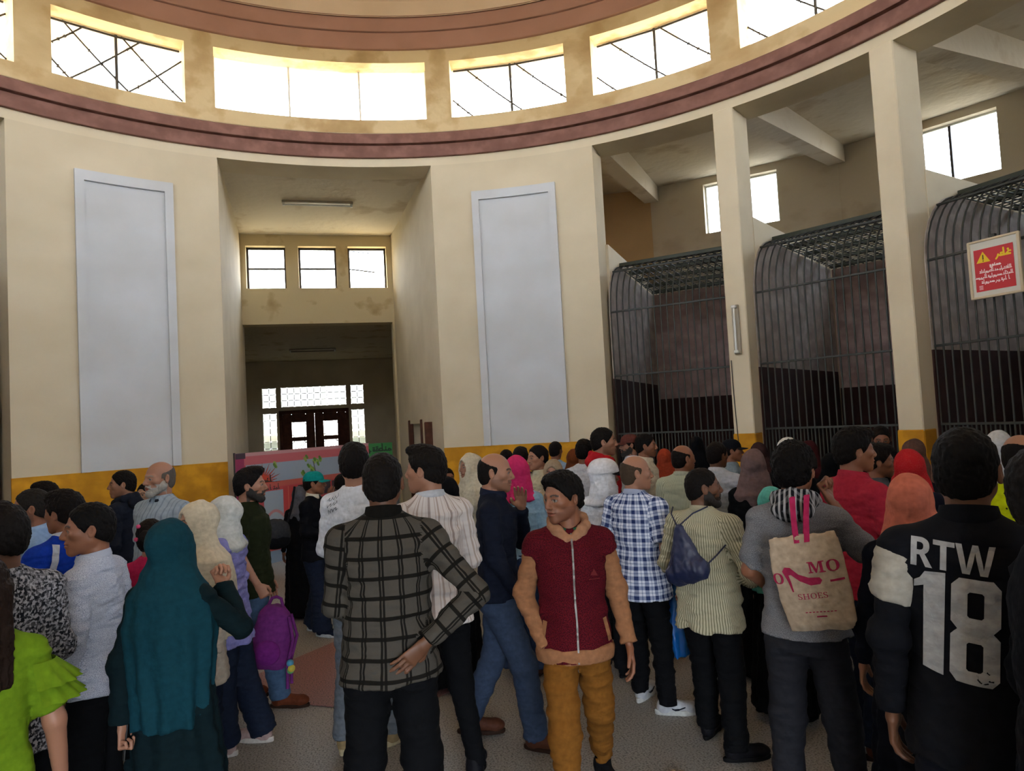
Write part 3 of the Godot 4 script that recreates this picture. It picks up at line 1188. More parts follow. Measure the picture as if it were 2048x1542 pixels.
			m.box(Vector3(c - 0.21, ys[2 * j], -18.535), Vector3(c + 0.21, ys[2 * j + 1], -18.53))
			put("pane", m.made(), M.glass, leaf)

# ---------------------------------------------------------------- what the windows look out on
func outside() -> void:
	var m := Mb.new()
	m.box(Vector3(-150, -0.5, -150), Vector3(150, -0.31, 150))
	struct(put("ground", m.made(), wallmat("b5a68c", rough_tex, 0.05, 0.1)), "dusty ground outside")
	var wall := wallmat("e6d9b8", M.wall.albedo_texture, 0.1, 0.1)
	var yellow := wallmat("e2b95c", M.wall.albedo_texture, 0.1, 0.1)
	var dark := plain(Color("8fa0a8"), 0.2)
	var spec := [[Vector3(-8.9, 0, -24.0), 7.5, 9.0, 26.0, 19.0, "pale apartment block with yellow balcony bands, seen through the wire window at upper left"], [Vector3(-32, 0, -14), 14.0, 10.0, 24.0, 60.0, "cream apartment block seen past the leftmost clerestory window"], [Vector3(24, 0, -19), 9.0, 9.0, 8.5, -45.0, "low pale house seen through the cage bay window"]]
	for s in spec:
		var o := base("street_house", s[0], deg_to_rad(s[4]))
		tag(o, s[5], "building")
		m = Mb.new()
		m.box(Vector3(-s[1] / 2, 0, -s[2] / 2), Vector3(s[1] / 2, s[3], s[2] / 2))
		put("wall", m.made(), wall, o)
		var floors := int(s[3] / 3.0)
		for f in floors:
			var y: float = f * 3.0
			m = Mb.new()
			m.box(Vector3(-s[1] / 2, y + 2.7, s[2] / 2), Vector3(s[1] / 2 * 0.3, y + 3.6, s[2] / 2 + 1.1))
			put("balcony", m.made(), yellow, o)
			if y < 6:
				continue
			for i in 4:
				var x: float = -s[1] / 2 + (i + 0.5) * s[1] / 4
				m = Mb.new()
				m.box(Vector3(x - 0.6, y + 0.7, s[2] / 2 - 0.05), Vector3(x + 0.6, y + 2.2, s[2] / 2 + 0.02))
				var w := put("window", m.made(), M.white, o)
				m = Mb.new()
				m.box(Vector3(x - 0.5, y + 0.8, s[2] / 2 - 0.05), Vector3(x + 0.5, y + 2.1, s[2] / 2 + 0.03))
				put("pane", m.made(), dark, w)

# ---------------------------------------------------------------- lamps, sign, cable
func strip_lamp(called: String, label: String, length: float, t: Transform3D, tube_mat: Material) -> void:
	var o := base(called)
	o.transform = t
	tag(o, label, "lamp")
	var m := Mb.new()
	m.bevel(Vector3(-length / 2, -0.02, -0.045), Vector3(length / 2, 0.02, 0.045), 0.008)
	put("body", m.made(), plain(Color("a89f8c"), 0.5), o)
	m = Mb.new()
	for s: float in [-1.0, 1.0]:
		m.bevel(Vector3(s * (length / 2 - 0.03) - 0.02, -0.07, -0.03), Vector3(s * (length / 2 - 0.03) + 0.02, -0.015, 0.03), 0.006)
	put("tube_holder", m.made(), M.white, o)
	m = Mb.new()
	m.rod(PackedVector3Array([Vector3(-length / 2 + 0.04, -0.05, 0), Vector3(length / 2 - 0.04, -0.05, 0)]), 0.014, 10)
	put("tube", m.made(), tube_mat, o)

func fittings() -> void:
	var off := plain(Color("e4e6e2"), 0.25)
	strip_lamp("strip_lamp", "unlit fluorescent strip lamp under the tall niche ceiling", 1.2, Transform3D(Basis(Vector3.UP, 0.02), Vector3(-0.19, 5.84, -8.2)), off)
	strip_lamp("strip_lamp", "dark strip lamp under the stained lobby ceiling above the double door", 1.2, Transform3D(Basis(Vector3.UP, 0.0), Vector3(-0.55, 4.02, -15.0)), plain(Color("6b5f50"), 0.4))
	# upright lamp on the first pillar: its back to the pillar, tube towards the hall
	var a := deg_to_rad(53.3)
	var inward := Vector3(-sin(a), 0, cos(a))
	var b := Basis(Vector3.UP, -inward, Vector3.UP.cross(-inward))
	strip_lamp("strip_lamp", "short upright fluorescent lamp fixed to the pillar between the first two cages", 0.64, Transform3D(b, polar(R - 0.03, 53.3, 2.89)), off)
	var m := Mb.new()
	var pts := PackedVector3Array()
	for i in 12:
		var f := i / 11.0
		pts.append(polar(R - 0.016, 52.35 + 0.5 * f * f, 2.5 - 1.6 * f) + Vector3(0, 0, 0.0))
	m.rod(pts, 0.006, 6)
	tag(put("cable", m.made(), M.frame), "thin grey cable hanging down the pillar below the upright lamp", "cable")
	# warning sign on the third cage
	var f := deg_to_rad(79.05)
	var sign_at := base("warning_sign", Vector3.ZERO, -f)
	tag(sign_at, "red and white Arabic danger sign in a pale wooden frame hung on cage bars", "sign")
	m = Mb.new()
	var z := -6.46
	m.bevel(Vector3(-0.235, 2.86, z - 0.02), Vector3(0.235, 3.43, z), 0.006)
	put("board", m.made(), plain(Color("cfcbbf"), 0.6), sign_at)
	m = Mb.new()
	for s: float in [-1.0, 1.0]:
		m.bevel(Vector3(s * 0.235 - 0.014, 2.85, z - 0.022), Vector3(s * 0.235 + 0.014, 3.44, z + 0.012), 0.005)
		m.bevel(Vector3(-0.245, 3.145 + s * 0.285 - 0.012, z - 0.022), Vector3(0.245, 3.145 + s * 0.285 + 0.012, z + 0.012), 0.005)
	put("frame", m.made(), plain(Color("c9b899"), 0.6), sign_at)
	m = Mb.new()
	m.quad(Vector3(-0.19, 2.92, z + 0.003), Vector3(0.185, 2.92, z + 0.003), Vector3(0.185, 3.345, z + 0.003), Vector3(-0.19, 3.345, z + 0.003))
	var pm := plain(Color.WHITE, 0.6)
	pm.albedo_texture = ImageTexture.create_from_image(danger_print())
	put("print", m.made(), pm, sign_at)
	m = Mb.new()
	m.bevel(Vector3(-0.03, 3.42, z - 0.03), Vector3(0.03, 3.475, z + 0.008), 0.004)
	put("hook", m.made(), M.bars, sign_at)

func dab(im: Image, p: Vector2, r: float, c: Color) -> void:
	for y in range(maxi(0, int(p.y - r)), mini(im.get_height(), int(p.y + r) + 1)):
		for x in range(maxi(0, int(p.x - r)), mini(im.get_width(), int(p.x + r) + 1)):
			if Vector2(x + 0.5, y + 0.5).distance_to(p) <= r:
				im.set_pixel(x, y, c)

func stroke(im: Image, pts: Array, r: float, c: Color, at := Vector2.ZERO, s := 1.0) -> void:
	for i in pts.size() - 1:
		var a: Vector2 = at + pts[i] * s
		var b: Vector2 = at + pts[i + 1] * s
		var n := maxi(1, int(a.distance_to(b) / (r * 0.5)))
		for k in n + 1:
			dab(im, a.lerp(b, k / float(n)), r, c)

func fill_poly(im: Image, poly: PackedVector2Array, c: Color) -> void:
	var lo := poly[0]
	var hi := poly[0]
	for p in poly:
		lo = lo.min(p)
		hi = hi.max(p)
	for y in range(maxi(0, int(lo.y)), mini(im.get_height(), int(hi.y) + 1)):
		for x in range(maxi(0, int(lo.x)), mini(im.get_width(), int(hi.x) + 1)):
			if Geometry2D.is_point_in_polygon(Vector2(x + 0.5, y + 0.5), poly):
				im.set_pixel(x, y, c)

# joined Arabic letters as strokes on a baseline at y 0; x runs right to left, so each letter starts at x 0 and grows to the left
func arabic(im: Image, word: String, at: Vector2, s: float, r: float, c: Color) -> float:
	var x := 0.0
	for ch in word:
		var w := 10.0
		var lines := []
		var dots := []
		match ch:
			"A": lines = [[Vector2(0, 0), Vector2(-4, 0), Vector2(-5, -22)]]; w = 7.0 # alif
			"L": lines = [[Vector2(0, 0), Vector2(-5, 0), Vector2(-5, -22), Vector2(-5, 0), Vector2(-9, 0)]]; w = 9.0
			"b": lines = [[Vector2(0, 0), Vector2(-5, 0), Vector2(-6, -6), Vector2(-7, 0), Vector2(-11, 0)]]; dots = [Vector2(-6, 5)]; w = 11.0
			"t": lines = [[Vector2(0, 0), Vector2(-5, 0), Vector2(-6, -6), Vector2(-7, 0), Vector2(-11, 0)]]; dots = [Vector2(-4, -11), Vector2(-9, -11)]; w = 11.0
			"n": lines = [[Vector2(0, 0), Vector2(-5, 0), Vector2(-6, -6), Vector2(-7, 0), Vector2(-11, 0)]]; dots = [Vector2(-6, -11)]; w = 11.0
			"y": lines = [[Vector2(0, 0), Vector2(-5, 0), Vector2(-6, -6), Vector2(-7, 0), Vector2(-11, 0)]]; dots = [Vector2(-4, 5), Vector2(-9, 5)]; w = 11.0
			"m": lines = [[Vector2(0, 0), Vector2(-3, -5), Vector2(-8, -6), Vector2(-9, -1), Vector2(-4, 1), Vector2(-12, 0)]]; w = 12.0
			"s": lines = [[Vector2(0, 0), Vector2(-1, -6), Vector2(-2, 0), Vector2(-6, 0), Vector2(-7, -6), Vector2(-8, 0), Vector2(-12, 0), Vector2(-13, -7), Vector2(-14, 0), Vector2(-18, 0)]]; w = 18.0
			"x": lines = [[Vector2(0, -9), Vector2(-5, -10), Vector2(-12, -3), Vector2(-1, 0), Vector2(-14, 0)]]; dots = [Vector2(-7, -16)]; w = 14.0 # khah
			"h": lines = [[Vector2(0, -9), Vector2(-5, -10), Vector2(-12, -3), Vector2(-1, 0), Vector2(-14, 0)]]; w = 14.0
			"T": lines = [[Vector2(0, 0), Vector2(-4, -1), Vector2(-9, -8), Vector2(-15, -8), Vector2(-16, -1), Vector2(-5, 0), Vector2(-18, 0)], [Vector2(-6, -2), Vector2(-7, -23)]]; w = 18.0 # tah
			"r": lines = [[Vector2(0, 0), Vector2(-4, -2), Vector2(-6, -5), Vector2(-8, 2), Vector2(-13, 8)]]; w = 12.0
			"w": lines = [[Vector2(0, 0), Vector2(-3, -7), Vector2(-8, -6), Vector2(-7, -1), Vector2(-3, 0), Vector2(-7, 4), Vector2(-12, 7)]]; w = 12.0
			"e": lines = [[Vector2(0, 0), Vector2(-4, 0), Vector2(-9, -6), Vector2(-3, -7), Vector2(-8, 4), Vector2(-2, 9), Vector2(2, 6)]]; w = 11.0 # final ain
			"q": lines = [[Vector2(0, 0), Vector2(-3, -7), Vector2(-8, -7), Vector2(-8, -1), Vector2(-3, 0), Vector2(-12, 0)]]; dots = [Vector2(-4, -13), Vector2(-8, -13)]; w = 12.0
			"k": lines = [[Vector2(0, 0), Vector2(-9, 0), Vector2(-4, -10), Vector2(-11, -18)], [Vector2(-9, 0), Vector2(-12, 0)]]; w = 12.0
			"v": lines = [[Vector2(0, 0), Vector2(-3, -6), Vector2(-7, -5), Vector2(-7, 0), Vector2(-2, 0)]]; dots = [Vector2(-3, -11), Vector2(-7, -11)]; w = 9.0 # tah marbuta
			" ": w = 6.0
		for l in lines:
			stroke(im, l, r, c, at + Vector2(x, 0) * s, s)
		for d in dots:
			dab(im, at + (Vector2(x, 0) + d) * s, r * 1.25, c)
		x -= w
	return x * s

func danger_print() -> Image:
	var im := canvas(384, 436, Color("c42a34"))
	var y := Color("e8c51c")
	var wh := Color("f2e2e2")
	fill_poly(im, PackedVector2Array([Vector2(90, 26), Vector2(160, 140), Vector2(22, 140)]), y)
	stroke(im, [Vector2(90, 66), Vector2(90, 106)], 6, Color("3a2a10"))
	dab(im, Vector2(90, 124), 6, Color("3a2a10"))
	arabic(im, "xTr", Vector2(356, 104), 3.1, 9, y)
	arabic(im, "mmnwe", Vector2(256, 190), 1.9, 4.5, wh)
	arabic(im, "ALAqtrAb mn ALhywAnAt", Vector2(356, 244), 1.55, 3.4, wh)
	arabic(im, "ALmkAn msywLyv ALryys", Vector2(366, 300), 1.65, 3.4, wh)
	arabic(im, "AdArv yr msywLv", Vector2(330, 354), 1.8, 3.4, wh)
	for i in 4:
		im.fill_rect(Rect2i(30, 376 + i * 12, 40, 5), wh)
	return im

# ---------------------------------------------------------------- people: moulds for heads, hair, hands, shoes
var mould := {}
var crease: FastNoiseLite
var skins := [Color("7d5039"), Color("906650"), Color("5e3b29"), Color("a27d66")]
var skin_mat: StandardMaterial3D
var lookup := {}

func head_mould(cell: float, fem: float) -> Array:
	var f := Field.new(Vector3(-0.105, -0.225, -0.135), Vector3(0.105, 0.135, 0.14), cell)
	f.ball(Vector3(0, 0.028, -0.012), Vector3(0.0745, 0.087, 0.095), 0.01)
	f.ball(Vector3(0, -0.03, 0.026), Vector3(0.058, 0.078, 0.060), 0.03)
	for s: float in [-1.0, 1.0]:
		f.limb(Vector3(s * 0.049, -0.048, -0.004), Vector3(s * 0.012, -0.094, 0.062), Vector2(0.019 - 0.003 * fem, 0.024), Vector2(0.014, 0.017), Vector3.RIGHT, 0.025)
		f.ball(Vector3(s * 0.043, -0.014, 0.052), Vector3(0.022, 0.019, 0.024), 0.02)
		f.limb(Vector3(s * 0.042, 0.020, 0.062), Vector3(s * 0.012, 0.019, 0.080), Vector2(0.011, 0.010), Vector2(0.010, 0.010), Vector3.RIGHT, 0.016)
	f.ball(Vector3(0, -0.096, 0.070), Vector3(0.021, 0.017, 0.017), 0.018)
	f.ball(Vector3(0, -0.058, 0.066), Vector3(0.034, 0.028, 0.026), 0.02)
	for s: float in [-1.0, 1.0]:
		f.ball(Vector3(s * 0.032, 0.001, 0.096), Vector3(0.020, 0.012, 0.017), 0.012, true)
		f.ball(Vector3(s * 0.0315, 0.001, 0.070), Vector3(0.0135, 0.0125, 0.0135), 0.004)
		f.limb(Vector3(s * 0.046, 0.004, 0.074), Vector3(s * 0.02, 0.009, 0.083), Vector2(0.004, 0.004), Vector2(0.004, 0.004), Vector3.RIGHT, 0.005)
	f.limb(Vector3(0, 0.018, 0.080), Vector3(0, -0.026, 0.105), Vector2(0.0085, 0.010), Vector2(0.0105, 0.012), Vector3.RIGHT, 0.012)
	for s: float in [-1.0, 1.0]:
		f.ball(Vector3(s * 0.0125, -0.033, 0.095), Vector3(0.0085, 0.0075, 0.011), 0.008)
		f.ball(Vector3(s * 0.008, -0.041, 0.099), Vector3(0.004, 0.004, 0.006), 0.003, true)
	f.ball(Vector3(0, -0.0565, 0.089), Vector3(0.024, 0.0065, 0.009), 0.006)
	f.ball(Vector3(0, -0.0695, 0.087), Vector3(0.020, 0.0075, 0.010), 0.006)
	f.limb(Vector3(-0.024, -0.063, 0.089), Vector3(0.024, -0.063, 0.089), Vector2(0.002, 0.010), Vector2(0.002, 0.010), Vector3.UP, 0.003, false, true)
	for s: float in [-1.0, 1.0]:
		var tilt := Basis(Vector3.UP, s * 0.35) * Basis(Vector3.RIGHT, -0.15)
		f.ball(Vector3(s * 0.079, -0.004, -0.014), Vector3(0.0075, 0.032, 0.019), 0.006, false, tilt)
		f.ball(Vector3(s * 0.086, 0.0, -0.009), Vector3(0.006, 0.017, 0.010), 0.004, true, tilt)
	f.limb(Vector3(0, -0.055, -0.028), Vector3(0, -0.165, -0.034), Vector2(0.054 - 0.007 * fem, 0.056 - 0.006 * fem), Vector2(0.053 - 0.007 * fem, 0.050 - 0.006 * fem), Vector3.RIGHT, 0.02)
	return f.mesh()

func face_codes(vs: PackedVector3Array) -> PackedByteArray: # 0 skin, 1 lips, 2 brow, 3 white of the eye, 4 iris, 5 beard area, 6 moustache, 7 lid line, 8 skull under hair
	var out := PackedByteArray()
	out.resize(vs.size())
	for i in vs.size():
		var p := vs[i]
		var ax := absf(p.x)
		var code := 0
		if p.z > 0.03:
			var e := Vector2((ax - 0.0315) / 0.0145, (p.y - 0.0005) / 0.0062)
			if e.length_squared() < 1.0 and p.z > 0.07:
				code = 4 if Vector2(ax - 0.0315, p.y - 0.001).length() < 0.0062 else 3
			elif e.length_squared() < 1.6 and p.y > 0.002 and p.z > 0.07:
				code = 7
			elif absf(p.y - (0.0265 - absf(ax - 0.03) * 0.18)) < 0.0045 and ax > 0.011 and ax < 0.051:
				code = 2
			elif Vector2(p.x / 0.024, (p.y + 0.063) / 0.0115).length_squared() < 1.0 and p.z > 0.072:
				code = 1
			elif p.y < -0.042 and p.y > -0.056 and ax < 0.034 and p.z > 0.06:
				code = 6
		if code == 0 and p.y < -0.035 and p.y > -0.135 and p.z > -0.02 and (p.y < -0.052 or ax > 0.04 - 0.01):
			if p.y < -0.055 or ax > 0.052:
				code = 5
		out[i] = code
	return out

func head_for(hi: bool, fem: bool) -> Array:
	var key := "head_%s_%s" % [hi, fem]
	if not mould.has(key):
		var a := head_mould(0.0042 if hi else 0.0085, 1.0 if fem else 0.0)
		mould[key] = [a, face_codes(a[0])]
	return mould[key]

func face_colours(codes: PackedByteArray, skin: Color, hair: Color, beard: String) -> PackedColorArray:
	var s := skin.srgb_to_linear()
	var h := hair.srgb_to_linear()
	var shade := {"": s, "stubble": s.lerp(h, 0.24), "full": h.lerp(s, 0.08), "grey": Color(0.28, 0.27, 0.25), "thin": s.lerp(h, 0.25), "moustache": s}
	var tones := [s, Color(s.r * 0.78, s.g * 0.5, s.b * 0.48), h.lerp(s, 0.12), Color(0.26, 0.24, 0.22), Color(0.02, 0.012, 0.008), shade[beard], shade["stubble" if beard == "moustache" else beard] if beard != "thin" else s.lerp(h, 0.6), h.lerp(s, 0.2)]
	var out := PackedColorArray()
	out.resize(codes.size())
	for i in codes.size():
		out[i] = tones[codes[i]]
	return out

func hair_mould(kind: String) -> Array:
	var t := 0.010
	var amp := 0.003
	match kind:
		"quiff": t = 0.014; amp = 0.005
		"curly": t = 0.026; amp = 0.008
		"buzz": t = 0.0045; amp = 0.0015
		"fringe": t = 0.0045; amp = 0.0018
		"long", "bun": t = 0.013; amp = 0.004
		"full": t = 0.018; amp = 0.005
	var f := Field.new(Vector3(-0.14, -0.32 if kind == "long" else -0.14, -0.2), Vector3(0.14, 0.185, 0.15), 0.0055)
	f.ball(Vector3(0, 0.029, -0.014), Vector3(0.0735 + t * 0.8, 0.087 + t, 0.095 + t * 0.8), 0.006)
	f.ball(Vector3(0, -0.02, -0.045), Vector3(0.066 + t * 0.5, 0.07, 0.062 + t * 0.5), 0.02)
	if kind == "quiff":
		f.ball(Vector3(0, 0.102, 0.03), Vector3(0.058, 0.033, 0.06), 0.02)
		f.ball(Vector3(0.012, 0.105, 0.062), Vector3(0.045, 0.024, 0.03), 0.015)
	if kind == "full":
		f.ball(Vector3(0, 0.098, 0.025), Vector3(0.066, 0.036, 0.072), 0.02)
		f.ball(Vector3(0, 0.08, 0.072), Vector3(0.05, 0.026, 0.03), 0.015)
	if kind == "bun":
		f.ball(Vector3(0, 0.02, -0.13), Vector3(0.04, 0.045, 0.04), 0.01)
	if kind == "long":
		f.stack([[-0.31, 0, -0.085, 0.07, 0.03], [-0.15, 0, -0.085, 0.08, 0.04], [0.02, 0, -0.06, 0.08, 0.06]], 0.03, 0.004, 14.0)
	var n := FastNoiseLite.new()
	n.seed = 4
	f.rumple(n, amp, Vector3(2600, 2200, 2600))
	n.seed = 9
	f.rumple(n, amp, Vector3(6500, 2600, 6500))
	# clear the face, the ears and the neck
	if kind == "fringe":
		f.ball(Vector3(0, 0.115, 0.03), Vector3(0.12, 0.09, 0.135), 0.01, true)
		f.plane(Vector3(0, 0.25, 0.97), Vector3(0, 0.0, 0.028))
	elif kind == "long" or kind == "bun":
		f.ball(Vector3(0, -0.03, 0.085), Vector3(0.070, 0.098, 0.075), 0.006, true)
		f.ball(Vector3(0, -0.12, 0.05), Vector3(0.07, 0.09, 0.09), 0.01, true)
	else:
		f.ball(Vector3(0, -0.025, 0.088), Vector3(0.085, 0.094, 0.068), 0.006, true)
		f.plane(Vector3(0, -0.62, 0.78), Vector3(0, 0.004, 0.028))
		f.plane(Vector3(0, -0.86, 0.5), Vector3(0, -0.062, -0.07))
		for s: float in [-1.0, 1.0]:
			f.ball(Vector3(s * 0.088, -0.018, -0.008), Vector3(0.03, 0.036, 0.026), 0.004, true)
	n.seed = 23
	f.rumple(n, 0.0045 if kind != "fringe" else 0.002, Vector3(5200, 5200, 5200))
	return f.mesh()

func beard_mould() -> Array:
	var f := Field.new(Vector3(-0.09, -0.15, -0.05), Vector3(0.09, 0.0, 0.125), 0.005)
	for s: float in [-1.0, 1.0]:
		f.limb(Vector3(s * 0.056, -0.02, 0.004), Vector3(s * 0.054, -0.05, 0.008), Vector2(0.012, 0.02), Vector2(0.02, 0.026), Vector3.RIGHT, 0.01)
		f.limb(Vector3(s * 0.052, -0.05, 0.004), Vector3(s * 0.014, -0.1, 0.064), Vector2(0.024, 0.027), Vector2(0.021, 0.024), Vector3.RIGHT, 0.02)
		f.limb(Vector3(s * 0.004, -0.047, 0.094), Vector3(s * 0.03, -0.062, 0.079), Vector2(0.006, 0.006), Vector2(0.008, 0.008), Vector3.RIGHT, 0.006)
	f.ball(Vector3(0, -0.1, 0.07), Vector3(0.03, 0.024, 0.024), 0.015)
	f.ball(Vector3(0, -0.065, 0.095), Vector3(0.022, 0.011, 0.02), 0.004, true)
	var n := FastNoiseLite.new()
	f.rumple(n, 0.003, Vector3(6000, 3500, 6000))
	return f.mesh()

# the right hand hanging down: fingers along -y, thumb towards +z, palm towards +x; curl in degrees per knuckle
func hand_mould(curl: Array, spread := 1.0) -> Array:
	var f := Field.new(Vector3(-0.035, -0.205, -0.06), Vector3(0.085, 0.04, 0.085), 0.0042)
	f.limb(Vector3(0, 0.03, 0), Vector3(0, -0.015, 0), Vector2(0.026, 0.021), Vector2(0.027, 0.018), Vector3.BACK, 0.01)
	f.limb(Vector3(0, -0.02, 0), Vector3(0.001, -0.088, 0.0), Vector2(0.030, 0.0155), Vector2(0.039, 0.012), Vector3.BACK, 0.012)
	f.ball(Vector3(0.009, -0.035, 0.022), Vector3(0.014, 0.026, 0.016), 0.012)
	var zs := [0.030, 0.0105, -0.0095, -0.0285]
	var lens := [[0.040, 0.025, 0.018], [0.044, 0.028, 0.019], [0.041, 0.026, 0.018], [0.032, 0.020, 0.016]]
	for i in 4:
		var p := Vector3(0.002, -0.088 + (0.004 if i == 3 else 0.0), zs[i])
		var a := 0.0
		for j in 3:
			a += deg_to_rad(curl[j] * (1.0 + 0.08 * i))
			var d := Vector3(sin(a), -cos(a), (zs[i] * 1.6) * spread * cos(a)).normalized()
			var q: Vector3 = p + d * lens[i][j]
			var r: float = [0.0094, 0.0084, 0.0076][j] * (0.88 if i == 3 else 1.0)
			f.limb(p, q, Vector2(r, r), Vector2(r * 0.9, r * 0.9), Vector3.BACK, 0.0035)
			p = q
	var tp := Vector3(0.007, -0.022, 0.026)
	var dirs := [Vector3(0.25, -0.75, 0.6), Vector3(0.3, -0.9, 0.25), Vector3(0.35, -0.93, 0.05)]
	if curl[0] > 40:
		dirs = [Vector3(0.45, -0.7, 0.45), Vector3(0.6, -0.75, -0.1), Vector3(0.5, -0.5, -0.6)]
	for j in 3:
		var q: Vector3 = tp + dirs[j].normalized() * [0.036, 0.030, 0.022][j]
		var r: float = [0.0125, 0.0105, 0.0092][j]
		f.limb(tp, q, Vector2(r, r), Vector2(r * 0.9, r * 0.9), Vector3.BACK, 0.004)
		tp = q
	return f.mesh()

# a right shoe, toe towards +z, ankle over the origin, sole on y 0
func shoe_mould(kind: String) -> Array:
	var f := Field.new(Vector3(-0.07, -0.01, -0.11), Vector3(0.07, 0.19, 0.23), 0.0075)
	var h := 0.105
	if kind == "boot":
		h = 0.17
	f.limb(Vector3(0, 0.055, -0.02), Vector3(-0.003, 0.045, 0.13), Vector2(0.039, 0.05), Vector2(0.044, 0.034), Vector3.RIGHT, 0.03)
	f.limb(Vector3(0, 0.05, -0.035), Vector3(0, h, -0.012), Vector2(0.038, 0.047), Vector2(0.042, 0.05), Vector3.RIGHT, 0.03, true)
	f.ball(Vector3(-0.003, 0.045, 0.14), Vector3(0.045, 0.034, 0.055), 0.02)
	f.rumple(crease, 0.003, Vector3(1500, 2500, 1500))
	f.below(0.016)
	return f.mesh()

func sole_mesh(thick: float) -> ArrayMesh:
	var m := Mb.new()
	var rings := []
	for y: float in [0.0, 0.006, thick - 0.004, thick]:
		var ring := PackedVector3Array()
		var e := 0.004 if y == 0.0 or y == thick else 0.0
		for i in 28:
			var a := TAU * i / 28
			var z := 0.05 + cos(a) * (0.148 - e)
			var w := 0.047 if z > 0.05 else 0.040
			ring.append(Vector3(sin(a) * (w - e) - (0.004 if z > 0.05 else 0.0), y, z))
		rings.append(ring)
	m.loft(rings, true, true, true)
	return m.made()

func people_kit() -> void:
	crease = FastNoiseLite.new()
	crease.seed = 17
	crease.frequency = 0.01
	crease.fractal_octaves = 2
	for k in ["short", "quiff", "curly", "buzz", "fringe", "long", "bun", "full"]:
		mould["hair_" + k] = mesh_of(hair_mould(k))
	mould["beard"] = mesh_of(beard_mould())
	mould["relaxed"] = hand_mould([16, 24, 16])
	mould["grip"] = hand_mould([70, 85, 45], 0.2)
	mould["flat"] = hand_mould([6, 8, 6], 1.4)
	for k in ["shoe", "boot"]:
		mould[k] = mesh_of(shoe_mould(k))
	mould["sole"] = sole_mesh(0.024)
	mould["thick_sole"] = sole_mesh(0.034)
	skin_mat = plain(Color.WHITE, 0.55)
	skin_mat.vertex_color_use_as_albedo = true

func mirrored(a: Array) -> Array:
	var v := Transform3D(Basis.from_scale(Vector3(-1, 1, 1)), Vector3.ZERO) * (a[0] as PackedVector3Array)
	var n := Transform3D(Basis.from_scale(Vector3(-1, 1, 1)), Vector3.ZERO) * (a[1] as PackedVector3Array)
	var ix: PackedInt32Array = a[2].duplicate()
	for i in range(0, ix.size(), 3):
		var t := ix[i]
		ix[i] = ix[i + 1]
		ix[i + 1] = t
	return [v, n, ix]

func join(into: Array, a: Array, t: Transform3D) -> void: # adds moved arrays
	var k: int = into[0].size()
	into[0].append_array(t * (a[0] as PackedVector3Array))
	into[1].append_array(Transform3D(t.basis.orthonormalized(), Vector3.ZERO) * (a[1] as PackedVector3Array))
	var ix: PackedInt32Array = a[2].duplicate()
	for i in ix.size():
		ix[i] += k
	into[2].append_array(ix)

# cylinder coordinates for woven patterns: round the trunk, or round the arm the triangle lies on
func pattern_uv(a: Array, arms: Array) -> Array:
	var vs: PackedVector3Array = a[0]
	var ns: PackedVector3Array = a[1]
	var ix: PackedInt32Array = a[2]
	var ov := PackedVector3Array()
	var on := PackedVector3Array()
	var ou := PackedVector2Array()
	var oi := PackedInt32Array()
	ov.resize(ix.size())
	on.resize(ix.size())
	ou.resize(ix.size())
	oi.resize(ix.size())
	for i in range(0, ix.size(), 3):
		var c := (vs[ix[i]] + vs[ix[i + 1]] + vs[ix[i + 2]]) / 3.0
		var best := 0.088
		var arm := -1
		for j in arms.size():
			var q := Geometry3D.get_closest_point_to_segment(c, arms[j][0], arms[j][1])
			var d := q.distance_to(c)
			if d < best and absf(c.x) > 0.15 or d < 0.055 and d < best:
				best = d
				arm = j
		var us := PackedFloat32Array([0, 0, 0])
		var wv := PackedFloat32Array([0, 0, 0])
		for j in 3:
			var p := vs[ix[i + j]]
			if arm < 0:
				us[j] = atan2(p.x / 0.20, -p.z / 0.125 + (0.0)) * 0.19
				wv[j] = -p.y
			else:
				var ax: Vector3 = (arms[arm][1] - arms[arm][0]).normalized()
				var sd := ax.cross(Vector3.BACK).normalized()
				var fw := sd.cross(ax).normalized()
				var r: Vector3 = p - arms[arm][0]
				us[j] = atan2(r.dot(sd), -r.dot(fw)) * 0.055
				wv[j] = r.dot(ax) + arms[arm][2]
		var per := TAU * (0.19 if arm < 0 else 0.055)
		for j in [1, 2]:
			if us[j] - us[0] > per * 0.5:
				us[j] -= per
			elif us[j] - us[0] < -per * 0.5:
				us[j] += per
		for j in 3:
			ov[i + j] = vs[ix[i + j]]
			on[i + j] = ns[ix[i + j]]
			ou[i + j] = Vector2(us[j], wv[j])
			oi[i + j] = i + j
	return [[ov, on, oi], ou]

const ARMS := {
	"down": [Vector3(0.222, 1.115, -0.04), Vector3(0.238, 0.875, 0.03)],
	"back": [Vector3(0.24, 1.13, -0.10), Vector3(0.06, 0.98, -0.17)],
	"akimbo": [Vector3(0.345, 1.145, -0.10), Vector3(0.155, 0.985, -0.135)],
	"pocket": [Vector3(0.255, 1.12, -0.07), Vector3(0.205, 0.90, 0.05)],
	"mouth": [Vector3(0.22, 1.14, 0.10), Vector3(0.055, 1.40, 0.17)],
	"front": [Vector3(0.222, 1.12, 0.0), Vector3(0.10, 1.06, 0.22)],
	"phone": [Vector3(0.235, 1.14, 0.05), Vector3(0.10, 1.27, 0.25)],
	"shoulder": [Vector3(0.30, 1.20, 0.06), Vector3(0.15, 1.44, 0.07)],
	"carry": [Vector3(0.245, 1.125, -0.02), Vector3(0.285, 0.90, 0.10)],
	"swing": [Vector3(0.25, 1.13, -0.09), Vector3(0.27, 0.905, -0.06)],
}

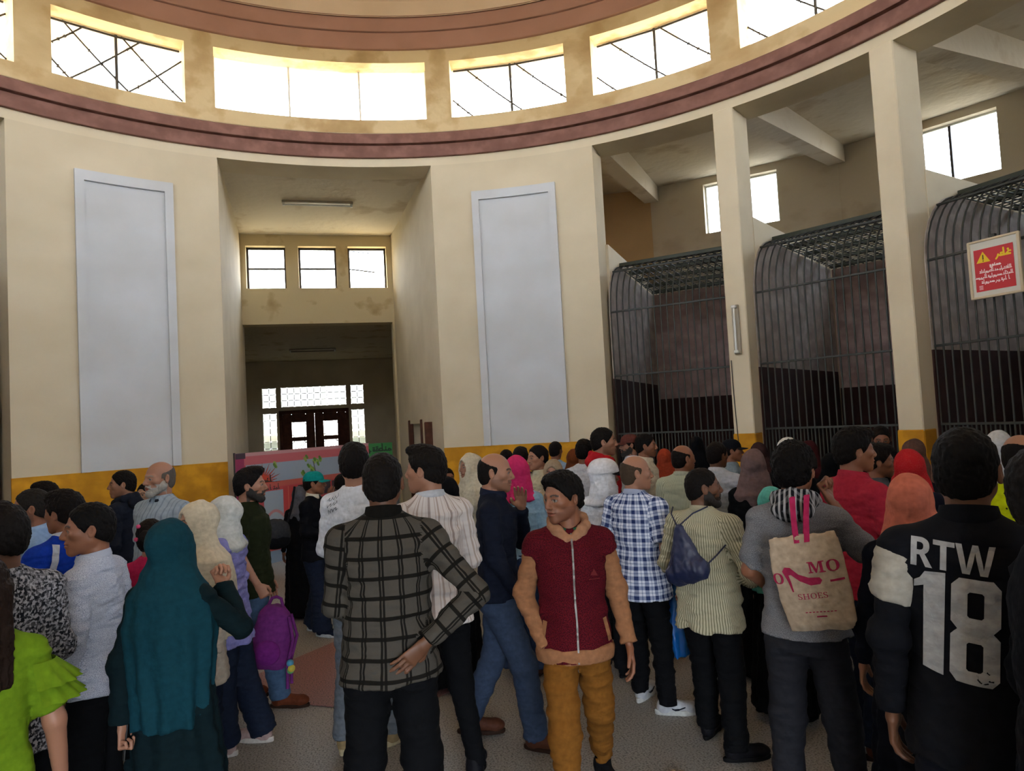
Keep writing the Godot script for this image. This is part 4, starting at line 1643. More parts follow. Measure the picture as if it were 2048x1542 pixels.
# at: x, height, z. d: everything else
func person(at: Vector3, yaw: float, d: Dictionary) -> Node3D:
	var s: float = at.y / 1.735
	var root := base("person", Vector3(at.x, 0, at.z), yaw)
	root.scale = Vector3.ONE * s
	tag(root, d.label, "person", d.get("group", ""))
	var fem: bool = d.get("fem", false)
	var wide: float = d.get("wide", 1.0)
	var cell: float = d.get("cell", 0.015)
	var near: bool = d.get("near", false)
	var sh: Vector3 = d.get("lean", Vector3.ZERO) # how far the shoulders are moved from over the hips
	var skin: Color = skins[d.get("skin", 0)]
	var hair_col := Color(d.get("hair_col", "191412"))
	var hk: float = d.get("head", 1.0)
	crease.seed = int(absf(at.x * 1371 + at.z * 733)) % 9973
	var top: Dictionary = d.top
	var short_sleeves: bool = top.get("sleeve", "long") == "short"
	var bw := wide * (0.88 if fem else 1.0)
	# ---- joints
	var shoulders := []
	var elbows := []
	var wrists := []
	for i in 2: # 0 left (+x), 1 right (-x)
		var g := 1.0 if i == 0 else -1.0
		var w = d.get("left" if i == 0 else "right", "down")
		var e: Array = ARMS[w] if w is String else w
		shoulders.append(Vector3(g * 0.168 * bw, 1.376, -0.012) + sh)
		var ws := lerpf(1.0, wide, 0.8)
		elbows.append(Vector3(g * e[0].x * ws * (0.93 if fem else 1.0), e[0].y, e[0].z) + sh * 0.8)
		wrists.append(Vector3(g * e[1].x * ws, e[1].y, e[1].z) + sh * 0.6)
	var feet: Array = d.get("feet", [[0.10, 0.0, 0.0, 12.0], [-0.10, 0.0, 0.0, -12.0]]) # x, z, lift, turned out
	# ---- the body: head, neck, trunk, arms and hands as one surface
	var arrays := [PackedVector3Array(), PackedVector3Array(), PackedInt32Array()]
	var hd := head_for(near, fem)
	var turn := deg_to_rad(d.get("turn", 0.0))
	var nod := deg_to_rad(d.get("nod", 0.0))
	var roll := deg_to_rad(d.get("roll", 0.0))
	var hb := Basis(Vector3.UP, turn) * Basis(Vector3.RIGHT, nod) * Basis(Vector3.BACK, roll)
	var pivot := Vector3(0, 1.515, -0.012) + sh
	var ht := Transform3D(hb.scaled(Vector3.ONE * hk), pivot + hb * Vector3(0, 0.085, 0.022) * hk)
	join(arrays, hd[0], ht)
	var cols := face_colours(hd[1], skin, hair_col, d.get("beard", ""))
	var skin_lin := skin.srgb_to_linear()
	var blo := Vector3(-0.24, 0.82, -0.12)
	var bhi := Vector3(0.24, 1.56, 0.12)
	for i in 2:
		for p in [shoulders[i], elbows[i], wrists[i]]:
			blo = blo.min(p - Vector3.ONE * 0.07)
			bhi = bhi.max(p + Vector3.ONE * 0.07)
	var f := Field.new(blo, bhi, 0.022 if not short_sleeves else 0.014)
	f.limb(Vector3(0, 1.40, -0.014) + sh, Vector3(0, 1.53, -0.008) + sh, Vector2(0.052, 0.048) * (0.88 if fem else 1.0), Vector2(0.052, 0.053) * (0.88 if fem else 1.0), Vector3.RIGHT, 0.02)
	f.stack([[0.86, 0, 0, 0.12 * bw, 0.07], [1.1, sh.x * 0.4, sh.z * 0.4, 0.11 * bw, 0.065], [1.32, sh.x * 0.9, sh.z * 0.9, 0.13 * bw, 0.065], [1.42, sh.x, sh.z - 0.01, 0.06, 0.04]], 0.02)
	for i in 2:
		f.limb(shoulders[i], elbows[i], Vector2(0.044, 0.044) * wide, Vector2(0.036, 0.036) * wide, Vector3.RIGHT, 0.03)
		f.limb(elbows[i], wrists[i], Vector2(0.037, 0.037) * wide, Vector2(0.025, 0.024), Vector3.RIGHT, 0.02)
	join(arrays, f.mesh(), Transform3D.IDENTITY)
	for i in 2:
		var pose: String = d.get("lhand" if i == 0 else "rhand", "relaxed")
		if pose == "hidden": # in a pocket
			continue
		var hm: Array = mould[pose]
		if i == 0:
			if not mould.has(pose + "_left"):
				mould[pose + "_left"] = mirrored(hm)
			hm = mould[pose + "_left"]
		var dir: Vector3 = (wrists[i] - elbows[i]).normalized()
		var hint: Vector3 = d.get("lthumb" if i == 0 else "rthumb", Vector3(0, 0, 1))
		dir = (dir + d.get("lbend" if i == 0 else "rbend", Vector3.ZERO)).normalized()
		var bz := (hint - dir * hint.dot(dir)).normalized()
		var hbz := Basis((-dir).cross(bz), -dir, bz)
		join(arrays, hm, Transform3D(hbz.scaled(Vector3.ONE * d.get("hand", 1.0)), wrists[i] + dir * 0.012))
	var was := cols.size()
	cols.resize(arrays[0].size())
	for i in range(was, cols.size()):
		cols[i] = skin_lin
	put("body", mesh_of(arrays, null, cols), skin_mat, root)
	# ---- hair, beard
	var hair: String = d.get("hair", "short")
	if hair:
		var hm := plain(hair_col.darkened(0.35), 0.7)
		hm.metallic_specular = 0.22
		hm.normal_enabled = true
		hm.normal_texture = fold_tex
		hm.uv1_triplanar = true
		hm.uv1_scale = Vector3(22, 6, 22)
		put("hair", mould["hair_" + hair], hm, root).transform = ht
	if d.get("beard", "") in ["full", "grey"]:
		put("beard", mould["beard"], plain(hair_col if d.beard == "full" else Color("8f8b84"), 0.8), root).transform = ht
	# ---- top
	var hem: float = top.get("hem", 0.80)
	var loose: float = top.get("loose", 0.0)
	var gown: bool = top.get("gown", false)
	var up: float = top.get("neck", 1.485)
	var lo := Vector3(-0.28, hem - 0.03, -0.22)
	var hi := Vector3(0.28, 1.53, 0.22)
	if gown:
		var gw: float = top.get("flare", 0.0) + 0.055
		lo = Vector3(-0.26 - gw, hem - 0.03, -0.22 - gw)
		hi = Vector3(0.26 + gw, 1.55, 0.22 + gw)
	lo.x -= maxf(0, wide - 1.0) * 0.3 + absf(sh.x)
	hi.x += maxf(0, wide - 1.0) * 0.3 + absf(sh.x)
	lo.z -= absf(sh.z)
	hi.z += absf(sh.z)
	for i in 2:
		for p in [elbows[i], wrists[i]]:
			lo = lo.min(p - Vector3.ONE * 0.09)
			hi = hi.max(p + Vector3.ONE * 0.09)
	f = Field.new(lo, hi, cell)
	var wb := bw + loose * 2.0
	var belly: float = d.get("belly", 0.0)
	var st := []
	if gown:
		var fl: float = top.get("flare", 0.0)
		st = [[hem, 0, 0, 0.25 + fl, 0.21 + fl], [0.45, 0, 0, 0.22 + fl * 0.5, 0.17 + fl * 0.4], [0.85, 0, 0, 0.195 * wide, 0.14 * wide], [1.08, sh.x * 0.4, sh.z * 0.4 + 0.005, 0.168 * wide, 0.125 * wide], [1.25, sh.x * 0.8, sh.z * 0.8 + 0.01, 0.175 * wide, 0.130 * wide], [1.36, sh.x, sh.z, 0.18 * wide, 0.11 * wide], [1.43, sh.x, sh.z - 0.01, 0.12, 0.075], [up, sh.x, sh.z - 0.012, 0.068, 0.062]]
	else:
		st = [[hem, 0, belly * 0.3 - 0.006, (0.176 if fem else 0.180) * wb + 0.016, 0.138 * wb + 0.006 + belly * 0.5], [0.95, sh.x * 0.15, sh.z * 0.15 + belly * 0.6, 0.172 * wb + 0.006, 0.126 * wb + belly * 0.8], [1.10, sh.x * 0.4, sh.z * 0.4 + belly * 0.7, (0.150 if fem else 0.165) * wb, 0.110 * wb + belly * 0.7], [1.26, sh.x * 0.8, sh.z * 0.8 + 0.006, 0.178 * wb, 0.120 * wb + belly * 0.2], [1.36, sh.x, sh.z, 0.180 * wb, 0.112 * wb], [1.43, sh.x, sh.z - 0.014, 0.115 * bw, 0.086], [up, sh.x, sh.z - 0.012, 0.068, 0.068]]
	f.stack(st, 0.02, top.get("folds", 0.004 if not gown else 0.014), top.get("count", 7.0 if not gown else 10.0), at.x * 3.0)
	var ar := 0.0545 * lerpf(1.0, wide, 0.7) * (0.88 if fem else 1.0) + loose * 0.4
	for i in 2:
		var yoke: Vector3 = shoulders[i]
		f.limb(Vector3(0.05 * (1 if i == 0 else -1), 1.425, -0.014) + sh, yoke, Vector2(0.05, 0.055), Vector2(ar, ar), Vector3.BACK, 0.03)
		if top.has("sleeve_mat"): # the body cloth drops over the shoulder and ends in a seam
			f.limb(shoulders[i], shoulders[i].lerp(elbows[i], 0.24), Vector2(ar, ar) * 1.08, Vector2(ar, ar) * 1.13, Vector3.RIGHT, 0.02, true)
	var zone = top.get("sleeve_mat")
	var cuff: float = top.get("cuff", 0.036)
	var sleeve_fields := []
	for i in 2:
		var tgt: Field = f
		if zone != null:
			tgt = Field.new((shoulders[i].min(elbows[i])).min(wrists[i]) - Vector3.ONE * 0.1, (shoulders[i].max(elbows[i])).max(wrists[i]) + Vector3.ONE * 0.1, cell)
			sleeve_fields.append(tgt)
		if short_sleeves:
			tgt.limb(shoulders[i], shoulders[i].lerp(elbows[i], 0.86), Vector2(ar, ar), Vector2(ar * 1.02 + 0.004, ar * 1.02 + 0.004), Vector3.RIGHT, 0.025, true)
		else:
			tgt.limb(shoulders[i], elbows[i], Vector2(ar, ar), Vector2(ar * 0.86, ar * 0.86), Vector3.RIGHT, 0.03)
			tgt.limb(elbows[i], wrists[i].lerp(elbows[i], top.get("push", 0.0)), Vector2(ar * 0.86, ar * 0.86), Vector2(cuff + loose * 0.3, cuff + loose * 0.3), Vector3.RIGHT, 0.025, true)
			tgt.ball(elbows[i], Vector3.ONE * ar * 0.86, 0.02)
	var amp: float = top.get("amp", 0.007) * 1.45
	f.rumple(crease, amp, Vector3(480, 1350, 480), hem - 0.1, 1.40)
	f.rumple(crease, amp * 0.5, Vector3(1100, 3000, 1100), hem - 0.1, 1.40)
	var arms := []
	for i in 2:
		arms.append([shoulders[i], elbows[i], 0.0])
		arms.append([elbows[i], wrists[i], 0.3])
	var called: String = top.get("called", "shirt")
	var shirt: MeshInstance3D
	var fm := f.mesh()
	if top.get("woven", false):
		var w := pattern_uv(fm, arms)
		shirt = put(called, mesh_of(w[0], w[1]), top.m, root)
	else:
		shirt = put(called, mesh_of(fm), top.m, root)
	for i in sleeve_fields.size():
		var sf: Field = sleeve_fields[i]
		sf.rumple(crease, amp, Vector3(450, 1500, 450))
		sf.rumple(crease, amp * 0.7, Vector3(1000, 3300, 1000))
		put("sleeve", mesh_of(sf.mesh()), zone, shirt)
	lookup["shirt"] = f
	lookup["arm_radius"] = ar
	lookup["amp"] = amp
	lookup["shirt_node"] = shirt
	lookup["head"] = ht
	lookup["wrists"] = wrists
	lookup["elbows"] = elbows
	lookup["shoulders"] = shoulders
	# ---- collar, hood, hem band
	if top.has("collar"):
		var m := Mb.new()
		var r0 := 0.064
		var high: float = top.get("collar_h", 0.036)
		var rings := []
		for q in [[0.010, 0.0], [0.012, 0.3], [0.006, 1.0], [0.0, 1.0], [0.002, 0.2]]:
			var ring := PackedVector3Array()
			for k in 25:
				var a := lerpf(0.28, TAU - 0.28, k / 24.0)
				var fl := 0.012 * maxf(0, cos(a)) # wider in front
				ring.append(Vector3(sin(a) * (r0 + q[0] * 1.3), 1.468 + q[1] * high - 0.026 * (0.5 + 0.5 * cos(a)), -0.012 + cos(a) * (0.062 + q[0] * 1.3 + fl)) + sh)
			rings.append(ring)
		m.loft(rings, false)
		put("collar", m.made(), top.collar, shirt)
	if top.has("hood"):
		var hf := Field.new(Vector3(-0.19, 1.32, -0.22) + sh, Vector3(0.19, 1.56, 0.17) + sh, 0.011)
		for k in 10:
			var a := lerpf(0.22, TAU - 0.22, k / 10.0)
			var b := lerpf(0.22, TAU - 0.22, (k + 1) / 10.0)
			var p := Vector3(sin(a) * 0.090, 1.462 - 0.035 * cos(a) - (0.03 if cos(a) > 0.8 else 0.0), -0.015 + cos(a) * 0.092) + sh
			var q := Vector3(sin(b) * 0.090, 1.462 - 0.035 * cos(b) - (0.03 if cos(b) > 0.8 else 0.0), -0.015 + cos(b) * 0.092) + sh
			hf.limb(p, q, Vector2(0.034, 0.022), Vector2(0.034, 0.022), Vector3.UP, 0.02)
		hf.ball(Vector3(0, 1.435, -0.115) + sh, Vector3(0.095, 0.055, 0.045), 0.03)
		hf.rumple(crease, 0.008, Vector3(1100, 1500, 1100))
		put("hood", mesh_of(hf.mesh()), top.hood, shirt)
	# ---- trousers
	if not gown or d.has("legs"):
		var lg: Dictionary = d.get("legs", {"m": cloth("1c1c20")})
		var kr: float = lg.get("knee", 0.070) * lerpf(1.0, wide, 0.6)
		var an: float = lg.get("ankle", 0.060)
		var hemy: float = lg.get("hem", 0.06)
		var zlo := -0.18
		var zhi := 0.18
		var xlo := -0.23 * wide
		var xhi := 0.23 * wide
		for ft in feet:
			zlo = minf(zlo, ft[1] - 0.15)
			zhi = maxf(zhi, ft[1] + 0.15)
			xlo = minf(xlo, ft[0] - 0.13)
			xhi = maxf(xhi, ft[0] + 0.13)
		f = Field.new(Vector3(xlo, 0.0, zlo), Vector3(xhi, 1.05 if gown or top.get("tucked", false) else minf(1.05, hem + 0.06), zhi), maxf(cell, 0.0125))
		f.stack([[0.80, 0, -0.012, 0.162 * bw, 0.112 * wide], [0.90, 0, -0.008, 0.165 * bw, 0.115 * wide], [1.02, 0, 0.0, 0.150 * bw, 0.103 * wide]], 0.04)
		for i in 2:
			var ft: Array = feet[i]
			var g := 1.0 if i == 0 else -1.0
			var hip := Vector3(g * 0.085 * bw, 0.86, -0.01)
			var ank := Vector3(ft[0], 0.085 + ft[2], ft[1] - 0.02)
			var mid := (hip + ank) * 0.5 + Vector3(0, 0.015, 0.025 + absf(ft[1]) * 0.12 + ft[2] * 0.8)
			f.limb(hip, mid, Vector2(0.092 * wide, 0.102 * wide), Vector2(kr, kr * 1.05), Vector3.RIGHT, 0.035)
			var hem_p := ank.lerp(mid, (hemy - 0.085) / 0.4) if hemy != 0.06 else ank - (mid - ank).normalized() * 0.02
			f.limb(mid, hem_p, Vector2(kr, kr * 1.05), Vector2(an, an * 1.1), Vector3.RIGHT, 0.03, true)
			if lg.has("bag"):
				f.ball(mid + Vector3(0, 0.1, 0), Vector3(kr + 0.02, 0.16, kr + 0.02), 0.04)
		f.rumple(crease, lg.get("amp", 0.006) * 1.5, Vector3(450, 1700, 450), 0.0, 0.95)
		f.rumple(crease, lg.get("amp", 0.006) * 0.8, Vector3(1400, 4200, 1400), 0.0, 0.30)
		if not gown and not top.get("tucked", false):
			f.plane(Vector3.UP, Vector3(0, hem + 0.035, 0))
		put(lg.get("called", "trousers"), mesh_of(f.mesh()), lg.m, root)
	if d.get("feet_seen", true) or not gown:
		var sk: Dictionary = d.get("shoes", {"m": cloth("17171a", 0.6), "sole": cloth("17171a", 0.6)})
		for i in 2:
			var ft: Array = feet[i]
			var kind: String = sk.get("kind", "shoe")
			var o := put("shoe", mould[kind], sk.m, root)
			o.transform = Transform3D(Basis(Vector3.UP, deg_to_rad(ft[3])) * Basis(Vector3.RIGHT, ft[2] * 2.5) * Basis.from_scale(Vector3.ONE * sk.get("size", 1.0)), Vector3(ft[0], ft[2], ft[1]))
			put("sole", mould[sk.get("under", "sole")], sk.sole, o)
			if sk.has("mark"):
				for side: float in [-1.0, 1.0]:
					var mb := Mb.new()
					var row := [Vector3(0.036, 0.052, 0.005), Vector3(0.045, 0.040, 0.03), Vector3(0.048, 0.044, 0.06), Vector3(0.047, 0.058, 0.10)]
					var ws := [0.003, 0.008, 0.009, 0.002]
					for k in 3:
						var p0: Vector3 = row[k] * Vector3(side, 1, 1)
						var p1: Vector3 = row[k + 1] * Vector3(side, 1, 1)
						mb.rod(PackedVector3Array([p0, p1]), (ws[k] + ws[k + 1]) * 0.35, 6)
					put("side_mark", mb.made(), sk.mark, o)
	# ---- headscarf
	if d.has("scarf"):
		headscarf(root, d.scarf, ht, hk, sh, wide * d.scarf.get("wide", 1.0), cell)
	if d.has("cap"):
		cap(root, d.cap, ht)
	return root

func headscarf(root: Node3D, sc: Dictionary, ht: Transform3D, hk: float, sh: Vector3, wide: float, cell: float) -> void:
	var drape: String = sc.get("drape", "tuck")
	var back: float = sc.get("back", 1.10) # how far down it hangs
	var front: float = sc.get("front", 1.28)
	var f := Field.new(Vector3(-0.27, (minf(back, front) if drape != "tuck" else front) - 0.05, -0.22) + sh, Vector3(0.27, 1.76, 0.20) + sh, maxf(minf(cell, 0.013), 0.012) if cell < 0.02 else 0.016)
	var b := ht.basis.orthonormalized()
	var o := ht.origin
	f.ball(o + b * Vector3(0, 0.030, -0.014) * hk, Vector3(0.090, 0.105, 0.112) * hk, 0.01, false, b.inverse() if false else Basis(b.x, b.y, b.z))
	f.ball(o + b * Vector3(0, 0.02, -0.075) * hk, Vector3(0.066, 0.066, 0.060) * hk, 0.03)
	f.limb(o + b * Vector3(0, -0.04, 0.022) * hk, Vector3(0, 1.475, -0.005) + sh, Vector2(0.088, 0.093) * hk, Vector2(0.108, 0.100), Vector3.RIGHT, 0.05)
	if drape == "tuck":
		f.stack([[front, sh.x, sh.z + 0.02, 0.155 * wide, 0.128 * wide], [1.38, sh.x, sh.z + 0.005, 0.185 * wide, 0.135 * wide], [1.45, sh.x, sh.z - 0.005, 0.125, 0.095], [1.54, sh.x, sh.z, 0.098, 0.094]], 0.04, 0.008, 9.0, front * 7)
	else:
		f.stack([[back, sh.x * 0.4, sh.z * 0.5 - 0.03, 0.165 * wide, 0.14 * wide], [1.26, sh.x * 0.9, sh.z * 0.9 - 0.01, 0.215 * wide, 0.15 * wide], [1.39, sh.x, sh.z - 0.01, 0.205 * wide, 0.128 * wide], [1.46, sh.x, sh.z - 0.005, 0.14, 0.10], [1.56, sh.x, sh.z, 0.09, 0.09]], 0.03, 0.013, 11.0, back * 5)
	f.rumple(crease, 0.008, Vector3(900, 700, 900))
	f.rumple(crease, 0.004, Vector3(2600, 1300, 2600))
	if not sc.get("veil", false):
		f.ball(o + b * Vector3(0, -0.016, 0.108) * hk, Vector3(0.061, 0.083, 0.082) * hk, 0.008, true, Basis(b.x, b.y, b.z))
	put(sc.get("called", "headscarf"), mesh_of(f.mesh()), sc.m, root)

func cap(root: Node3D, cp: Dictionary, ht: Transform3D) -> void:
	var b := ht.basis
	var turn: float = deg_to_rad(cp.get("turn", 0.0))
	var m := Mb.new()
	var rings := []
	var big: float = cp.get("big", 1.0)
	for j in 9:
		var a := j / 8.0 * PI / 2
		var ring := PackedVector3Array()
		for i in 24:
			var t := TAU * i / 24
			var r := cos(a) ** 0.75
			ring.append(Vector3(sin(t) * 0.087 * r, 0.03 + 0.094 * sin(a), -0.012 + cos(t) * 0.106 * r) * big)
		rings.append(ring)
	m.loft(rings, true)
	var o := put("cap", m.made(), cp.m, root)
	o.transform = ht * Transform3D(Basis(Vector3.UP, turn), Vector3.ZERO)
	m = Mb.new()
	var top := []
	for j in 5:
		var row := PackedVector3Array()
		for i in 13:
			var t := lerpf(-1.05, 1.05, i / 12.0)
			var ext := 0.072 * (j / 4.0) * cos(t * 0.9)
			row.append(Vector3(sin(t) * (0.087 + ext * 0.25), 0.034 - 0.012 * (j / 4.0) - 0.012 * sin(t) * sin(t), -0.012 + cos(t) * 0.104 + ext) * big)
		top.append(row)
	m.loft(top, false)
	var under := []
	for j in range(4, -1, -1):
		var row: PackedVector3Array = top[j].duplicate()
		for i in row.size():
			row[i].y -= 0.004
		under.append(row)
	m.loft(under, false)
	put("visor", m.made(), cp.get("visor", cp.m), o)

# ---- patterns
func plaid_print(ground: Color, dark: Color, faint: Color) -> Image: # one repeat: broad square with a double dark line each way
	var im := canvas(96, 96, ground)
	var rng := RandomNumberGenerator.new()
	rng.seed = 5
	for y in 96:
		for x in 96:
			var c := ground.lerp(faint, rng.randf() * 0.5)
			var vx := (x >= 4 and x < 14) or (x >= 20 and x < 30)
			var hy := y >= 8 and y < 27
			if vx and hy:
				c = dark
			elif vx:
				c = dark.lerp(ground, 0.12)
			elif hy:
				c = dark.lerp(ground, 0.04 if y % 3 else 0.22)
			im.set_pixel(x, y, c)
	return im

func check_print(a: Color, b: Color, c: Color) -> Image:
	var im := canvas(64, 64, a)
	for y in 64:
		for x in 64:
			var kx := 1 if x < 26 else (2 if x >= 42 and x < 48 else 0)
			var ky := 1 if y < 26 else (2 if y >= 42 and y < 48 else 0)
			var t := 0.0
			t += 0.45 if kx == 1 else (0.3 if kx == 2 else 0.0)
			t += 0.45 if ky == 1 else (0.3 if ky == 2 else 0.0)
			im.set_pixel(x, y, a.lerp(b, minf(t, 1.0)) if t < 0.8 else b.lerp(c, 0.5))
	return im

func stripe_print(ground: Color, bands: Array) -> Image: # bands: [from, to, colour] in 64ths
	var im := canvas(64, 8, ground)
	for b in bands:
		im.fill_rect(Rect2i(b[0], 0, b[1] - b[0], 8), b[2])
	return im

func speckle_print(a: Color, b: Color, seed_: int, share: float, size := 5) -> Image:
	var im := canvas(128, 128, a)
	var n := FastNoiseLite.new()
	n.seed = seed_
	n.frequency = 1.0 / size
	for y in 128:
		for x in 128:
			if n.get_noise_2d(x, y) > share:
				im.set_pixel(x, y, b)
	return im

func lettering(text: String, size: float, bold := true, serif := false) -> TextMesh:
	var t := TextMesh.new()
	var fnt := SystemFont.new()
	fnt.font_names = PackedStringArray(["Droid Serif" if serif else "Droid Sans"])
	fnt.font_weight = 700 if bold else 400
	t.font = fnt
	t.font_size = 64
	t.pixel_size = size / 46.0
	t.depth = 0.0
	t.text = text
	return t

# lays flat triangles (in x, y) onto the back of a garment: cut small, pushed to just outside its surface, with a second skin below
func laid_on(tris: PackedVector3Array, f: Field, where: Transform3D, from: Vector3, side := -1.0) -> ArrayMesh:
	var work := []
	for i in range(0, tris.size(), 3):
		work.append([tris[i], tris[i + 1], tris[i + 2], 0])
	var done := []
	while work.size():
		var t: Array = work.pop_back()
		var l := [t[0].distance_to(t[1]), t[1].distance_to(t[2]), t[2].distance_to(t[0])]
		var k := 0
		if l[1] > l[k]: k = 1
		if l[2] > l[k]: k = 2
		if l[k] > 0.013 and t[3] < 14:
			var a: Vector3 = t[k]
			var b: Vector3 = t[(k + 1) % 3]
			var c: Vector3 = t[(k + 2) % 3]
			var h := (a + b) * 0.5
			work.append([a, h, c, t[3] + 1])
			work.append([h, b, c, t[3] + 1])
		else:
			done.append(t)
	var v := PackedVector3Array()
	var n := PackedVector3Array()
	var ix := PackedInt32Array()
	for t in done:
		var ps := []
		for j in 3:
			var p: Vector3 = where * t[j]
			var z := 0.24 * side
			for k in 160:
				var dist := f.value(Vector3(p.x, p.y, z))
				if dist < 0.0055:
					break
				z -= clampf((dist - 0.005) * 0.6, 0.001, 0.01) * side
			ps.append(Vector3(p.x, p.y, z))
		var m: Vector3 = (ps[1] - ps[0]).cross(ps[2] - ps[0]).normalized()
		if m.z * side < 0.0:
			ps = [ps[0], ps[2], ps[1]]
			m = -m
		var k := v.size()
		for p in ps:
			v.append(p)
			n.append(m)
		ix.append_array(PackedInt32Array([k, k + 2, k + 1]))
	return mesh_of([v, n, ix])

func flat_tris(m: Mesh) -> PackedVector3Array:
	var a := m.surface_get_arrays(0)
	var vs: PackedVector3Array = a[Mesh.ARRAY_VERTEX]
	var out := PackedVector3Array()
	if a[Mesh.ARRAY_INDEX] != null and a[Mesh.ARRAY_INDEX].size():
		for i in a[Mesh.ARRAY_INDEX]:
			out.append(vs[i])
	else:
		out = vs
	return out

func poly_tris(p: PackedVector2Array) -> PackedVector3Array:
	var out := PackedVector3Array()
	for i in Geometry2D.triangulate_polygon(p):
		out.append(Vector3(p[i].x, p[i].y, 0))
	return out

# ---------------------------------------------------------------- the crowd
func crowd() -> void:
	var black := cloth("15161a")
	var jet := cloth("0e0f12")
	var jeans := cloth("2b3a55")
	var dark_jeans := cloth("1d2536")
	var charcoal := cloth("232429")
	var white := cloth("cfd3da")
	var cream := cloth("d6cdb8")
	var black_shoes := {"m": cloth("15151a", 0.6, 0.1), "sole": cloth("121214", 0.7, 0.1)}
	var white_shoes := {"m": cloth("aeb2b8", 0.6, 0.1), "sole": cloth("b9bbb8", 0.7, 0.1), "under": "thick_sole", "mark": cloth("1c1f2a")}
	var tan_shoes := {"m": cloth("9a8764", 0.8), "sole": cloth("c4b795", 0.8), "under": "thick_sole"}
	var navy_shoes := {"m": cloth("1c2436", 0.8), "sole": cloth("b9bec4", 0.7), "under": "thick_sole"}
	var brown_shoes := {"m": cloth("4b2c20", 0.6, 0.1), "sole": cloth("2a1b14", 0.7)}
	var pale_shoes := {"m": cloth("b49a96", 0.7), "sole": cloth("c9c2bc", 0.7), "under": "thick_sole"}
	var boots := {"kind": "boot", "m": cloth("5a2d1c", 0.7), "sole": cloth("2b1c15", 0.7)}
	var o: Node3D
	# ---- middle: the men with their backs to us
	var plaid := print_cloth(plaid_print(Color("403d38"), Color("110f0d"), Color("4c4842")), 1.0 / 0.078)
	o = person(Vector3(0.131, 1.796, 1.197), 3.011, {"label": "man seen from behind in grey and black plaid overshirt, hand on hip", "near": true, "hair": "short", "skin": 2, "wide": 1.04, "cell": 0.011,
		"top": {"m": plaid, "woven": true, "hem": 0.815, "loose": 0.012, "collar": cloth("14120f"), "collar_h": 0.05, "called": "overshirt", "amp": 0.008}, "right": "akimbo", "rhand": "flat", "rthumb": Vector3(0, -1, 0.2), "left": [Vector3(0.205, 1.12, 0.02), Vector3(0.13, 0.98, 0.2)],
		"legs": {"m": jet, "called": "jeans", "knee": 0.078, "ankle": 0.072}, "feet": [[0.15, 0.02, 0.0, 15.0], [-0.13, -0.02, 0.0, -15.0]], "shoes": black_shoes, "turn": -6})
	o = person(Vector3(0.052, 1.810, -0.114), 2.524, {"label": "tall man in white long-sleeved T-shirt and pale grey jeans seen from behind", "near": true, "hair": "full", "skin": 1,
		"top": {"m": white, "hem": 0.88, "loose": 0.012, "called": "T_shirt"}, "legs": {"m": cloth("6d7680"), "called": "jeans", "knee": 0.07, "ankle": 0.062}, "shoes": tan_shoes, "feet": [[0.10, -0.05, 0.0, 15.0], [-0.13, 0.10, 0.0, -15.0]], "left": "front", "right": "front", "turn": 30, "cell": 0.013})
	scrawl(Vector3(0.10, 1.36, 0))
	var wide_stripe := print_cloth(stripe_print(Color("bcb6b4"), [[0, 5, Color("9a8d86")], [10, 13, Color("a69a94")], [26, 34, Color("8f8480")], [38, 40, Color("a69a94")], [50, 53, Color("a39893")]]), 1.0 / 0.13)
	o = person(Vector3(0.411, 1.792, 0.524), -2.812, {"label": "man in white shirt with thin brown vertical stripes, behind the plaid man", "near": true, "hair": "quiff", "skin": 1, "turn": 38,
		"top": {"m": wide_stripe, "woven": true, "hem": 0.82, "loose": 0.02, "collar": cloth("b5bac2"), "amp": 0.009}, "legs": {"m": jet, "knee": 0.062, "ankle": 0.045}, "shoes": black_shoes, "feet": [[0.10, 0.0, 0.0, 15.0], [-0.19, 0.0, 0.0, -35.0]], "left": "front", "right": "front", "cell": 0.013})
	o = person(Vector3(0.715, 1.508, -0.838), 2.817, {"label": "woman in a black gown mostly hidden behind the striped-shirt man, hem showing", "fem": true, "hair": "", "skin": 1, "scarf": {"m": jet, "drape": "long"}, "top": {"m": jet, "gown": true, "hem": 0.05, "called": "gown"}, "left": "front", "right": "front", "feet_seen": false})
	o = person(Vector3(0.850, 1.718, 0.137), 1.215, {"label": "balding man in navy blazer and faded jeans, hand raised to his mouth", "near": true, "hair": "fringe", "skin": 1, "nod": 4, "beard": "thin",
		"top": {"m": cloth("171c2a"), "hem": 0.86, "loose": 0.012, "called": "blazer", "collar": cloth("1d2233"), "collar_h": 0.045}, "left": [Vector3(0.20, 1.15, 0.14), Vector3(0.05, 1.37, 0.155)], "lhand": "flat", "lthumb": Vector3(-0.3, 0.4, -1), "right": [Vector3(0.23, 1.13, 0.02), Vector3(0.25, 0.92, 0.14)],
		"legs": {"m": cloth("333f54"), "called": "jeans", "knee": 0.074, "ankle": 0.064}, "shoes": brown_shoes, "feet": [[0.09, -0.22, 0.02, 10.0], [-0.09, 0.20, 0.0, -14.0]], "cell": 0.012})
	# ---- the boy who walks towards us
	var knit := speckle_print(Color("521019"), Color("330a12"), 3, 0.05, 6)
	var km := print_cloth(knit, 6.0)
	var tan_m := cloth("96694a")
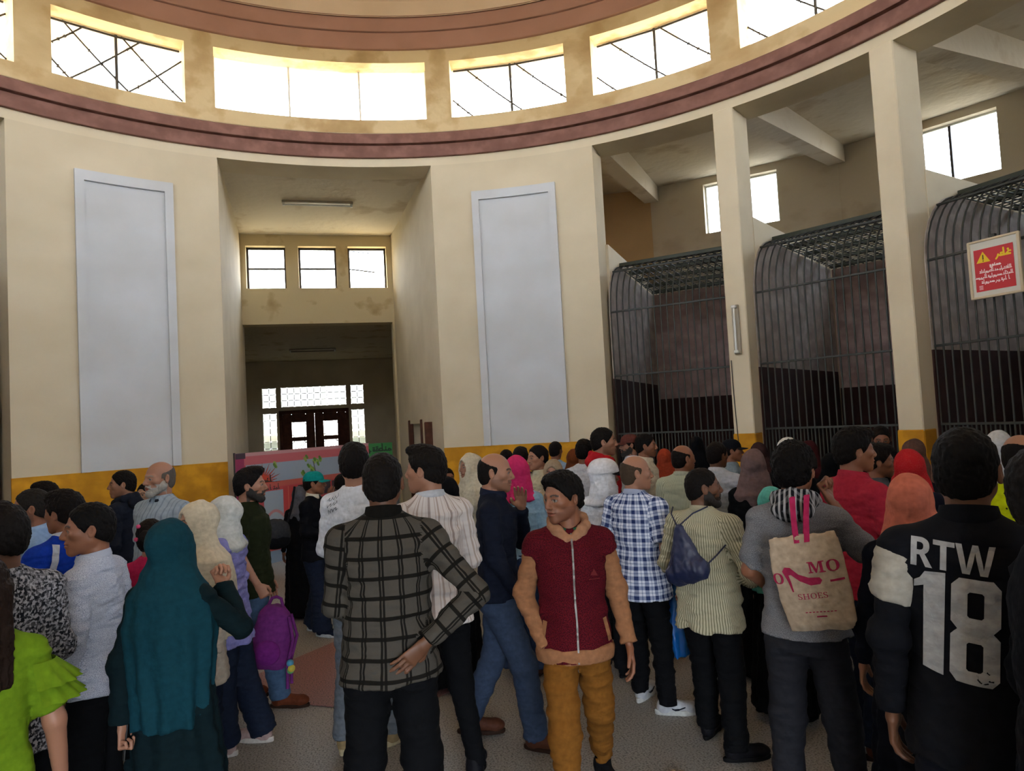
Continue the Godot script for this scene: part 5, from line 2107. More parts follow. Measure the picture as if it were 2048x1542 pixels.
	o = person(Vector3(1.017, 1.630, 1.001), -0.214, {"label": "boy in maroon and tan zip hoodie with mustard trousers, walking towards the camera", "near": true, "hair": "full", "hair_col": "120e0d", "skin": 0, "beard": "stubble", "turn": -52, "nod": 4, "hk": 1.03, "cell": 0.010, "head": 1.05,
		"top": {"m": km, "woven": true, "hem": 0.80, "loose": 0.010, "sleeve_mat": tan_m, "hood": cloth("a2765a"), "called": "hoodie", "amp": 0.006, "cuff": 0.038, "neck": 1.445, "collar": cloth("2c5a44"), "collar_h": 0.012}, "right": [Vector3(0.245, 1.11, -0.06), Vector3(0.155, 0.865, 0.055)], "rhand": "hidden", "left": [Vector3(0.235, 1.11, -0.02), Vector3(0.265, 0.865, 0.06)],
		"legs": {"m": cloth("7a4f1e"), "knee": 0.078, "ankle": 0.056, "hem": 0.14, "amp": 0.010}, "feet": [[0.15, -0.30, 0.03, 14.0], [-0.09, 0.22, 0.0, -6.0]], "shoes": {"m": cloth("17171a"), "sole": cloth("c9c9c4")}})
	zip_front(tan_m)
	# ---- between: women and men round the middle
	o = person(Vector3(1.261, 1.623, -0.899), 2.752, {"label": "woman in hot pink headscarf, pale blue denim shirt and wide jeans, seen from behind", "fem": true, "hair": "", "skin": 1, "scarf": {"m": cloth("c42f66"), "drape": "tuck", "front": 1.36, "called": "headscarf"}, "top": {"m": cloth("8fb0c6"), "hem": 0.92, "loose": 0.012}, "legs": {"m": jeans, "called": "jeans", "knee": 0.085, "ankle": 0.11}, "shoes": brown_shoes, "right": "front", "left": "front", "turn": -15})
	strap(cloth("b32a5c"))
	o = person(Vector3(1.091, 1.620, -1.873), -1.232, {"label": "woman in cream shawl headscarf, in profile behind the navy blazer man", "fem": true, "hair": "", "skin": 1, "scarf": {"m": cloth("cfc6ae"), "drape": "long", "back": 1.15}, "top": {"m": cloth("bdb49c"), "gown": true, "hem": 0.05, "called": "robe"}, "feet_seen": false, "cell": 0.018})
	o = person(Vector3(0.991, 1.459, -2.630), 0.198, {"label": "dark-haired person lifting a hand, glimpsed past the striped-shirt man", "skin": 0, "top": {"m": charcoal}, "left": "mouth", "cell": 0.023, "feet_seen": false})
	o = person(Vector3(1.757, 1.652, -2.011), -1.364, {"label": "moustached man in a pale cream shirt, in profile", "skin": 1, "beard": "moustache", "near": true, "top": {"m": cloth("b9b196"), "collar": cloth("bdb59b"), "loose": 0.01}, "cell": 0.016, "legs": {"m": charcoal}})
	o = person(Vector3(1.741, 1.535, -1.505), -0.547, {"label": "woman in beige headscarf facing the camera behind the maroon hoodie boy", "fem": true, "near": true, "hair": "", "skin": 1, "scarf": {"m": cloth("9c8b74"), "drape": "tuck"}, "top": {"m": cloth("b8a2a4"), "gown": true, "hem": 0.05, "called": "dress"}, "feet_seen": false, "cell": 0.018, "right": "front", "left": "front"})
	o = person(Vector3(1.777, 1.571, -3.353), 2.556, {"label": "short dark-haired head at far left of the row along the yellow dado", "skin": 0, "top": {"m": charcoal}, "cell": 0.026, "feet_seen": false})
	o = person(Vector3(1.751, 1.613, -2.635), 2.711, {"label": "dark-haired man seen from behind just past the pink headscarf", "skin": 2, "hair": "full", "top": {"m": cloth("2a2c34")}, "cell": 0.026, "feet_seen": false})
	o = person(Vector3(2.522, 1.606, -3.885), 2.311, {"label": "dark-haired man in a light blue shirt by the yellow dado", "skin": 0, "top": {"m": cloth("8aa0b5")}, "cell": 0.026, "feet_seen": false})
	o = person(Vector3(2.339, 1.658, -2.379), 2.533, {"label": "dark-haired man in a white top just behind the red hoodie", "skin": 0, "hair": "full", "top": {"m": white}, "cell": 0.026, "feet_seen": false})
	o = person(Vector3(2.473, 1.535, -3.074), 2.635, {"label": "woman in rust brown headscarf beside the red hoodie", "fem": true, "hair": "", "scarf": {"m": cloth("6e3b22"), "drape": "tuck"}, "top": {"m": charcoal, "gown": true, "hem": 0.05, "called": "gown"}, "cell": 0.026, "feet_seen": false})
	o = person(Vector3(2.196, 1.793, -1.479), 1.441, {"label": "tall man in bright red hoodie, in profile looking at the cages", "near": true, "skin": 1, "beard": "stubble", "hair": "short", "turn": -10, "top": {"m": cloth("b01f26"), "hood": cloth("b3222a"), "loose": 0.015, "called": "hoodie"}, "cell": 0.015, "legs": {"m": charcoal}, "left": "front", "right": "front"})
	o = person(Vector3(1.853, 1.553, -0.649), 2.421, {"label": "woman in white headscarf with a black and white visor cap", "fem": true, "hair": "", "skin": 1, "turn": -66, "scarf": {"m": cloth("d5d7dc"), "drape": "tuck", "front": 1.36}, "cap": {"m": cloth("d8d8dc"), "visor": cloth("15161c"), "turn": 0, "big": 1.26}, "top": {"m": cloth("d6d8dc"), "loose": 0.01}, "legs": {"m": black, "ankle": 0.09}, "right": "front", "left": "front"})
	o = person(Vector3(2.990, 1.678, -2.729), -1.720, {"label": "bearded man in a dull red cap, in profile by the cage", "skin": 1, "hair": "short", "beard": "full", "cap": {"m": cloth("5f3530")}, "top": {"m": white}, "cell": 0.023, "feet_seen": false})
	o = person(Vector3(2.894, 1.692, -2.133), 1.103, {"label": "dark-haired man in a cream shirt, in profile against the first cage", "near": true, "skin": 0, "hair": "short", "beard": "thin", "top": {"m": cream, "collar": cream}, "cell": 0.018, "feet_seen": false, "legs": {"m": charcoal}})
	var gingham := print_cloth(check_print(Color("c3c9d6"), Color("2c3c66"), Color("20294a")), 1.0 / 0.062)
	o = person(Vector3(1.812, 1.628, 0.016), 2.133, {"label": "bald man in blue and white checked short-sleeved shirt, white trainers", "near": true, "hair": "fringe", "hair_col": "5e4c3c", "skin": 1, "turn": -42, "wide": 1.08, "head": 1.03, "cell": 0.012,
		"top": {"m": gingham, "woven": true, "hem": 0.76, "sleeve": "short", "loose": 0.02, "collar": gingham, "amp": 0.008}, "belly": 0.03, "right": [Vector3(0.235, 1.12, -0.06), Vector3(0.285, 0.89, -0.02)], "rhand": "grip", "left": "down",
		"legs": {"m": jet, "knee": 0.07, "ankle": 0.058, "amp": 0.01}, "shoes": white_shoes, "feet": [[0.13, 0.13, 0.0, 10.0], [-0.15, 0.02, 0.0, -52.0]]})
	var fine := print_cloth(stripe_print(Color("a8ab94"), [[0, 3, Color("5d6350")], [16, 19, Color("5d6350")], [32, 35, Color("5d6350")], [48, 51, Color("5d6350")]]), 1.0 / 0.05)
	o = person(Vector3(2.618, 1.632, -0.863), 2.276, {"label": "half-bald man in pale green shirt with thin dark stripes", "near": true, "hair": "fringe", "skin": 0, "turn": -34, "top": {"m": fine, "woven": true, "loose": 0.02, "collar": cloth("a5aa97")}, "wide": 1.04, "cell": 0.015, "legs": {"m": black}, "left": "front", "right": "front"})
	o = person(Vector3(3.391, 1.487, -2.739), 2.422, {"label": "woman in burnt orange headscarf near the first cage", "fem": true, "hair": "", "scarf": {"m": cloth("a2402a"), "drape": "tuck"}, "top": {"m": charcoal, "gown": true, "hem": 0.05, "called": "gown"}, "cell": 0.026, "feet_seen": false})
	o = person(Vector3(4.032, 1.580, -3.191), 2.552, {"label": "tall woman wrapped in black headscarf against the first cage bars", "fem": true, "hair": "", "scarf": {"m": jet, "drape": "long"}, "top": {"m": jet, "gown": true, "hem": 0.05, "called": "gown"}, "cell": 0.026, "feet_seen": false})
	o = person(Vector3(3.043, 1.623, -1.065), 2.230, {"label": "dark-haired man in a plain white shirt, second row before the cages", "skin": 2, "hair": "short", "turn": -20, "top": {"m": cloth("b9c0cc"), "collar": white, "loose": 0.015}, "cell": 0.016, "legs": {"m": black}, "left": "front", "right": "front"})
	o = person(Vector3(3.658, 1.597, -1.839), 1.111, {"label": "boy in black cap and grey-blue shirt, in profile in front of the lamp pillar", "near": true, "skin": 0, "hair": "short", "cap": {"m": cloth("12141a")}, "top": {"m": cloth("7f909c"), "loose": 0.01}, "cell": 0.018, "legs": {"m": charcoal}, "feet_seen": false})
	var pin := print_cloth(stripe_print(Color("a9a58e"), [[0, 5, Color("66644e")], [16, 21, Color("66644e")], [32, 37, Color("66644e")], [48, 53, Color("66644e")]]), 1.0 / 0.055)
	o = person(Vector3(1.954, 1.566, 0.617), 2.148, {"label": "dark-skinned man in beige striped shirt carrying a navy drawstring bag on his back", "near": true, "hair": "buzz", "skin": 2, "beard": "full", "turn": -48, "nod": -2, "cell": 0.012, "wide": 1.08, "head": 1.05,
		"top": {"m": pin, "woven": true, "hem": 0.745, "loose": 0.030, "collar": pin, "amp": 0.011, "folds": 0.007, "cuff": 0.05}, "left": [Vector3(0.25, 1.12, -0.02), Vector3(0.20, 1.0, 0.2)], "right": [Vector3(0.29, 1.09, -0.02), Vector3(0.17, 1.02, 0.20)],
		"legs": {"m": jet, "knee": 0.076, "ankle": 0.068, "amp": 0.009}, "shoes": black_shoes, "feet": [[0.12, 0.12, 0.0, 10.0], [-0.17, -0.08, 0.0, -42.0]]})
	drawstring_bag(o)
	o = person(Vector3(2.824, 1.594, -0.192), 2.357, {"label": "woman in dusty mauve headscarf and black gown, bag strap over shoulder", "fem": true, "hair": "", "skin": 1, "turn": 10, "scarf": {"m": cloth("6f5a58"), "drape": "tuck", "front": 1.3}, "top": {"m": jet, "gown": true, "hem": 0.04, "called": "gown", "flare": 0.02}, "cell": 0.014, "feet_seen": false, "left": "front", "right": "front"})
	o = person(Vector3(3.347, 1.626, -0.522), 2.383, {"label": "woman in white under-cap and black scarf and gown, behind the man with the tote", "fem": true, "hair": "", "skin": 1, "scarf": {"m": jet, "drape": "long", "back": 0.95}, "top": {"m": jet, "gown": true, "hem": 0.03, "called": "gown", "flare": 0.04}, "cell": 0.016, "feet_seen": false})
	bonnet(o)
	o = person(Vector3(2.519, 1.401, 0.444), 2.024, {"label": "girl wrapped in a long turquoise shawl, one hand hanging below it", "fem": true, "hair": "", "skin": 0, "scarf": {"m": cloth("5fb5ab"), "drape": "long", "back": 0.95, "front": 0.95}, "top": {"m": jet, "gown": true, "hem": 0.08, "called": "gown"}, "cell": 0.014, "left": [Vector3(0.21, 1.12, 0.0), Vector3(0.20, 0.90, 0.02)], "shoes": black_shoes})
	o = person(Vector3(4.037, 1.533, -1.952), 2.384, {"label": "woman in a dark plum cap in the far row by the second cage", "fem": true, "hair": "", "scarf": {"m": cloth("3f2a2a"), "drape": "tuck"}, "top": {"m": charcoal, "gown": true, "hem": 0.05, "called": "gown"}, "cell": 0.026, "feet_seen": false})
	o = person(Vector3(4.456, 1.531, -1.742), 2.287, {"label": "woman in wine red headscarf in front of the second cage", "fem": true, "hair": "", "scarf": {"m": cloth("421a1e"), "drape": "tuck"}, "top": {"m": charcoal, "gown": true, "hem": 0.05, "called": "gown"}, "cell": 0.023, "feet_seen": false})
	o = person(Vector3(4.179, 1.448, -1.094), 2.385, {"label": "person in black headscarf half hidden by the man in the coral shirt", "fem": true, "hair": "", "scarf": {"m": jet, "drape": "long"}, "top": {"m": jet, "gown": true, "hem": 0.05, "called": "gown"}, "cell": 0.023, "feet_seen": false})
	# ---- right: the man with the tote, the coral shirt, the jersey
	var heather := print_cloth(speckle_print(Color("5b5c60"), Color("77787c"), 12, 0.05, 3), 5.0)
	o = person(Vector3(1.962, 1.729, 1.454), 2.378, {"label": "curly-haired man in heather grey short-sleeved hooded top, tote bag over his shoulder", "near": true, "hair": "curly", "hair_col": "0f0c0c", "skin": 0, "turn": -14, "cell": 0.011, "wide": 0.98,
		"top": {"m": heather, "woven": true, "hem": 0.87, "sleeve": "short", "loose": 0.006, "hood": print_cloth(stripe_print(Color("17181c"), [[0, 14, Color("9a9ca0")], [32, 46, Color("9a9ca0")]]), 22.0, false), "called": "T_shirt"}, "left": [Vector3(0.235, 1.13, 0.02), Vector3(0.17, 1.0, 0.2)], "right": "shoulder", "rhand": "grip",
		"legs": {"m": cloth("26272d"), "called": "jeans", "knee": 0.08, "ankle": 0.062}, "feet": [[0.12, 0.0, 0.0, 12.0], [-0.16, 0.05, 0.0, -20.0]], "shoes": black_shoes})
	tote_bag(o)
	o = person(Vector3(2.727, 1.754, 0.927), 1.538, {"label": "dark-haired young man in coral red shirt, in profile", "near": true, "hair": "full", "hair_col": "14100f", "skin": 0, "turn": -14, "wide": 1.05, "cell": 0.012, "top": {"m": cloth("a3283a"), "sleeve": "long", "loose": 0.012, "collar": cloth("a62c3e"), "hem": 0.82}, "left": "front", "right": [Vector3(0.25, 1.12, 0.0), Vector3(0.2, 1.0, 0.18)], "legs": {"m": dark_jeans, "called": "jeans", "knee": 0.08, "ankle": 0.07}, "shoes": brown_shoes, "feet": [[0.10, 0.1, 0.0, 10.0], [-0.12, -0.05, 0.0, -20.0]]})
	o = person(Vector3(4.919, 1.661, -1.308), -0.660, {"label": "bearded man in black jacket facing the camera before the cage, looking down", "near": true, "skin": 0, "hair": "short", "beard": "full", "nod": 16, "top": {"m": jet, "collar": jet, "called": "jacket"}, "cell": 0.016, "legs": {"m": charcoal}})
	o = person(Vector3(3.456, 1.604, 0.279), 0.987, {"label": "dark-haired child in grey, in profile beside the coral shirt", "near": true, "skin": 0, "hair": "full", "top": {"m": cloth("4b5257")}, "cell": 0.016, "legs": {"m": charcoal}})
	var bandana := print_cloth(speckle_print(Color("a01c22"), Color("c9b49a"), 21, 0.52, 5), 7.0, false)
	o = person(Vector3(3.267, 1.592, 0.747), 2.244, {"label": "person in a red patterned bandana scarf and dark navy jacket", "fem": true, "hair": "", "skin": 1, "scarf": {"m": bandana, "drape": "tuck", "front": 1.40}, "top": {"m": cloth("161c2c"), "loose": 0.03, "called": "jacket", "hem": 0.7}, "wide": 1.1, "legs": {"m": dark_jeans}, "shoes": black_shoes, "cell": 0.014})
	o = person(Vector3(4.496, 1.562, -0.491), 2.202, {"label": "woman in brown headscarf behind the red bandana", "fem": true, "hair": "", "scarf": {"m": cloth("5f4840"), "drape": "tuck"}, "top": {"m": charcoal, "gown": true, "hem": 0.05, "called": "gown"}, "cell": 0.023, "feet_seen": false})
	o = person(Vector3(2.193, 1.592, 1.868), 2.351, {"label": "woman in peach pink headscarf behind the number eighteen jacket", "fem": true, "hair": "", "skin": 1, "scarf": {"m": cloth("c9735f"), "drape": "tuck", "front": 1.36}, "top": {"m": cloth("12151f"), "gown": true, "hem": 0.1, "called": "gown"}, "cell": 0.013, "left": "down", "shoes": black_shoes})
	o = person(Vector3(1.763, 1.808, 2.544), 2.326, {"label": "man in black and white varsity jacket numbered eighteen, seen from behind", "near": true, "hair": "short", "hair_col": "0e0c0c", "skin": 2, "wide": 1.02, "cell": 0.010, "head": 1.02, "turn": -8,
		"top": {"m": cloth("14151a"), "hem": 0.80, "loose": 0.014, "sleeve_mat": cloth("14151a"), "collar": cloth("121318"), "collar_h": 0.05, "called": "jacket", "amp": 0.006}, "legs": {"m": cloth("14161f"), "knee": 0.082, "ankle": 0.07}, "feet": [[0.13, 0, 0, 12], [-0.13, 0, 0, -12]], "shoes": black_shoes, "left": [Vector3(0.222, 1.12, -0.02), Vector3(0.235, 0.88, 0.04)]})
	jacket_print(o)
	o = person(Vector3(4.521, 1.631, 0.242), 2.151, {"label": "woman in white headscarf behind the lime jacket", "fem": true, "hair": "", "scarf": {"m": cloth("c9ccd2"), "drape": "tuck"}, "top": {"m": charcoal, "gown": true, "hem": 0.05, "called": "gown"}, "cell": 0.018, "feet_seen": false})
	o = person(Vector3(3.249, 1.701, 1.471), 2.201, {"label": "bald-crowned man in fluorescent lime yellow jacket", "near": true, "hair": "fringe", "skin": 1, "wide": 1.08, "top": {"m": cloth("a9b80e"), "loose": 0.02, "collar": cloth("a9b80e"), "called": "jacket"}, "legs": {"m": black}, "cell": 0.014, "turn": -20})
	badge(o)
	o = person(Vector3(1.599, 1.789, 2.955), 0.910, {"label": "dark-haired man in black at the right picture edge, ear showing", "near": true, "hair": "short", "skin": 0, "turn": 0, "top": {"m": cloth("101218"), "called": "jacket", "loose": 0.01}, "legs": {"m": black}, "cell": 0.013})
	# ---- left: children and women
	var lime := cloth("66851a")
	o = person(Vector3(-1.156, 1.560, 1.684), -2.597, {"label": "girl in lime green ruffle-sleeved blouse at bottom left, long brown hair", "fem": true, "near": true, "hair": "long", "hair_col": "2a1a12", "skin": 1, "top": {"m": lime, "sleeve": "short", "hem": 0.82, "called": "blouse"}, "legs": {"m": dark_jeans}, "cell": 0.012, "head": 1.05})
	ruffle(o, lime)
	var ink := print_cloth(speckle_print(Color("9a9aa0"), Color("1a1b20"), 8, -0.05, 12), 5.0, false)
	o = person(Vector3(-1.279, 1.698, 1.246), -2.232, {"label": "man in black and white marbled shirt at the left picture edge", "near": true, "hair": "full", "skin": 2, "turn": 20, "top": {"m": ink, "loose": 0.012}, "legs": {"m": black}, "cell": 0.013, "left": "front", "right": "front"})
	o = person(Vector3(-1.831, 1.646, -0.551), -1.321, {"label": "greying man in light blue shirt, in profile at far left", "near": true, "hair": "short", "hair_col": "2b2724", "skin": 0, "beard": "thin", "top": {"m": cloth("86a3c6"), "collar": cloth("8fabcc")}, "legs": {"m": cloth("7a3d16")}, "cell": 0.014, "right": "front", "left": "front"})
	o = person(Vector3(-2.321, 1.604, -2.124), -1.753, {"label": "dark-haired person glimpsed behind the man in light blue", "skin": 0, "hair": "full", "top": {"m": charcoal}, "cell": 0.023, "feet_seen": false})
	o = person(Vector3(-1.489, 1.650, -0.050), -2.261, {"label": "boy in royal blue jacket with white sleeve bands", "near": true, "hair": "full", "hair_col": "171110", "skin": 0, "turn": 16, "top": {"m": cloth("16369a"), "loose": 0.015, "sleeve_mat": cloth("1a3da6"), "collar": cloth("b9bdc6"), "collar_h": 0.04, "called": "jacket", "hem": 0.74}, "legs": {"m": black}, "cell": 0.012, "shoes": black_shoes})
	jacket_bands(o)
	var dotted := print_cloth(speckle_print(Color("a9aebb"), Color("6d7384"), 14, 0.18, 3), 5.5)
	o = person(Vector3(-1.169, 1.617, 0.598), -1.764, {"label": "boy in pale shirt with tiny grey pattern and black trousers, looking left", "near": true, "hair": "short", "hair_col": "100d0d", "skin": 0, "turn": 28, "cell": 0.011, "head": 1.06,
		"top": {"m": dotted, "woven": true, "hem": 0.83, "loose": 0.014, "collar": dotted, "amp": 0.009, "folds": 0.006}, "legs": {"m": jet, "knee": 0.074, "ankle": 0.06}, "left": [Vector3(0.22, 1.12, -0.03), Vector3(0.235, 0.885, 0.03)], "right": [Vector3(0.235, 1.13, -0.06), Vector3(0.25, 0.90, -0.05)], "shoes": black_shoes})
	o = person(Vector3(-1.801, 1.653, -2.299), -1.869, {"label": "man in dark navy hooded jacket, in profile looking left", "near": true, "skin": 1, "hair": "short", "turn": 30, "top": {"m": cloth("20242f"), "hood": cloth("20242f"), "loose": 0.02, "called": "jacket"}, "legs": {"m": jeans}, "shoes": navy_shoes, "cell": 0.014})
	o = person(Vector3(-1.804, 1.490, -3.031), -0.463, {"label": "long-haired girl looking out between the hooded man and the grey-bearded man", "fem": true, "near": true, "hair": "long", "skin": 3, "top": {"m": charcoal}, "cell": 0.023, "feet_seen": false})
	o = person(Vector3(-1.264, 1.749, -1.176), -0.654, {"label": "bald man with grey beard in pale blue-grey striped T-shirt", "near": true, "hair": "fringe", "hair_col": "7d746b", "skin": 1, "beard": "grey", "turn": -10, "wide": 1.1, "belly": 0.03, "top": {"m": print_cloth(stripe_print(Color("8b98a4"), [[0, 6, Color("717d8a")], [20, 24, Color("76828e")], [40, 46, Color("717d8a")]]), 9.0, false), "loose": 0.015, "called": "T_shirt", "sleeve": "short", "collar": cloth("23262e"), "collar_h": 0.02}, "legs": {"m": cloth("4b5566")}, "cell": 0.013, "shoes": white_shoes})
	o = person(Vector3(-1.154, 1.404, -0.390), 3.112, {"label": "small girl in bright pink jacket with pink bobbles in her hair", "fem": true, "hair": "bun", "hair_col": "1c1411", "skin": 1, "head": 1.12, "top": {"m": cloth("c22a58"), "loose": 0.02, "called": "jacket"}, "legs": {"m": charcoal}, "cell": 0.014})
	bobbles(o)
	var teal := cloth("123a46")
	var teal_dark := cloth("0d1d22")
	o = person(Vector3(-0.737, 1.566, 1.068), 2.794, {"label": "woman in teal headscarf and long dark gown, phone in her lowered hand", "fem": true, "hair": "", "skin": 1, "wide": 0.98, "cell": 0.012, "scarf": {"m": teal, "drape": "long", "back": 0.83, "front": 1.1, "wide": 1.0}, "top": {"m": teal_dark, "gown": true, "hem": 0.02, "called": "gown", "flare": 0.03, "folds": 0.016, "loose": 0.02, "cuff": 0.05}, "right": [Vector3(0.30, 1.20, 0.10), Vector3(0.13, 1.36, 0.22)], "rhand": "grip", "left": [Vector3(0.225, 1.11, -0.07), Vector3(0.185, 0.86, -0.10)], "lhand": "grip", "feet_seen": false})
	held_phone()
	o = person(Vector3(-0.795, 1.551, 0.122), -1.044, {"label": "woman in long cream headscarf, in profile facing left", "fem": true, "near": true, "hair": "", "skin": 1, "scarf": {"m": cloth("c8bda6"), "drape": "long", "back": 0.92, "front": 0.92, "wide": 1.2}, "top": {"m": cloth("b7ada0"), "hem": 0.66, "loose": 0.03}, "legs": {"m": dark_jeans}, "shoes": pale_shoes, "cell": 0.012, "left": "down", "right": "down"})
	o = person(Vector3(-0.737, 1.527, -0.381), -1.809, {"label": "woman in white headscarf and lilac shirt with dark jeans", "fem": true, "hair": "", "skin": 1, "scarf": {"m": cloth("c3c7c4"), "drape": "tuck", "front": 1.34}, "top": {"m": cloth("8787c4"), "hem": 0.72, "loose": 0.045, "collar": cloth("8c8cca"), "amp": 0.011, "folds": 0.012}, "wide": 1.08, "legs": {"m": dark_jeans, "called": "jeans", "knee": 0.085, "ankle": 0.085}, "shoes": pale_shoes, "feet": [[0.10, 0.02, 0.0, 5.0], [-0.10, -0.16, 0.0, -8.0]], "cell": 0.012, "left": [Vector3(0.24, 1.12, 0.0), Vector3(0.20, 1.05, 0.2)], "right": "front"})
	o = person(Vector3(-0.667, 1.649, -1.080), 1.371, {"label": "dark-bearded man in olive green T-shirt and brown boots, carrying the purple rucksack", "near": true, "hair": "quiff", "hair_col": "151110", "skin": 1, "beard": "full", "turn": 8, "wide": 1.1, "head": 1.06, "top": {"m": cloth("1f2414"), "loose": 0.012, "called": "T_shirt", "sleeve": "short"}, "legs": {"m": cloth("3f5570"), "called": "jeans", "knee": 0.075, "ankle": 0.066}, "shoes": boots, "feet": [[0.08, -0.14, 0.02, 8.0], [-0.10, 0.22, 0.0, -6.0]], "left": "down", "right": [Vector3(0.245, 1.13, 0.0), Vector3(0.255, 0.93, 0.12)], "rhand": "grip", "cell": 0.012})
	rucksack(o)
	o = person(Vector3(-0.275, 1.503, -2.640), 1.114, {"label": "boy in turquoise cap and black printed sweatshirt", "near": true, "hair": "short", "skin": 0, "turn": 22, "head": 1.08, "cap": {"m": cloth("12847f")}, "top": {"m": cloth("101116"), "collar": cloth("cfc9b4"), "collar_h": 0.05, "loose": 0.02, "called": "sweatshirt"}, "legs": {"m": dark_jeans, "called": "jeans", "knee": 0.085, "ankle": 0.10}, "shoes": navy_shoes, "feet": [[0.1, -0.1, 0.0, 6.0], [-0.1, 0.1, 0.0, -6.0]], "right": "front", "left": "mouth", "cell": 0.013})
	sweatshirt_print(o)
	o = person(Vector3(-0.441, 1.326, -3.311), 3.018, {"label": "woman in grey headscarf and black gown behind the turquoise cap boy", "fem": true, "hair": "", "scarf": {"m": cloth("5a5a60"), "drape": "tuck"}, "top": {"m": jet, "gown": true, "hem": 0.05, "called": "gown"}, "cell": 0.016, "feet_seen": false})
	shoulder_bag(o)
	o = person(Vector3(-0.015, 1.400, -3.612), 2.613, {"label": "person in light blue top and jeans, mostly hidden behind the white T-shirt", "skin": 2, "hair": "full", "top": {"m": cloth("7f9bb0")}, "legs": {"m": jeans, "called": "jeans"}, "shoes": white_shoes, "cell": 0.018})

# ---------------------------------------------------------------- prints and fittings on clothes
const BACK := Basis(Vector3(-1, 0, 0), Vector3(0, 1, 0), Vector3(0, 0, -1))

func strip(pts: Array, w: float) -> PackedVector3Array: # a flat ribbon along points in x, y
	var out := PackedVector3Array()
	for i in pts.size() - 1:
		var a: Vector2 = pts[i]
		var b: Vector2 = pts[i + 1]
		var n := (b - a).normalized().orthogonal() * w * 0.5
		var q := [a - n, b - n, b + n, a + n]
		for k in [0, 1, 2, 0, 2, 3]:
			out.append(Vector3(q[k].x, q[k].y, 0))
	return out

func scrawl(at: Vector3) -> void:
	var ink := cloth("23252c")
	var tris := PackedVector3Array()
	for j in 3:
		var pts := []
		for i in 12:
			pts.append(Vector2(i * 0.008 - 0.045 + 0.006 * sin(i * 2.1 + j), 0.045 - j * 0.035 + 0.012 * sin(i * 1.9 + j * 2.0) + i * 0.003))
		tris.append_array(strip(pts, 0.0028))
	put("lettering", laid_on(tris, lookup.shirt, Transform3D(BACK, at), Vector3.ZERO), ink, lookup.shirt_node)

func zip_front(band: Material) -> void:
	var shirt: Node3D = lookup.shirt_node
	var tris := strip([Vector2(0.004, 1.43), Vector2(0, 1.2), Vector2(0.003, 1.0), Vector2(0, 0.80)], 0.009)
	put("zip", laid_on(tris, lookup.shirt, Transform3D.IDENTITY, Vector3.ZERO, 1.0), plain(Color("6f6a66"), 0.45, 0.3), shirt)
	tris = poly_tris(PackedVector2Array([Vector2(0.085, 1.225), Vector2(0.125, 1.215), Vector2(0.105, 1.255)]))
	tris.append_array(strip([Vector2(0.075, 1.205), Vector2(0.135, 1.2)], 0.005))
	put("chest_motif", laid_on(tris, lookup.shirt, Transform3D.IDENTITY, Vector3.ZERO, 1.0), cloth("6e2a2c"), shirt)
	var f := Field.new(Vector3(-0.26, 0.76, -0.2), Vector3(0.26, 0.92, 0.2), 0.011)
	f.stack([[0.79, 0, 0, 0.196, 0.138], [0.835, 0, 0, 0.205, 0.146], [0.868, 0, 0, 0.196, 0.138]], 0.004)
	f.rumple(crease, 0.003, Vector3(2500, 600, 2500))
	put("hem_band", mesh_of(f.mesh()), band, shirt)
	for s: float in [-1.0, 1.0]: # knitted yoke does not reach the pockets: slanted pocket welts
		tris = strip([Vector2(s * 0.15, 1.0), Vector2(s * 0.175, 0.88)], 0.02)
		put("pocket_welt", laid_on(tris, lookup.shirt, Transform3D.IDENTITY, Vector3.ZERO, 1.0), band, shirt)

func strap(m: Material) -> void:
	var f := Field.new(Vector3(-0.2, 0.95, -0.25), Vector3(0.2, 1.6, 0.2), 0.011)
	f.limb(Vector3(0.05, 1.5, -0.05), Vector3(0.075, 1.38, -0.135), Vector2(0.03, 0.012), Vector2(0.022, 0.010), Vector3.RIGHT, 0.02)
	f.limb(Vector3(0.075, 1.38, -0.135), Vector3(0.04, 0.99, -0.135), Vector2(0.022, 0.012), Vector2(0.026, 0.010), Vector3.RIGHT, 0.02)
	f.rumple(crease, 0.005, Vector3(1800, 900, 1800))
	put("scarf_tail", mesh_of(f.mesh()), m, lookup.shirt_node)

func bonnet(o: Node3D) -> void:
	var f := Field.new(Vector3(-0.16, -0.1, -0.2), Vector3(0.16, 0.2, 0.2), 0.009)
	f.ball(Vector3(0.0, 0.058, 0.01), Vector3(0.088, 0.092, 0.105), 0.01)
	f.plane(Vector3(0, -0.8, -0.6), Vector3(0, 0.045, -0.02))
	f.rumple(crease, 0.004, Vector3(3000, 3000, 3000))
	put("under_cap", mesh_of(f.mesh()), cloth("d6d6d2"), o).transform = lookup.head

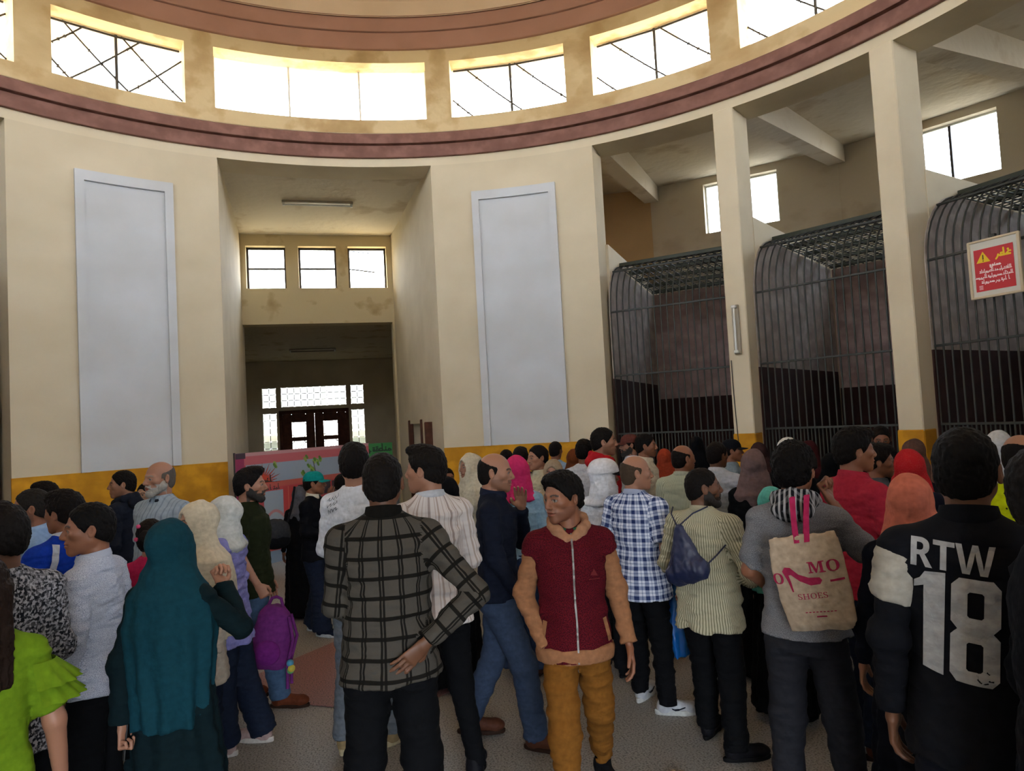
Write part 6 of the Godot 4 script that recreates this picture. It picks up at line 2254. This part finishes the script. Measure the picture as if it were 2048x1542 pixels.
func jacket_print(o: Node3D) -> void:
	var pale := cloth("a9aaac", 0.8, 0.1)
	var shirt: Node3D = lookup.shirt_node
	var lean := Basis(Vector3.BACK, deg_to_rad(-5))
	var t := flat_tris(lettering("RTW", 0.078))
	put("lettering", laid_on(t, lookup.shirt, Transform3D(BACK * lean.scaled(Vector3(0.92, 1.0, 1)), Vector3(0.052, 1.375, 0)), Vector3.ZERO), pale, shirt)
	# the number: a plain one with a hooked flag and an eight with square holes
	var one := PackedVector2Array([Vector2(-0.024, 0.145), Vector2(0.026, 0.150), Vector2(0.026, -0.135), Vector2(-0.024, -0.125), Vector2(-0.026, 0.105), Vector2(-0.05, 0.095), Vector2(-0.05, 0.115), Vector2(-0.036, 0.125)])
	t = poly_tris(one)
	put("number", laid_on(t, lookup.shirt, Transform3D(BACK * lean, Vector3(0.105, 1.185, 0)), Vector3.ZERO), pale, shirt)
	t = PackedVector3Array()
	var ring := []
	for part in [[0.0725, 0.07], [-0.0675, 0.0725]]:
		var cy: float = part[0]
		var hh: float = part[1]
		var ow := 0.057
		var outer := [Vector2(-ow + 0.018, cy + hh), Vector2(ow - 0.018, cy + hh), Vector2(ow, cy + hh - 0.02), Vector2(ow, cy - hh + 0.02), Vector2(ow - 0.016, cy - hh), Vector2(-ow + 0.016, cy - hh), Vector2(-ow, cy - hh + 0.02), Vector2(-ow, cy + hh - 0.02)]
		var iw := 0.019
		var ih := hh - 0.035
		var inner := [Vector2(-iw + 0.005, cy + ih), Vector2(iw - 0.005, cy + ih), Vector2(iw, cy + ih - 0.005), Vector2(iw, cy - ih + 0.005), Vector2(iw - 0.005, cy - ih), Vector2(-iw + 0.005, cy - ih), Vector2(-iw, cy - ih + 0.005), Vector2(-iw, cy + ih - 0.005)]
		for i in 8:
			var a: Vector2 = outer[i]
			var b: Vector2 = outer[(i + 1) % 8]
			var c: Vector2 = inner[(i + 1) % 8]
			var d: Vector2 = inner[i]
			for p in [a, b, c, a, c, d]:
				t.append(Vector3(p.x, p.y, 0))
	put("number", laid_on(t, lookup.shirt, Transform3D(BACK * lean, Vector3(0.008, 1.178, 0)), Vector3.ZERO), pale, shirt)
	var pts := []
	for i in 9:
		var a := lerpf(0.6, TAU - 0.9, i / 8.0)
		pts.append(Vector2(cos(a) * 0.016, sin(a) * 0.016))
	t = strip(pts, 0.004)
	t.append_array(strip([Vector2(0.01, -0.006), Vector2(0.022, -0.006)], 0.004))
	put("emblem", laid_on(t, lookup.shirt, Transform3D(BACK * lean, Vector3(-0.004, 1.062, -0.0)), Vector3.ZERO), cloth("1b1c20"), shirt)
	white_arm(o, cloth("aaa59b"), 0.14, 0.6, 0.012)

func white_arm(_o: Node3D, m: Material, from: float, to: float, more: float) -> void: # a band of another colour round each upper arm
	for i in 2:
		var s: Vector3 = lookup.shoulders[i]
		var e: Vector3 = lookup.elbows[i]
		var f := Field.new(s.min(e) - Vector3.ONE * 0.13, s.max(e) + Vector3.ONE * 0.13, 0.011)
		var r: float = lookup.arm_radius
		f.limb(s.lerp(e, from), s.lerp(e, to), Vector2.ONE * (r * lerpf(1.0, 0.86, from) + more), Vector2.ONE * (r * lerpf(1.0, 0.86, to) + more), Vector3.RIGHT, 0.01, true)
		f.rumple(crease, lookup.amp, Vector3(450, 1500, 450))
		f.rumple(crease, lookup.amp * 0.7, Vector3(1000, 3300, 1000))
		put("sleeve_panel", mesh_of(f.mesh()), m, lookup.shirt_node)

func jacket_bands(o: Node3D) -> void:
	var m := cloth("aeb3bf")
	for i in 2:
		var e: Vector3 = lookup.elbows[i]
		var w: Vector3 = lookup.wrists[i]
		var s: Vector3 = lookup.shoulders[i]
		var f := Field.new(e.min(w) - Vector3.ONE * 0.2, e.max(w) + Vector3.ONE * 0.2, 0.012)
		var r: float = lookup.arm_radius * 0.86 + 0.007
		f.limb(s.lerp(e, 0.72), e, Vector2(r, r), Vector2(r, r), Vector3.RIGHT, 0.01)
		f.limb(e, e.lerp(w, 0.55), Vector2(r, r), Vector2(r, r) * 0.86, Vector3.RIGHT, 0.02, true)
		f.rumple(crease, lookup.amp, Vector3(450, 1500, 450))
		f.rumple(crease, lookup.amp * 0.7, Vector3(1000, 3300, 1000))
		put("sleeve_band", mesh_of(f.mesh()), m, lookup.shirt_node)
	for x: float in [0.1, -0.1]:
		put("shoulder_stripe", laid_on(strip([Vector2(x, 1.44), Vector2(x * 1.35, 1.30)], 0.03), lookup.shirt, Transform3D.IDENTITY, Vector3.ZERO), m, lookup.shirt_node)

func badge(_o: Node3D) -> void:
	var t := PackedVector3Array()
	for i in 3:
		t.append_array(strip([Vector2(-0.012 + i * 0.011, -0.008), Vector2(-0.016 + i * 0.011, 0.0 + i * 0.005)], 0.007))
	put("emblem", laid_on(t, lookup.shirt, Transform3D(BACK, Vector3(0.05, 1.36, 0)), Vector3.ZERO), cloth("1d1f14"), lookup.shirt_node)

func ruffle(_o: Node3D, m: Material) -> void:
	for i in 2:
		var s: Vector3 = lookup.shoulders[i]
		var e: Vector3 = lookup.elbows[i]
		var g := 1.0 if i == 0 else -1.0
		for layer in 2:
			var mb := Mb.new()
			var rings := []
			for j in 5:
				var ring := PackedVector3Array()
				for k in 33:
					var a := lerpf(-1.9, 1.9, k / 32.0)
					var r := 0.062 + 0.014 * j + 0.010 * j / 4.0 * sin(k * 1.55 + layer)
					var c := s.lerp(e, 0.15 + layer * 0.22 + j * 0.075)
					ring.append(c + Vector3(g * cos(a) * r, 0, sin(a) * r))
				rings.append(ring)
			mb.loft(rings, false)
			put("ruffle", mb.made(), m, lookup.shirt_node)

func bobbles(o: Node3D) -> void:
	var m := plain(Color("c23a6a"), 0.4)
	for p in [Vector3(0.05, 0.09, -0.09), Vector3(-0.035, 0.06, -0.12), Vector3(0.06, 0.01, -0.11), Vector3(-0.05, 0.0, -0.1)]:
		var s := SphereMesh.new()
		s.radius = 0.014
		s.height = 0.028
		s.radial_segments = 12
		s.rings = 6
		var n := put("hair_bobble", s, m, o)
		n.transform = lookup.head * Transform3D(Basis.IDENTITY, p)

func sweatshirt_print(_o: Node3D) -> void:
	var t := PackedVector3Array()
	var rng := RandomNumberGenerator.new()
	rng.seed = 33
	for i in 26:
		var c := Vector2(rng.randf_range(-0.05, 0.05), rng.randf_range(-0.1, 0.1))
		c.x += c.y * 0.35
		var a := rng.randf_range(0.6, 1.9)
		var d := Vector2(cos(a), sin(a)) * rng.randf_range(0.012, 0.035)
		t.append_array(strip([c - d, c + d * 0.3 + d.orthogonal() * 0.2, c + d], rng.randf_range(0.005, 0.014)))
	put("chest_print", laid_on(t, lookup.shirt, Transform3D(Basis.IDENTITY, Vector3(-0.03, 1.20, 0)), Vector3.ZERO, 1.0), cloth("a7a6bb"), lookup.shirt_node)

func by_person(o: Node3D, called: String, at: Vector3, b := Basis.IDENTITY) -> Node3D: # a thing of its own, placed in a person's axes
	var n := base(called)
	n.transform = Transform3D(o.basis.orthonormalized() * b, o.transform * at)
	return n

func drawstring_bag(o: Node3D) -> void:
	var n := by_person(o, "drawstring_bag", Vector3(0.035, 1.20, -0.215), Basis(Vector3.BACK, deg_to_rad(-6)) * Basis(Vector3.RIGHT, deg_to_rad(-3)))
	tag(n, "navy blue drawstring bag on the back of the beige striped shirt", "bag")
	var f := Field.new(Vector3(-0.2, -0.22, -0.12), Vector3(0.2, 0.22, 0.12), 0.010)
	f.limb(Vector3(0.0, 0.165, 0.01), Vector3(-0.01, -0.06, 0.0), Vector2(0.03, 0.02), Vector2(0.115, 0.055), Vector3.RIGHT, 0.03)
	f.limb(Vector3(-0.09, -0.06, 0.0), Vector3(0.07, -0.10, 0.0), Vector2(0.055, 0.04), Vector2(0.06, 0.045), Vector3.UP, 0.04)
	f.rumple(crease, 0.010, Vector3(1500, 700, 1500))
	f.rumple(crease, 0.004, Vector3(4200, 2000, 4200))
	var m := plain(Color("151d3c"), 0.5)
	put("bag_body", mesh_of(f.mesh()), m, n)
	var cord := plain(Color("121936"), 0.6)
	for pts in [[Vector3(0.01, 0.18, 0.005), Vector3(0.07, 0.235, 0.07), Vector3(0.10, 0.26, 0.15)], [Vector3(-0.01, 0.18, 0.005), Vector3(-0.07, 0.23, 0.06), Vector3(-0.12, 0.25, 0.15)], [Vector3(-0.13, -0.04, 0.0), Vector3(-0.17, 0.0, 0.06), Vector3(-0.20, 0.04, 0.12)]]:
		var mb := Mb.new()
		mb.rod(PackedVector3Array(pts), 0.0045, 6)
		put("cord", mb.made(), cord, n)

func tote_bag(o: Node3D) -> void:
	var n := by_person(o, "tote_bag", Vector3(-0.075, 1.155, -0.235), Basis(Vector3.BACK, deg_to_rad(-9)) * Basis(Vector3.RIGHT, deg_to_rad(-4)))
	tag(n, "off-white cloth shopping bag with a pink high-heel print, held over the shoulder", "bag")
	var f := Field.new(Vector3(-0.2, -0.26, -0.1), Vector3(0.2, 0.26, 0.1), 0.010)
	f.stack([[-0.205, 0.01, 0, 0.120, 0.010], [-0.17, 0.0, 0, 0.137, 0.030], [-0.05, 0, 0, 0.148, 0.042], [0.1, 0, 0, 0.145, 0.032], [0.185, 0, 0, 0.138, 0.016], [0.2, 0, 0, 0.136, 0.008]], 0.003)
	f.rumple(crease, 0.008, Vector3(900, 600, 900))
	var cl := cloth("b9a690", 0.9, 0.4)
	put("bag_body", mesh_of(f.mesh()), cl, n)
	var pink := cloth("b02c5c")
	for s: float in [-1.0, 1.0]:
		for e in 2:
			var mb := Mb.new()
			var x0: float = s * 0.055 + e * 0.01
			var top := Vector3(-0.02 + s * 0.03, 0.345, 0.07 + e * 0.02)
			var a := Vector3(x0 - 0.035 * s, 0.17, -0.02 if e == 0 else 0.02)
			var w := Vector3(0.011, 0, 0)
			var q := a.lerp(top, 0.5) + Vector3(0, 0, -0.015)
			for seg in [[a, q], [q, top]]:
				mb.quad(seg[0] - w, seg[1] - w, seg[1] + w, seg[0] + w)
				mb.quad(seg[0] + w + Vector3(0, 0, 0.003), seg[1] + w + Vector3(0, 0, 0.003), seg[1] - w + Vector3(0, 0, 0.003), seg[0] - w + Vector3(0, 0, 0.003))
			put("handle", mb.made(), pink, n)
	var ink := cloth("a22c50")
	var shoe := PackedVector2Array([Vector2(-0.085, 0.055), Vector2(-0.072, 0.072), Vector2(-0.05, 0.070), Vector2(-0.022, 0.040), Vector2(0.015, 0.024), Vector2(0.058, 0.022), Vector2(0.066, 0.010), Vector2(0.055, -0.006), Vector2(0.018, -0.008), Vector2(-0.022, 0.012), Vector2(-0.052, 0.040), Vector2(-0.062, 0.038), Vector2(-0.056, 0.0), Vector2(-0.054, -0.030), Vector2(-0.060, -0.030), Vector2(-0.070, 0.012)])
	put("shoe_print", laid_on(poly_tris(shoe), f, Transform3D(BACK, Vector3(0.02, 0.005, 0)), Vector3.ZERO), ink, n)
	put("lettering", laid_on(flat_tris(lettering("MO", 0.046, true, true)), f, Transform3D(BACK * Basis.from_scale(Vector3(1.15, 1, 1)), Vector3(-0.062, 0.068, 0)), Vector3.ZERO), ink, n)
	put("lettering", laid_on(flat_tris(lettering("SHOES", 0.023, false, true)), f, Transform3D(BACK * Basis.from_scale(Vector3(1.15, 1, 1)), Vector3(0.005, -0.047, 0)), Vector3.ZERO), ink, n)
	put("lettering", laid_on(flat_tris(lettering("O", 0.046, true, true)), f, Transform3D(BACK, Vector3(0.128, 0.03, 0)), Vector3.ZERO), ink, n)
	var t := strip([Vector2(0.075, 0.008), Vector2(0.13, 0.01)], 0.009)
	for i in 9:
		t.append_array(strip([Vector2(-0.05 + i * 0.014, -0.115), Vector2(-0.041 + i * 0.014, -0.115)], 0.004))
	t.append_array(strip([Vector2(-0.01, -0.135), Vector2(0.03, -0.135)], 0.006))
	put("small_print", laid_on(t, f, Transform3D(BACK, Vector3.ZERO), Vector3.ZERO), ink, n)

func held_phone() -> void:
	var w: Vector3 = lookup.wrists[0]
	var o: Node3D = lookup.shirt_node.get_parent()
	var n := by_person(o, "phone", w + Vector3(-0.02, -0.085, 0.02), Basis(Vector3.RIGHT, 0.2))
	tag(n, "black phone held in the lowered hand of the woman in teal", "phone")
	var m := Mb.new()
	m.bevel(Vector3(-0.005, -0.07, -0.036), Vector3(0.005, 0.07, 0.036), 0.003)
	put("case", m.made(), plain(Color("131417"), 0.35), n)
	m = Mb.new()
	m.box(Vector3(-0.0057, -0.066, -0.033), Vector3(-0.005, 0.066, 0.033))
	put("screen", m.made(), plain(Color("0a0b0d"), 0.1), n)

func rucksack(o: Node3D) -> void:
	var w: Vector3 = lookup.wrists[1]
	var n := by_person(o, "rucksack", w + Vector3(-0.02, -0.36, 0.10), Basis(Vector3.RIGHT, 0.15))
	tag(n, "purple school rucksack hanging from the hand of the bearded man", "rucksack")
	var m := cloth("672a6c", 0.8)
	var f := Field.new(Vector3(-0.16, -0.26, -0.2), Vector3(0.16, 0.26, 0.2), 0.011)
	f.stack([[-0.21, 0, 0, 0.07, 0.105], [-0.17, 0, 0, 0.09, 0.125], [0.05, 0, 0, 0.085, 0.12], [0.15, 0, 0, 0.07, 0.10], [0.20, 0, 0, 0.045, 0.06]], 0.02)
	f.rumple(crease, 0.008, Vector3(1100, 900, 1100))
	put("bag_body", mesh_of(f.mesh()), m, n)
	f = Field.new(Vector3(-0.2, -0.22, -0.14), Vector3(0.0, 0.06, 0.14), 0.011)
	f.ball(Vector3(-0.085, -0.09, 0), Vector3(0.04, 0.085, 0.085), 0.01)
	put("pocket", mesh_of(f.mesh()), cloth("6a2370", 0.8), n)
	var mb := Mb.new()
	mb.rod(PackedVector3Array([Vector3(0, 0.19, -0.05), Vector3(0, 0.245, -0.03), Vector3(0, 0.255, 0.0), Vector3(0, 0.245, 0.03), Vector3(0, 0.19, 0.05)]), 0.011, 8)
	put("handle", mb.made(), m, n)
	for s: float in [-1.0, 1.0]:
		mb = Mb.new()
		mb.rod(PackedVector3Array([Vector3(s * 0.03, 0.14, 0.1), Vector3(s * 0.05, 0.0, 0.15), Vector3(s * 0.04, -0.16, 0.13), Vector3(s * 0.05, -0.32, 0.15)]), 0.012, 6)
		put("strap", mb.made(), m, n)
	for q in [[Vector3(-0.06, -0.15, 0.15), "3f7f9a"], [Vector3(-0.07, -0.18, 0.165), "b0a23a"], [Vector3(-0.05, -0.2, 0.155), "4d8a52"]]:
		var s := SphereMesh.new()
		s.radius = 0.024
		s.height = 0.048
		s.radial_segments = 12
		s.rings = 6
		put("charm", s, plain(Color(q[1]), 0.5), n).position = q[0]

func shoulder_bag(o: Node3D) -> void:
	var n := base("shoulder_bag", Vector3(-0.66, 0.93, -3.0), 0.5)
	tag(n, "dark grey bag bulging beside the turquoise cap boy", "bag")
	var f := Field.new(Vector3(-0.25, -0.2, -0.15), Vector3(0.25, 0.25, 0.15), 0.013)
	f.ball(Vector3(0, 0, 0), Vector3(0.15, 0.12, 0.07), 0.02)
	f.ball(Vector3(0, -0.06, 0), Vector3(0.155, 0.09, 0.075), 0.03)
	f.rumple(crease, 0.01, Vector3(1200, 900, 1200))
	put("bag_body", mesh_of(f.mesh()), cloth("3e4146"), n)
	f = Field.new(Vector3(-0.25, -0.25, -0.15), Vector3(0.25, 0.02, 0.15), 0.013)
	f.ball(Vector3(0, -0.10, 0.01), Vector3(0.145, 0.075, 0.082), 0.02)
	put("flap", mesh_of(f.mesh()), cloth("1c1d21"), n)
	var mb := Mb.new()
	mb.rod(PackedVector3Array([Vector3(0.12, 0.06, 0), Vector3(0.2, 0.22, -0.04), Vector3(0.26, 0.40, -0.1)]), 0.012, 6)
	put("strap", mb.made(), cloth("1c1d21"), n)

# ---------------------------------------------------------------- banner, bags, scraps
func banner_print() -> Image:
	var im := canvas(640, 448, Color("b5474c"))
	im.fill_rect(Rect2i(0, 0, 640, 14), Color("b9898c"))
	im.fill_rect(Rect2i(0, 14, 640, 34), Color("b85f66"))
	im.fill_rect(Rect2i(40, 48, 600, 76), Color("8f9cab"))
	im.fill_rect(Rect2i(0, 0, 34, 448), Color("8f2f57"))
	im.fill_rect(Rect2i(0, 0, 40, 22), Color("41303c"))
	im.fill_rect(Rect2i(40, 124, 600, 22), Color("b5584f"))
	im.fill_rect(Rect2i(110, 160, 84, 150), Color("98a5b2")) # pale window of the painted tram
	im.fill_rect(Rect2i(196, 150, 60, 298), Color("b23b3e"))
	im.fill_rect(Rect2i(216, 150, 3, 298), Color("c56a58"))
	im.fill_rect(Rect2i(262, 152, 40, 60), Color("33262c"))
	for i in 6:
		im.fill_rect(Rect2i(320 + i * 54, 152, 48, 52), Color("3a3038"))
	im.fill_rect(Rect2i(256, 214, 384, 14), Color("c46a62"))
	for i in 12: # arch of a window with plants below
		dab(im, Vector2(118 + i * 7, 268 - 26 * sin(PI * i / 11.0)), 6, Color("b57f80"))
	var rng := RandomNumberGenerator.new()
	rng.seed = 2
	for i in 60:
		dab(im, Vector2(rng.randf_range(112, 190), rng.randf_range(280, 330)), 5, [Color("6f6f86"), Color("7c2f35"), Color("9aa2b0"), Color("59434a")][i % 4])
	im.fill_rect(Rect2i(0, 400, 640, 48), Color("7d94ac"))
	# leaves
	for c in [Vector2(300, 40), Vector2(320, 70), Vector2(345, 52), Vector2(360, 60), Vector2(330, 92), Vector2(378, 46), Vector2(160, 52), Vector2(290, 100)]:
		for k in 3:
			var e := Vector2(rng.randf_range(-8, 8), rng.randf_range(-8, 8))
			stroke(im, [c + e, c + e + Vector2(5, 9)], 5, [Color("6b8c34"), Color("8aa24a"), Color("4f7a2c")][k])
	stroke(im, [Vector2(340, 60), Vector2(350, 105)], 2, Color("4a4650"))
	# spiked sun with its word
	var sun := PackedVector2Array()
	for i in 34:
		var a := PI + PI * i / 33.0
		var r := 36.0 if i % 2 == 0 else (88.0 if i % 4 == 1 else 70.0)
		sun.append(Vector2(104, 126) + Vector2(cos(a), sin(a)) * r)
	fill_poly(im, sun, Color("3d2a2c"))
	for i in sun.size():
		sun[i] = Vector2(104, 127) + (sun[i] - Vector2(104, 126)) * 0.93
	fill_poly(im, sun, Color("c0432c"))
	arabic(im, "Lnsmyt", Vector2(146, 122), 1.15, 2.4, Color("20171a"))
	arabic(im, "AbtdA mn", Vector2(178, 154), 0.9, 1.6, Color("3b3034"))
	return im

func belongings() -> void:
	var a := Vector3(-1.36, 0, -5.72)
	var b := Vector3(0.46, 0, -7.45)
	var dir := (b - a).normalized()
	var yaw := atan2(-dir.z, dir.x)
	var wdt := a.distance_to(b)
	var n := base("banner_stand", a, yaw)
	tag(n, "pink and red printed banner with a spiked sun and Arabic lettering, before the niche", "banner")
	var m := Mb.new()
	m.box(Vector3(0, 0.08, -0.012), Vector3(wdt, 1.63, -0.002))
	put("backing", m.made(), plain(Color("9a5a5c"), 0.7), n)
	m = Mb.new()
	m.quad(Vector3(0, 0.08, 0), Vector3(wdt, 0.08, 0), Vector3(wdt, 1.63, 0), Vector3(0, 1.63, 0))
	var pm := plain(Color.WHITE, 0.55)
	pm.albedo_texture = ImageTexture.create_from_image(banner_print())
	put("print", m.made(), pm, n)
	for x: float in [0.0, wdt]:
		m = Mb.new()
		m.rod(PackedVector3Array([Vector3(x, 0, -0.02), Vector3(x, 1.64, -0.02)]), 0.014, 8)
		m.rod(PackedVector3Array([Vector3(x, 0.012, -0.25), Vector3(x, 0.012, 0.2)]), 0.012, 8)
		put("post", m.made(), M.frame, n)
	n = base("green_banner", Vector3(0.39, 0, -8.1), 0.2)
	tag(n, "small green banner with dark scribbled lettering behind the pink banner", "banner")
	m = Mb.new()
	m.box(Vector3(0, 0.1, -0.01), Vector3(0.52, 1.6, 0))
	var im := canvas(128, 384, Color("2f7a3c"))
	arabic(im, "mnTqv yy", Vector2(122, 34), 1.3, 2.6, Color("12301c"))
	arabic(im, "hywAn", Vector2(118, 80), 1.3, 2.6, Color("12301c"))
	var gm := plain(Color.WHITE, 0.6)
	gm.albedo_texture = ImageTexture.create_from_image(im)
	put("backing", m.made(), plain(Color("2f7a3c"), 0.6), n)
	m = Mb.new()
	m.quad(Vector3(0, 0.1, 0.001), Vector3(0.52, 0.1, 0.001), Vector3(0.52, 1.6, 0.001), Vector3(0, 1.6, 0.001))
	put("print", m.made(), gm, n)
	m = Mb.new()
	for x: float in [0.02, 0.5]:
		m.rod(PackedVector3Array([Vector3(x, 0, -0.02), Vector3(x, 1.6, -0.02)]), 0.012, 6)
	put("post", m.made(), M.frame, n)
	# blue carrier bag of the man in the checked shirt
	n = base("carrier_bag", Vector3(2.05, 0.53, 0.03), 0.3)
	tag(n, "thin blue plastic carrier bag hanging from the hand of the man in the checked shirt", "bag")
	var f := Field.new(Vector3(-0.16, -0.3, -0.12), Vector3(0.16, 0.36, 0.12), 0.011)
	f.stack([[-0.22, 0, 0, 0.075, 0.045], [-0.1, 0, 0, 0.085, 0.06], [0.1, 0, 0, 0.06, 0.04], [0.22, 0, 0, 0.035, 0.02], [0.30, 0, 0, 0.018, 0.012]], 0.01, 0.008, 7.0)
	f.rumple(crease, 0.010, Vector3(1700, 900, 1700))
	var bm := plain(Color("0f5fae"), 0.35)
	bm.backlight_enabled = true
	bm.backlight = Color(0.05, 0.2, 0.4)
	put("bag_body", mesh_of(f.mesh()), bm, n)
	m = Mb.new()
	for s: float in [-1.0, 1.0]:
		m.rod(PackedVector3Array([Vector3(s * 0.015, 0.27, 0), Vector3(s * 0.02, 0.33, 0), Vector3(0, 0.37, 0)]), 0.006, 5)
	put("handle", m.made(), bm, n)
	# black bag below the hand of the man in the jersey
	n = base("carrier_bag", Vector3(1.87, 0.62, 3.0), 0.0)
	tag(n, "black plastic bag hanging low beside the hand of the man in the varsity jacket", "bag")
	f = Field.new(Vector3(-0.16, -0.24, -0.16), Vector3(0.16, 0.34, 0.16), 0.011)
	f.ball(Vector3(0, 0, 0), Vector3(0.085, 0.16, 0.075), 0.03)
	f.limb(Vector3(0, 0.1, 0), Vector3(0, 0.26, 0), Vector2(0.05, 0.04), Vector2(0.014, 0.012), Vector3.RIGHT, 0.05)
	f.rumple(crease, 0.014, Vector3(1500, 900, 1500))
	put("bag_body", mesh_of(f.mesh()), plain(Color("101013"), 0.35), n)
	m = Mb.new()
	m.rod(PackedVector3Array([Vector3(0, 0.24, 0), Vector3(0.01, 0.29, 0), Vector3(0.0, 0.32, 0.01)]), 0.008, 6)
	put("handle", m.made(), plain(Color("101013"), 0.35), n)
	# scraps on the floor
	var k := 0
	for q in [[Vector3(1.57, 0.02, 0.84), "a48f74", "crumpled tan paper scrap on the floor by the striped-shirt man's shoes"], [Vector3(-0.62, 0.015, -0.78), "bdbfc2", "crumpled white scrap on the floor by the lilac-shirt woman's shoes"]]:
		f = Field.new(Vector3(-0.09, -0.03, -0.06), Vector3(0.09, 0.05, 0.06), 0.006)
		f.ball(Vector3.ZERO, Vector3(0.05, 0.016, 0.025), 0.01)
		f.ball(Vector3(0.03, 0.0, 0.005), Vector3(0.03, 0.012, 0.018), 0.01)
		f.rumple(crease, 0.012, Vector3(4000, 3000, 4000))
		f.below(-0.015)
		tag(put("paper_scrap", mesh_of(f.mesh()), cloth(q[1])), q[2], "litter").position = q[0]
		k += 1
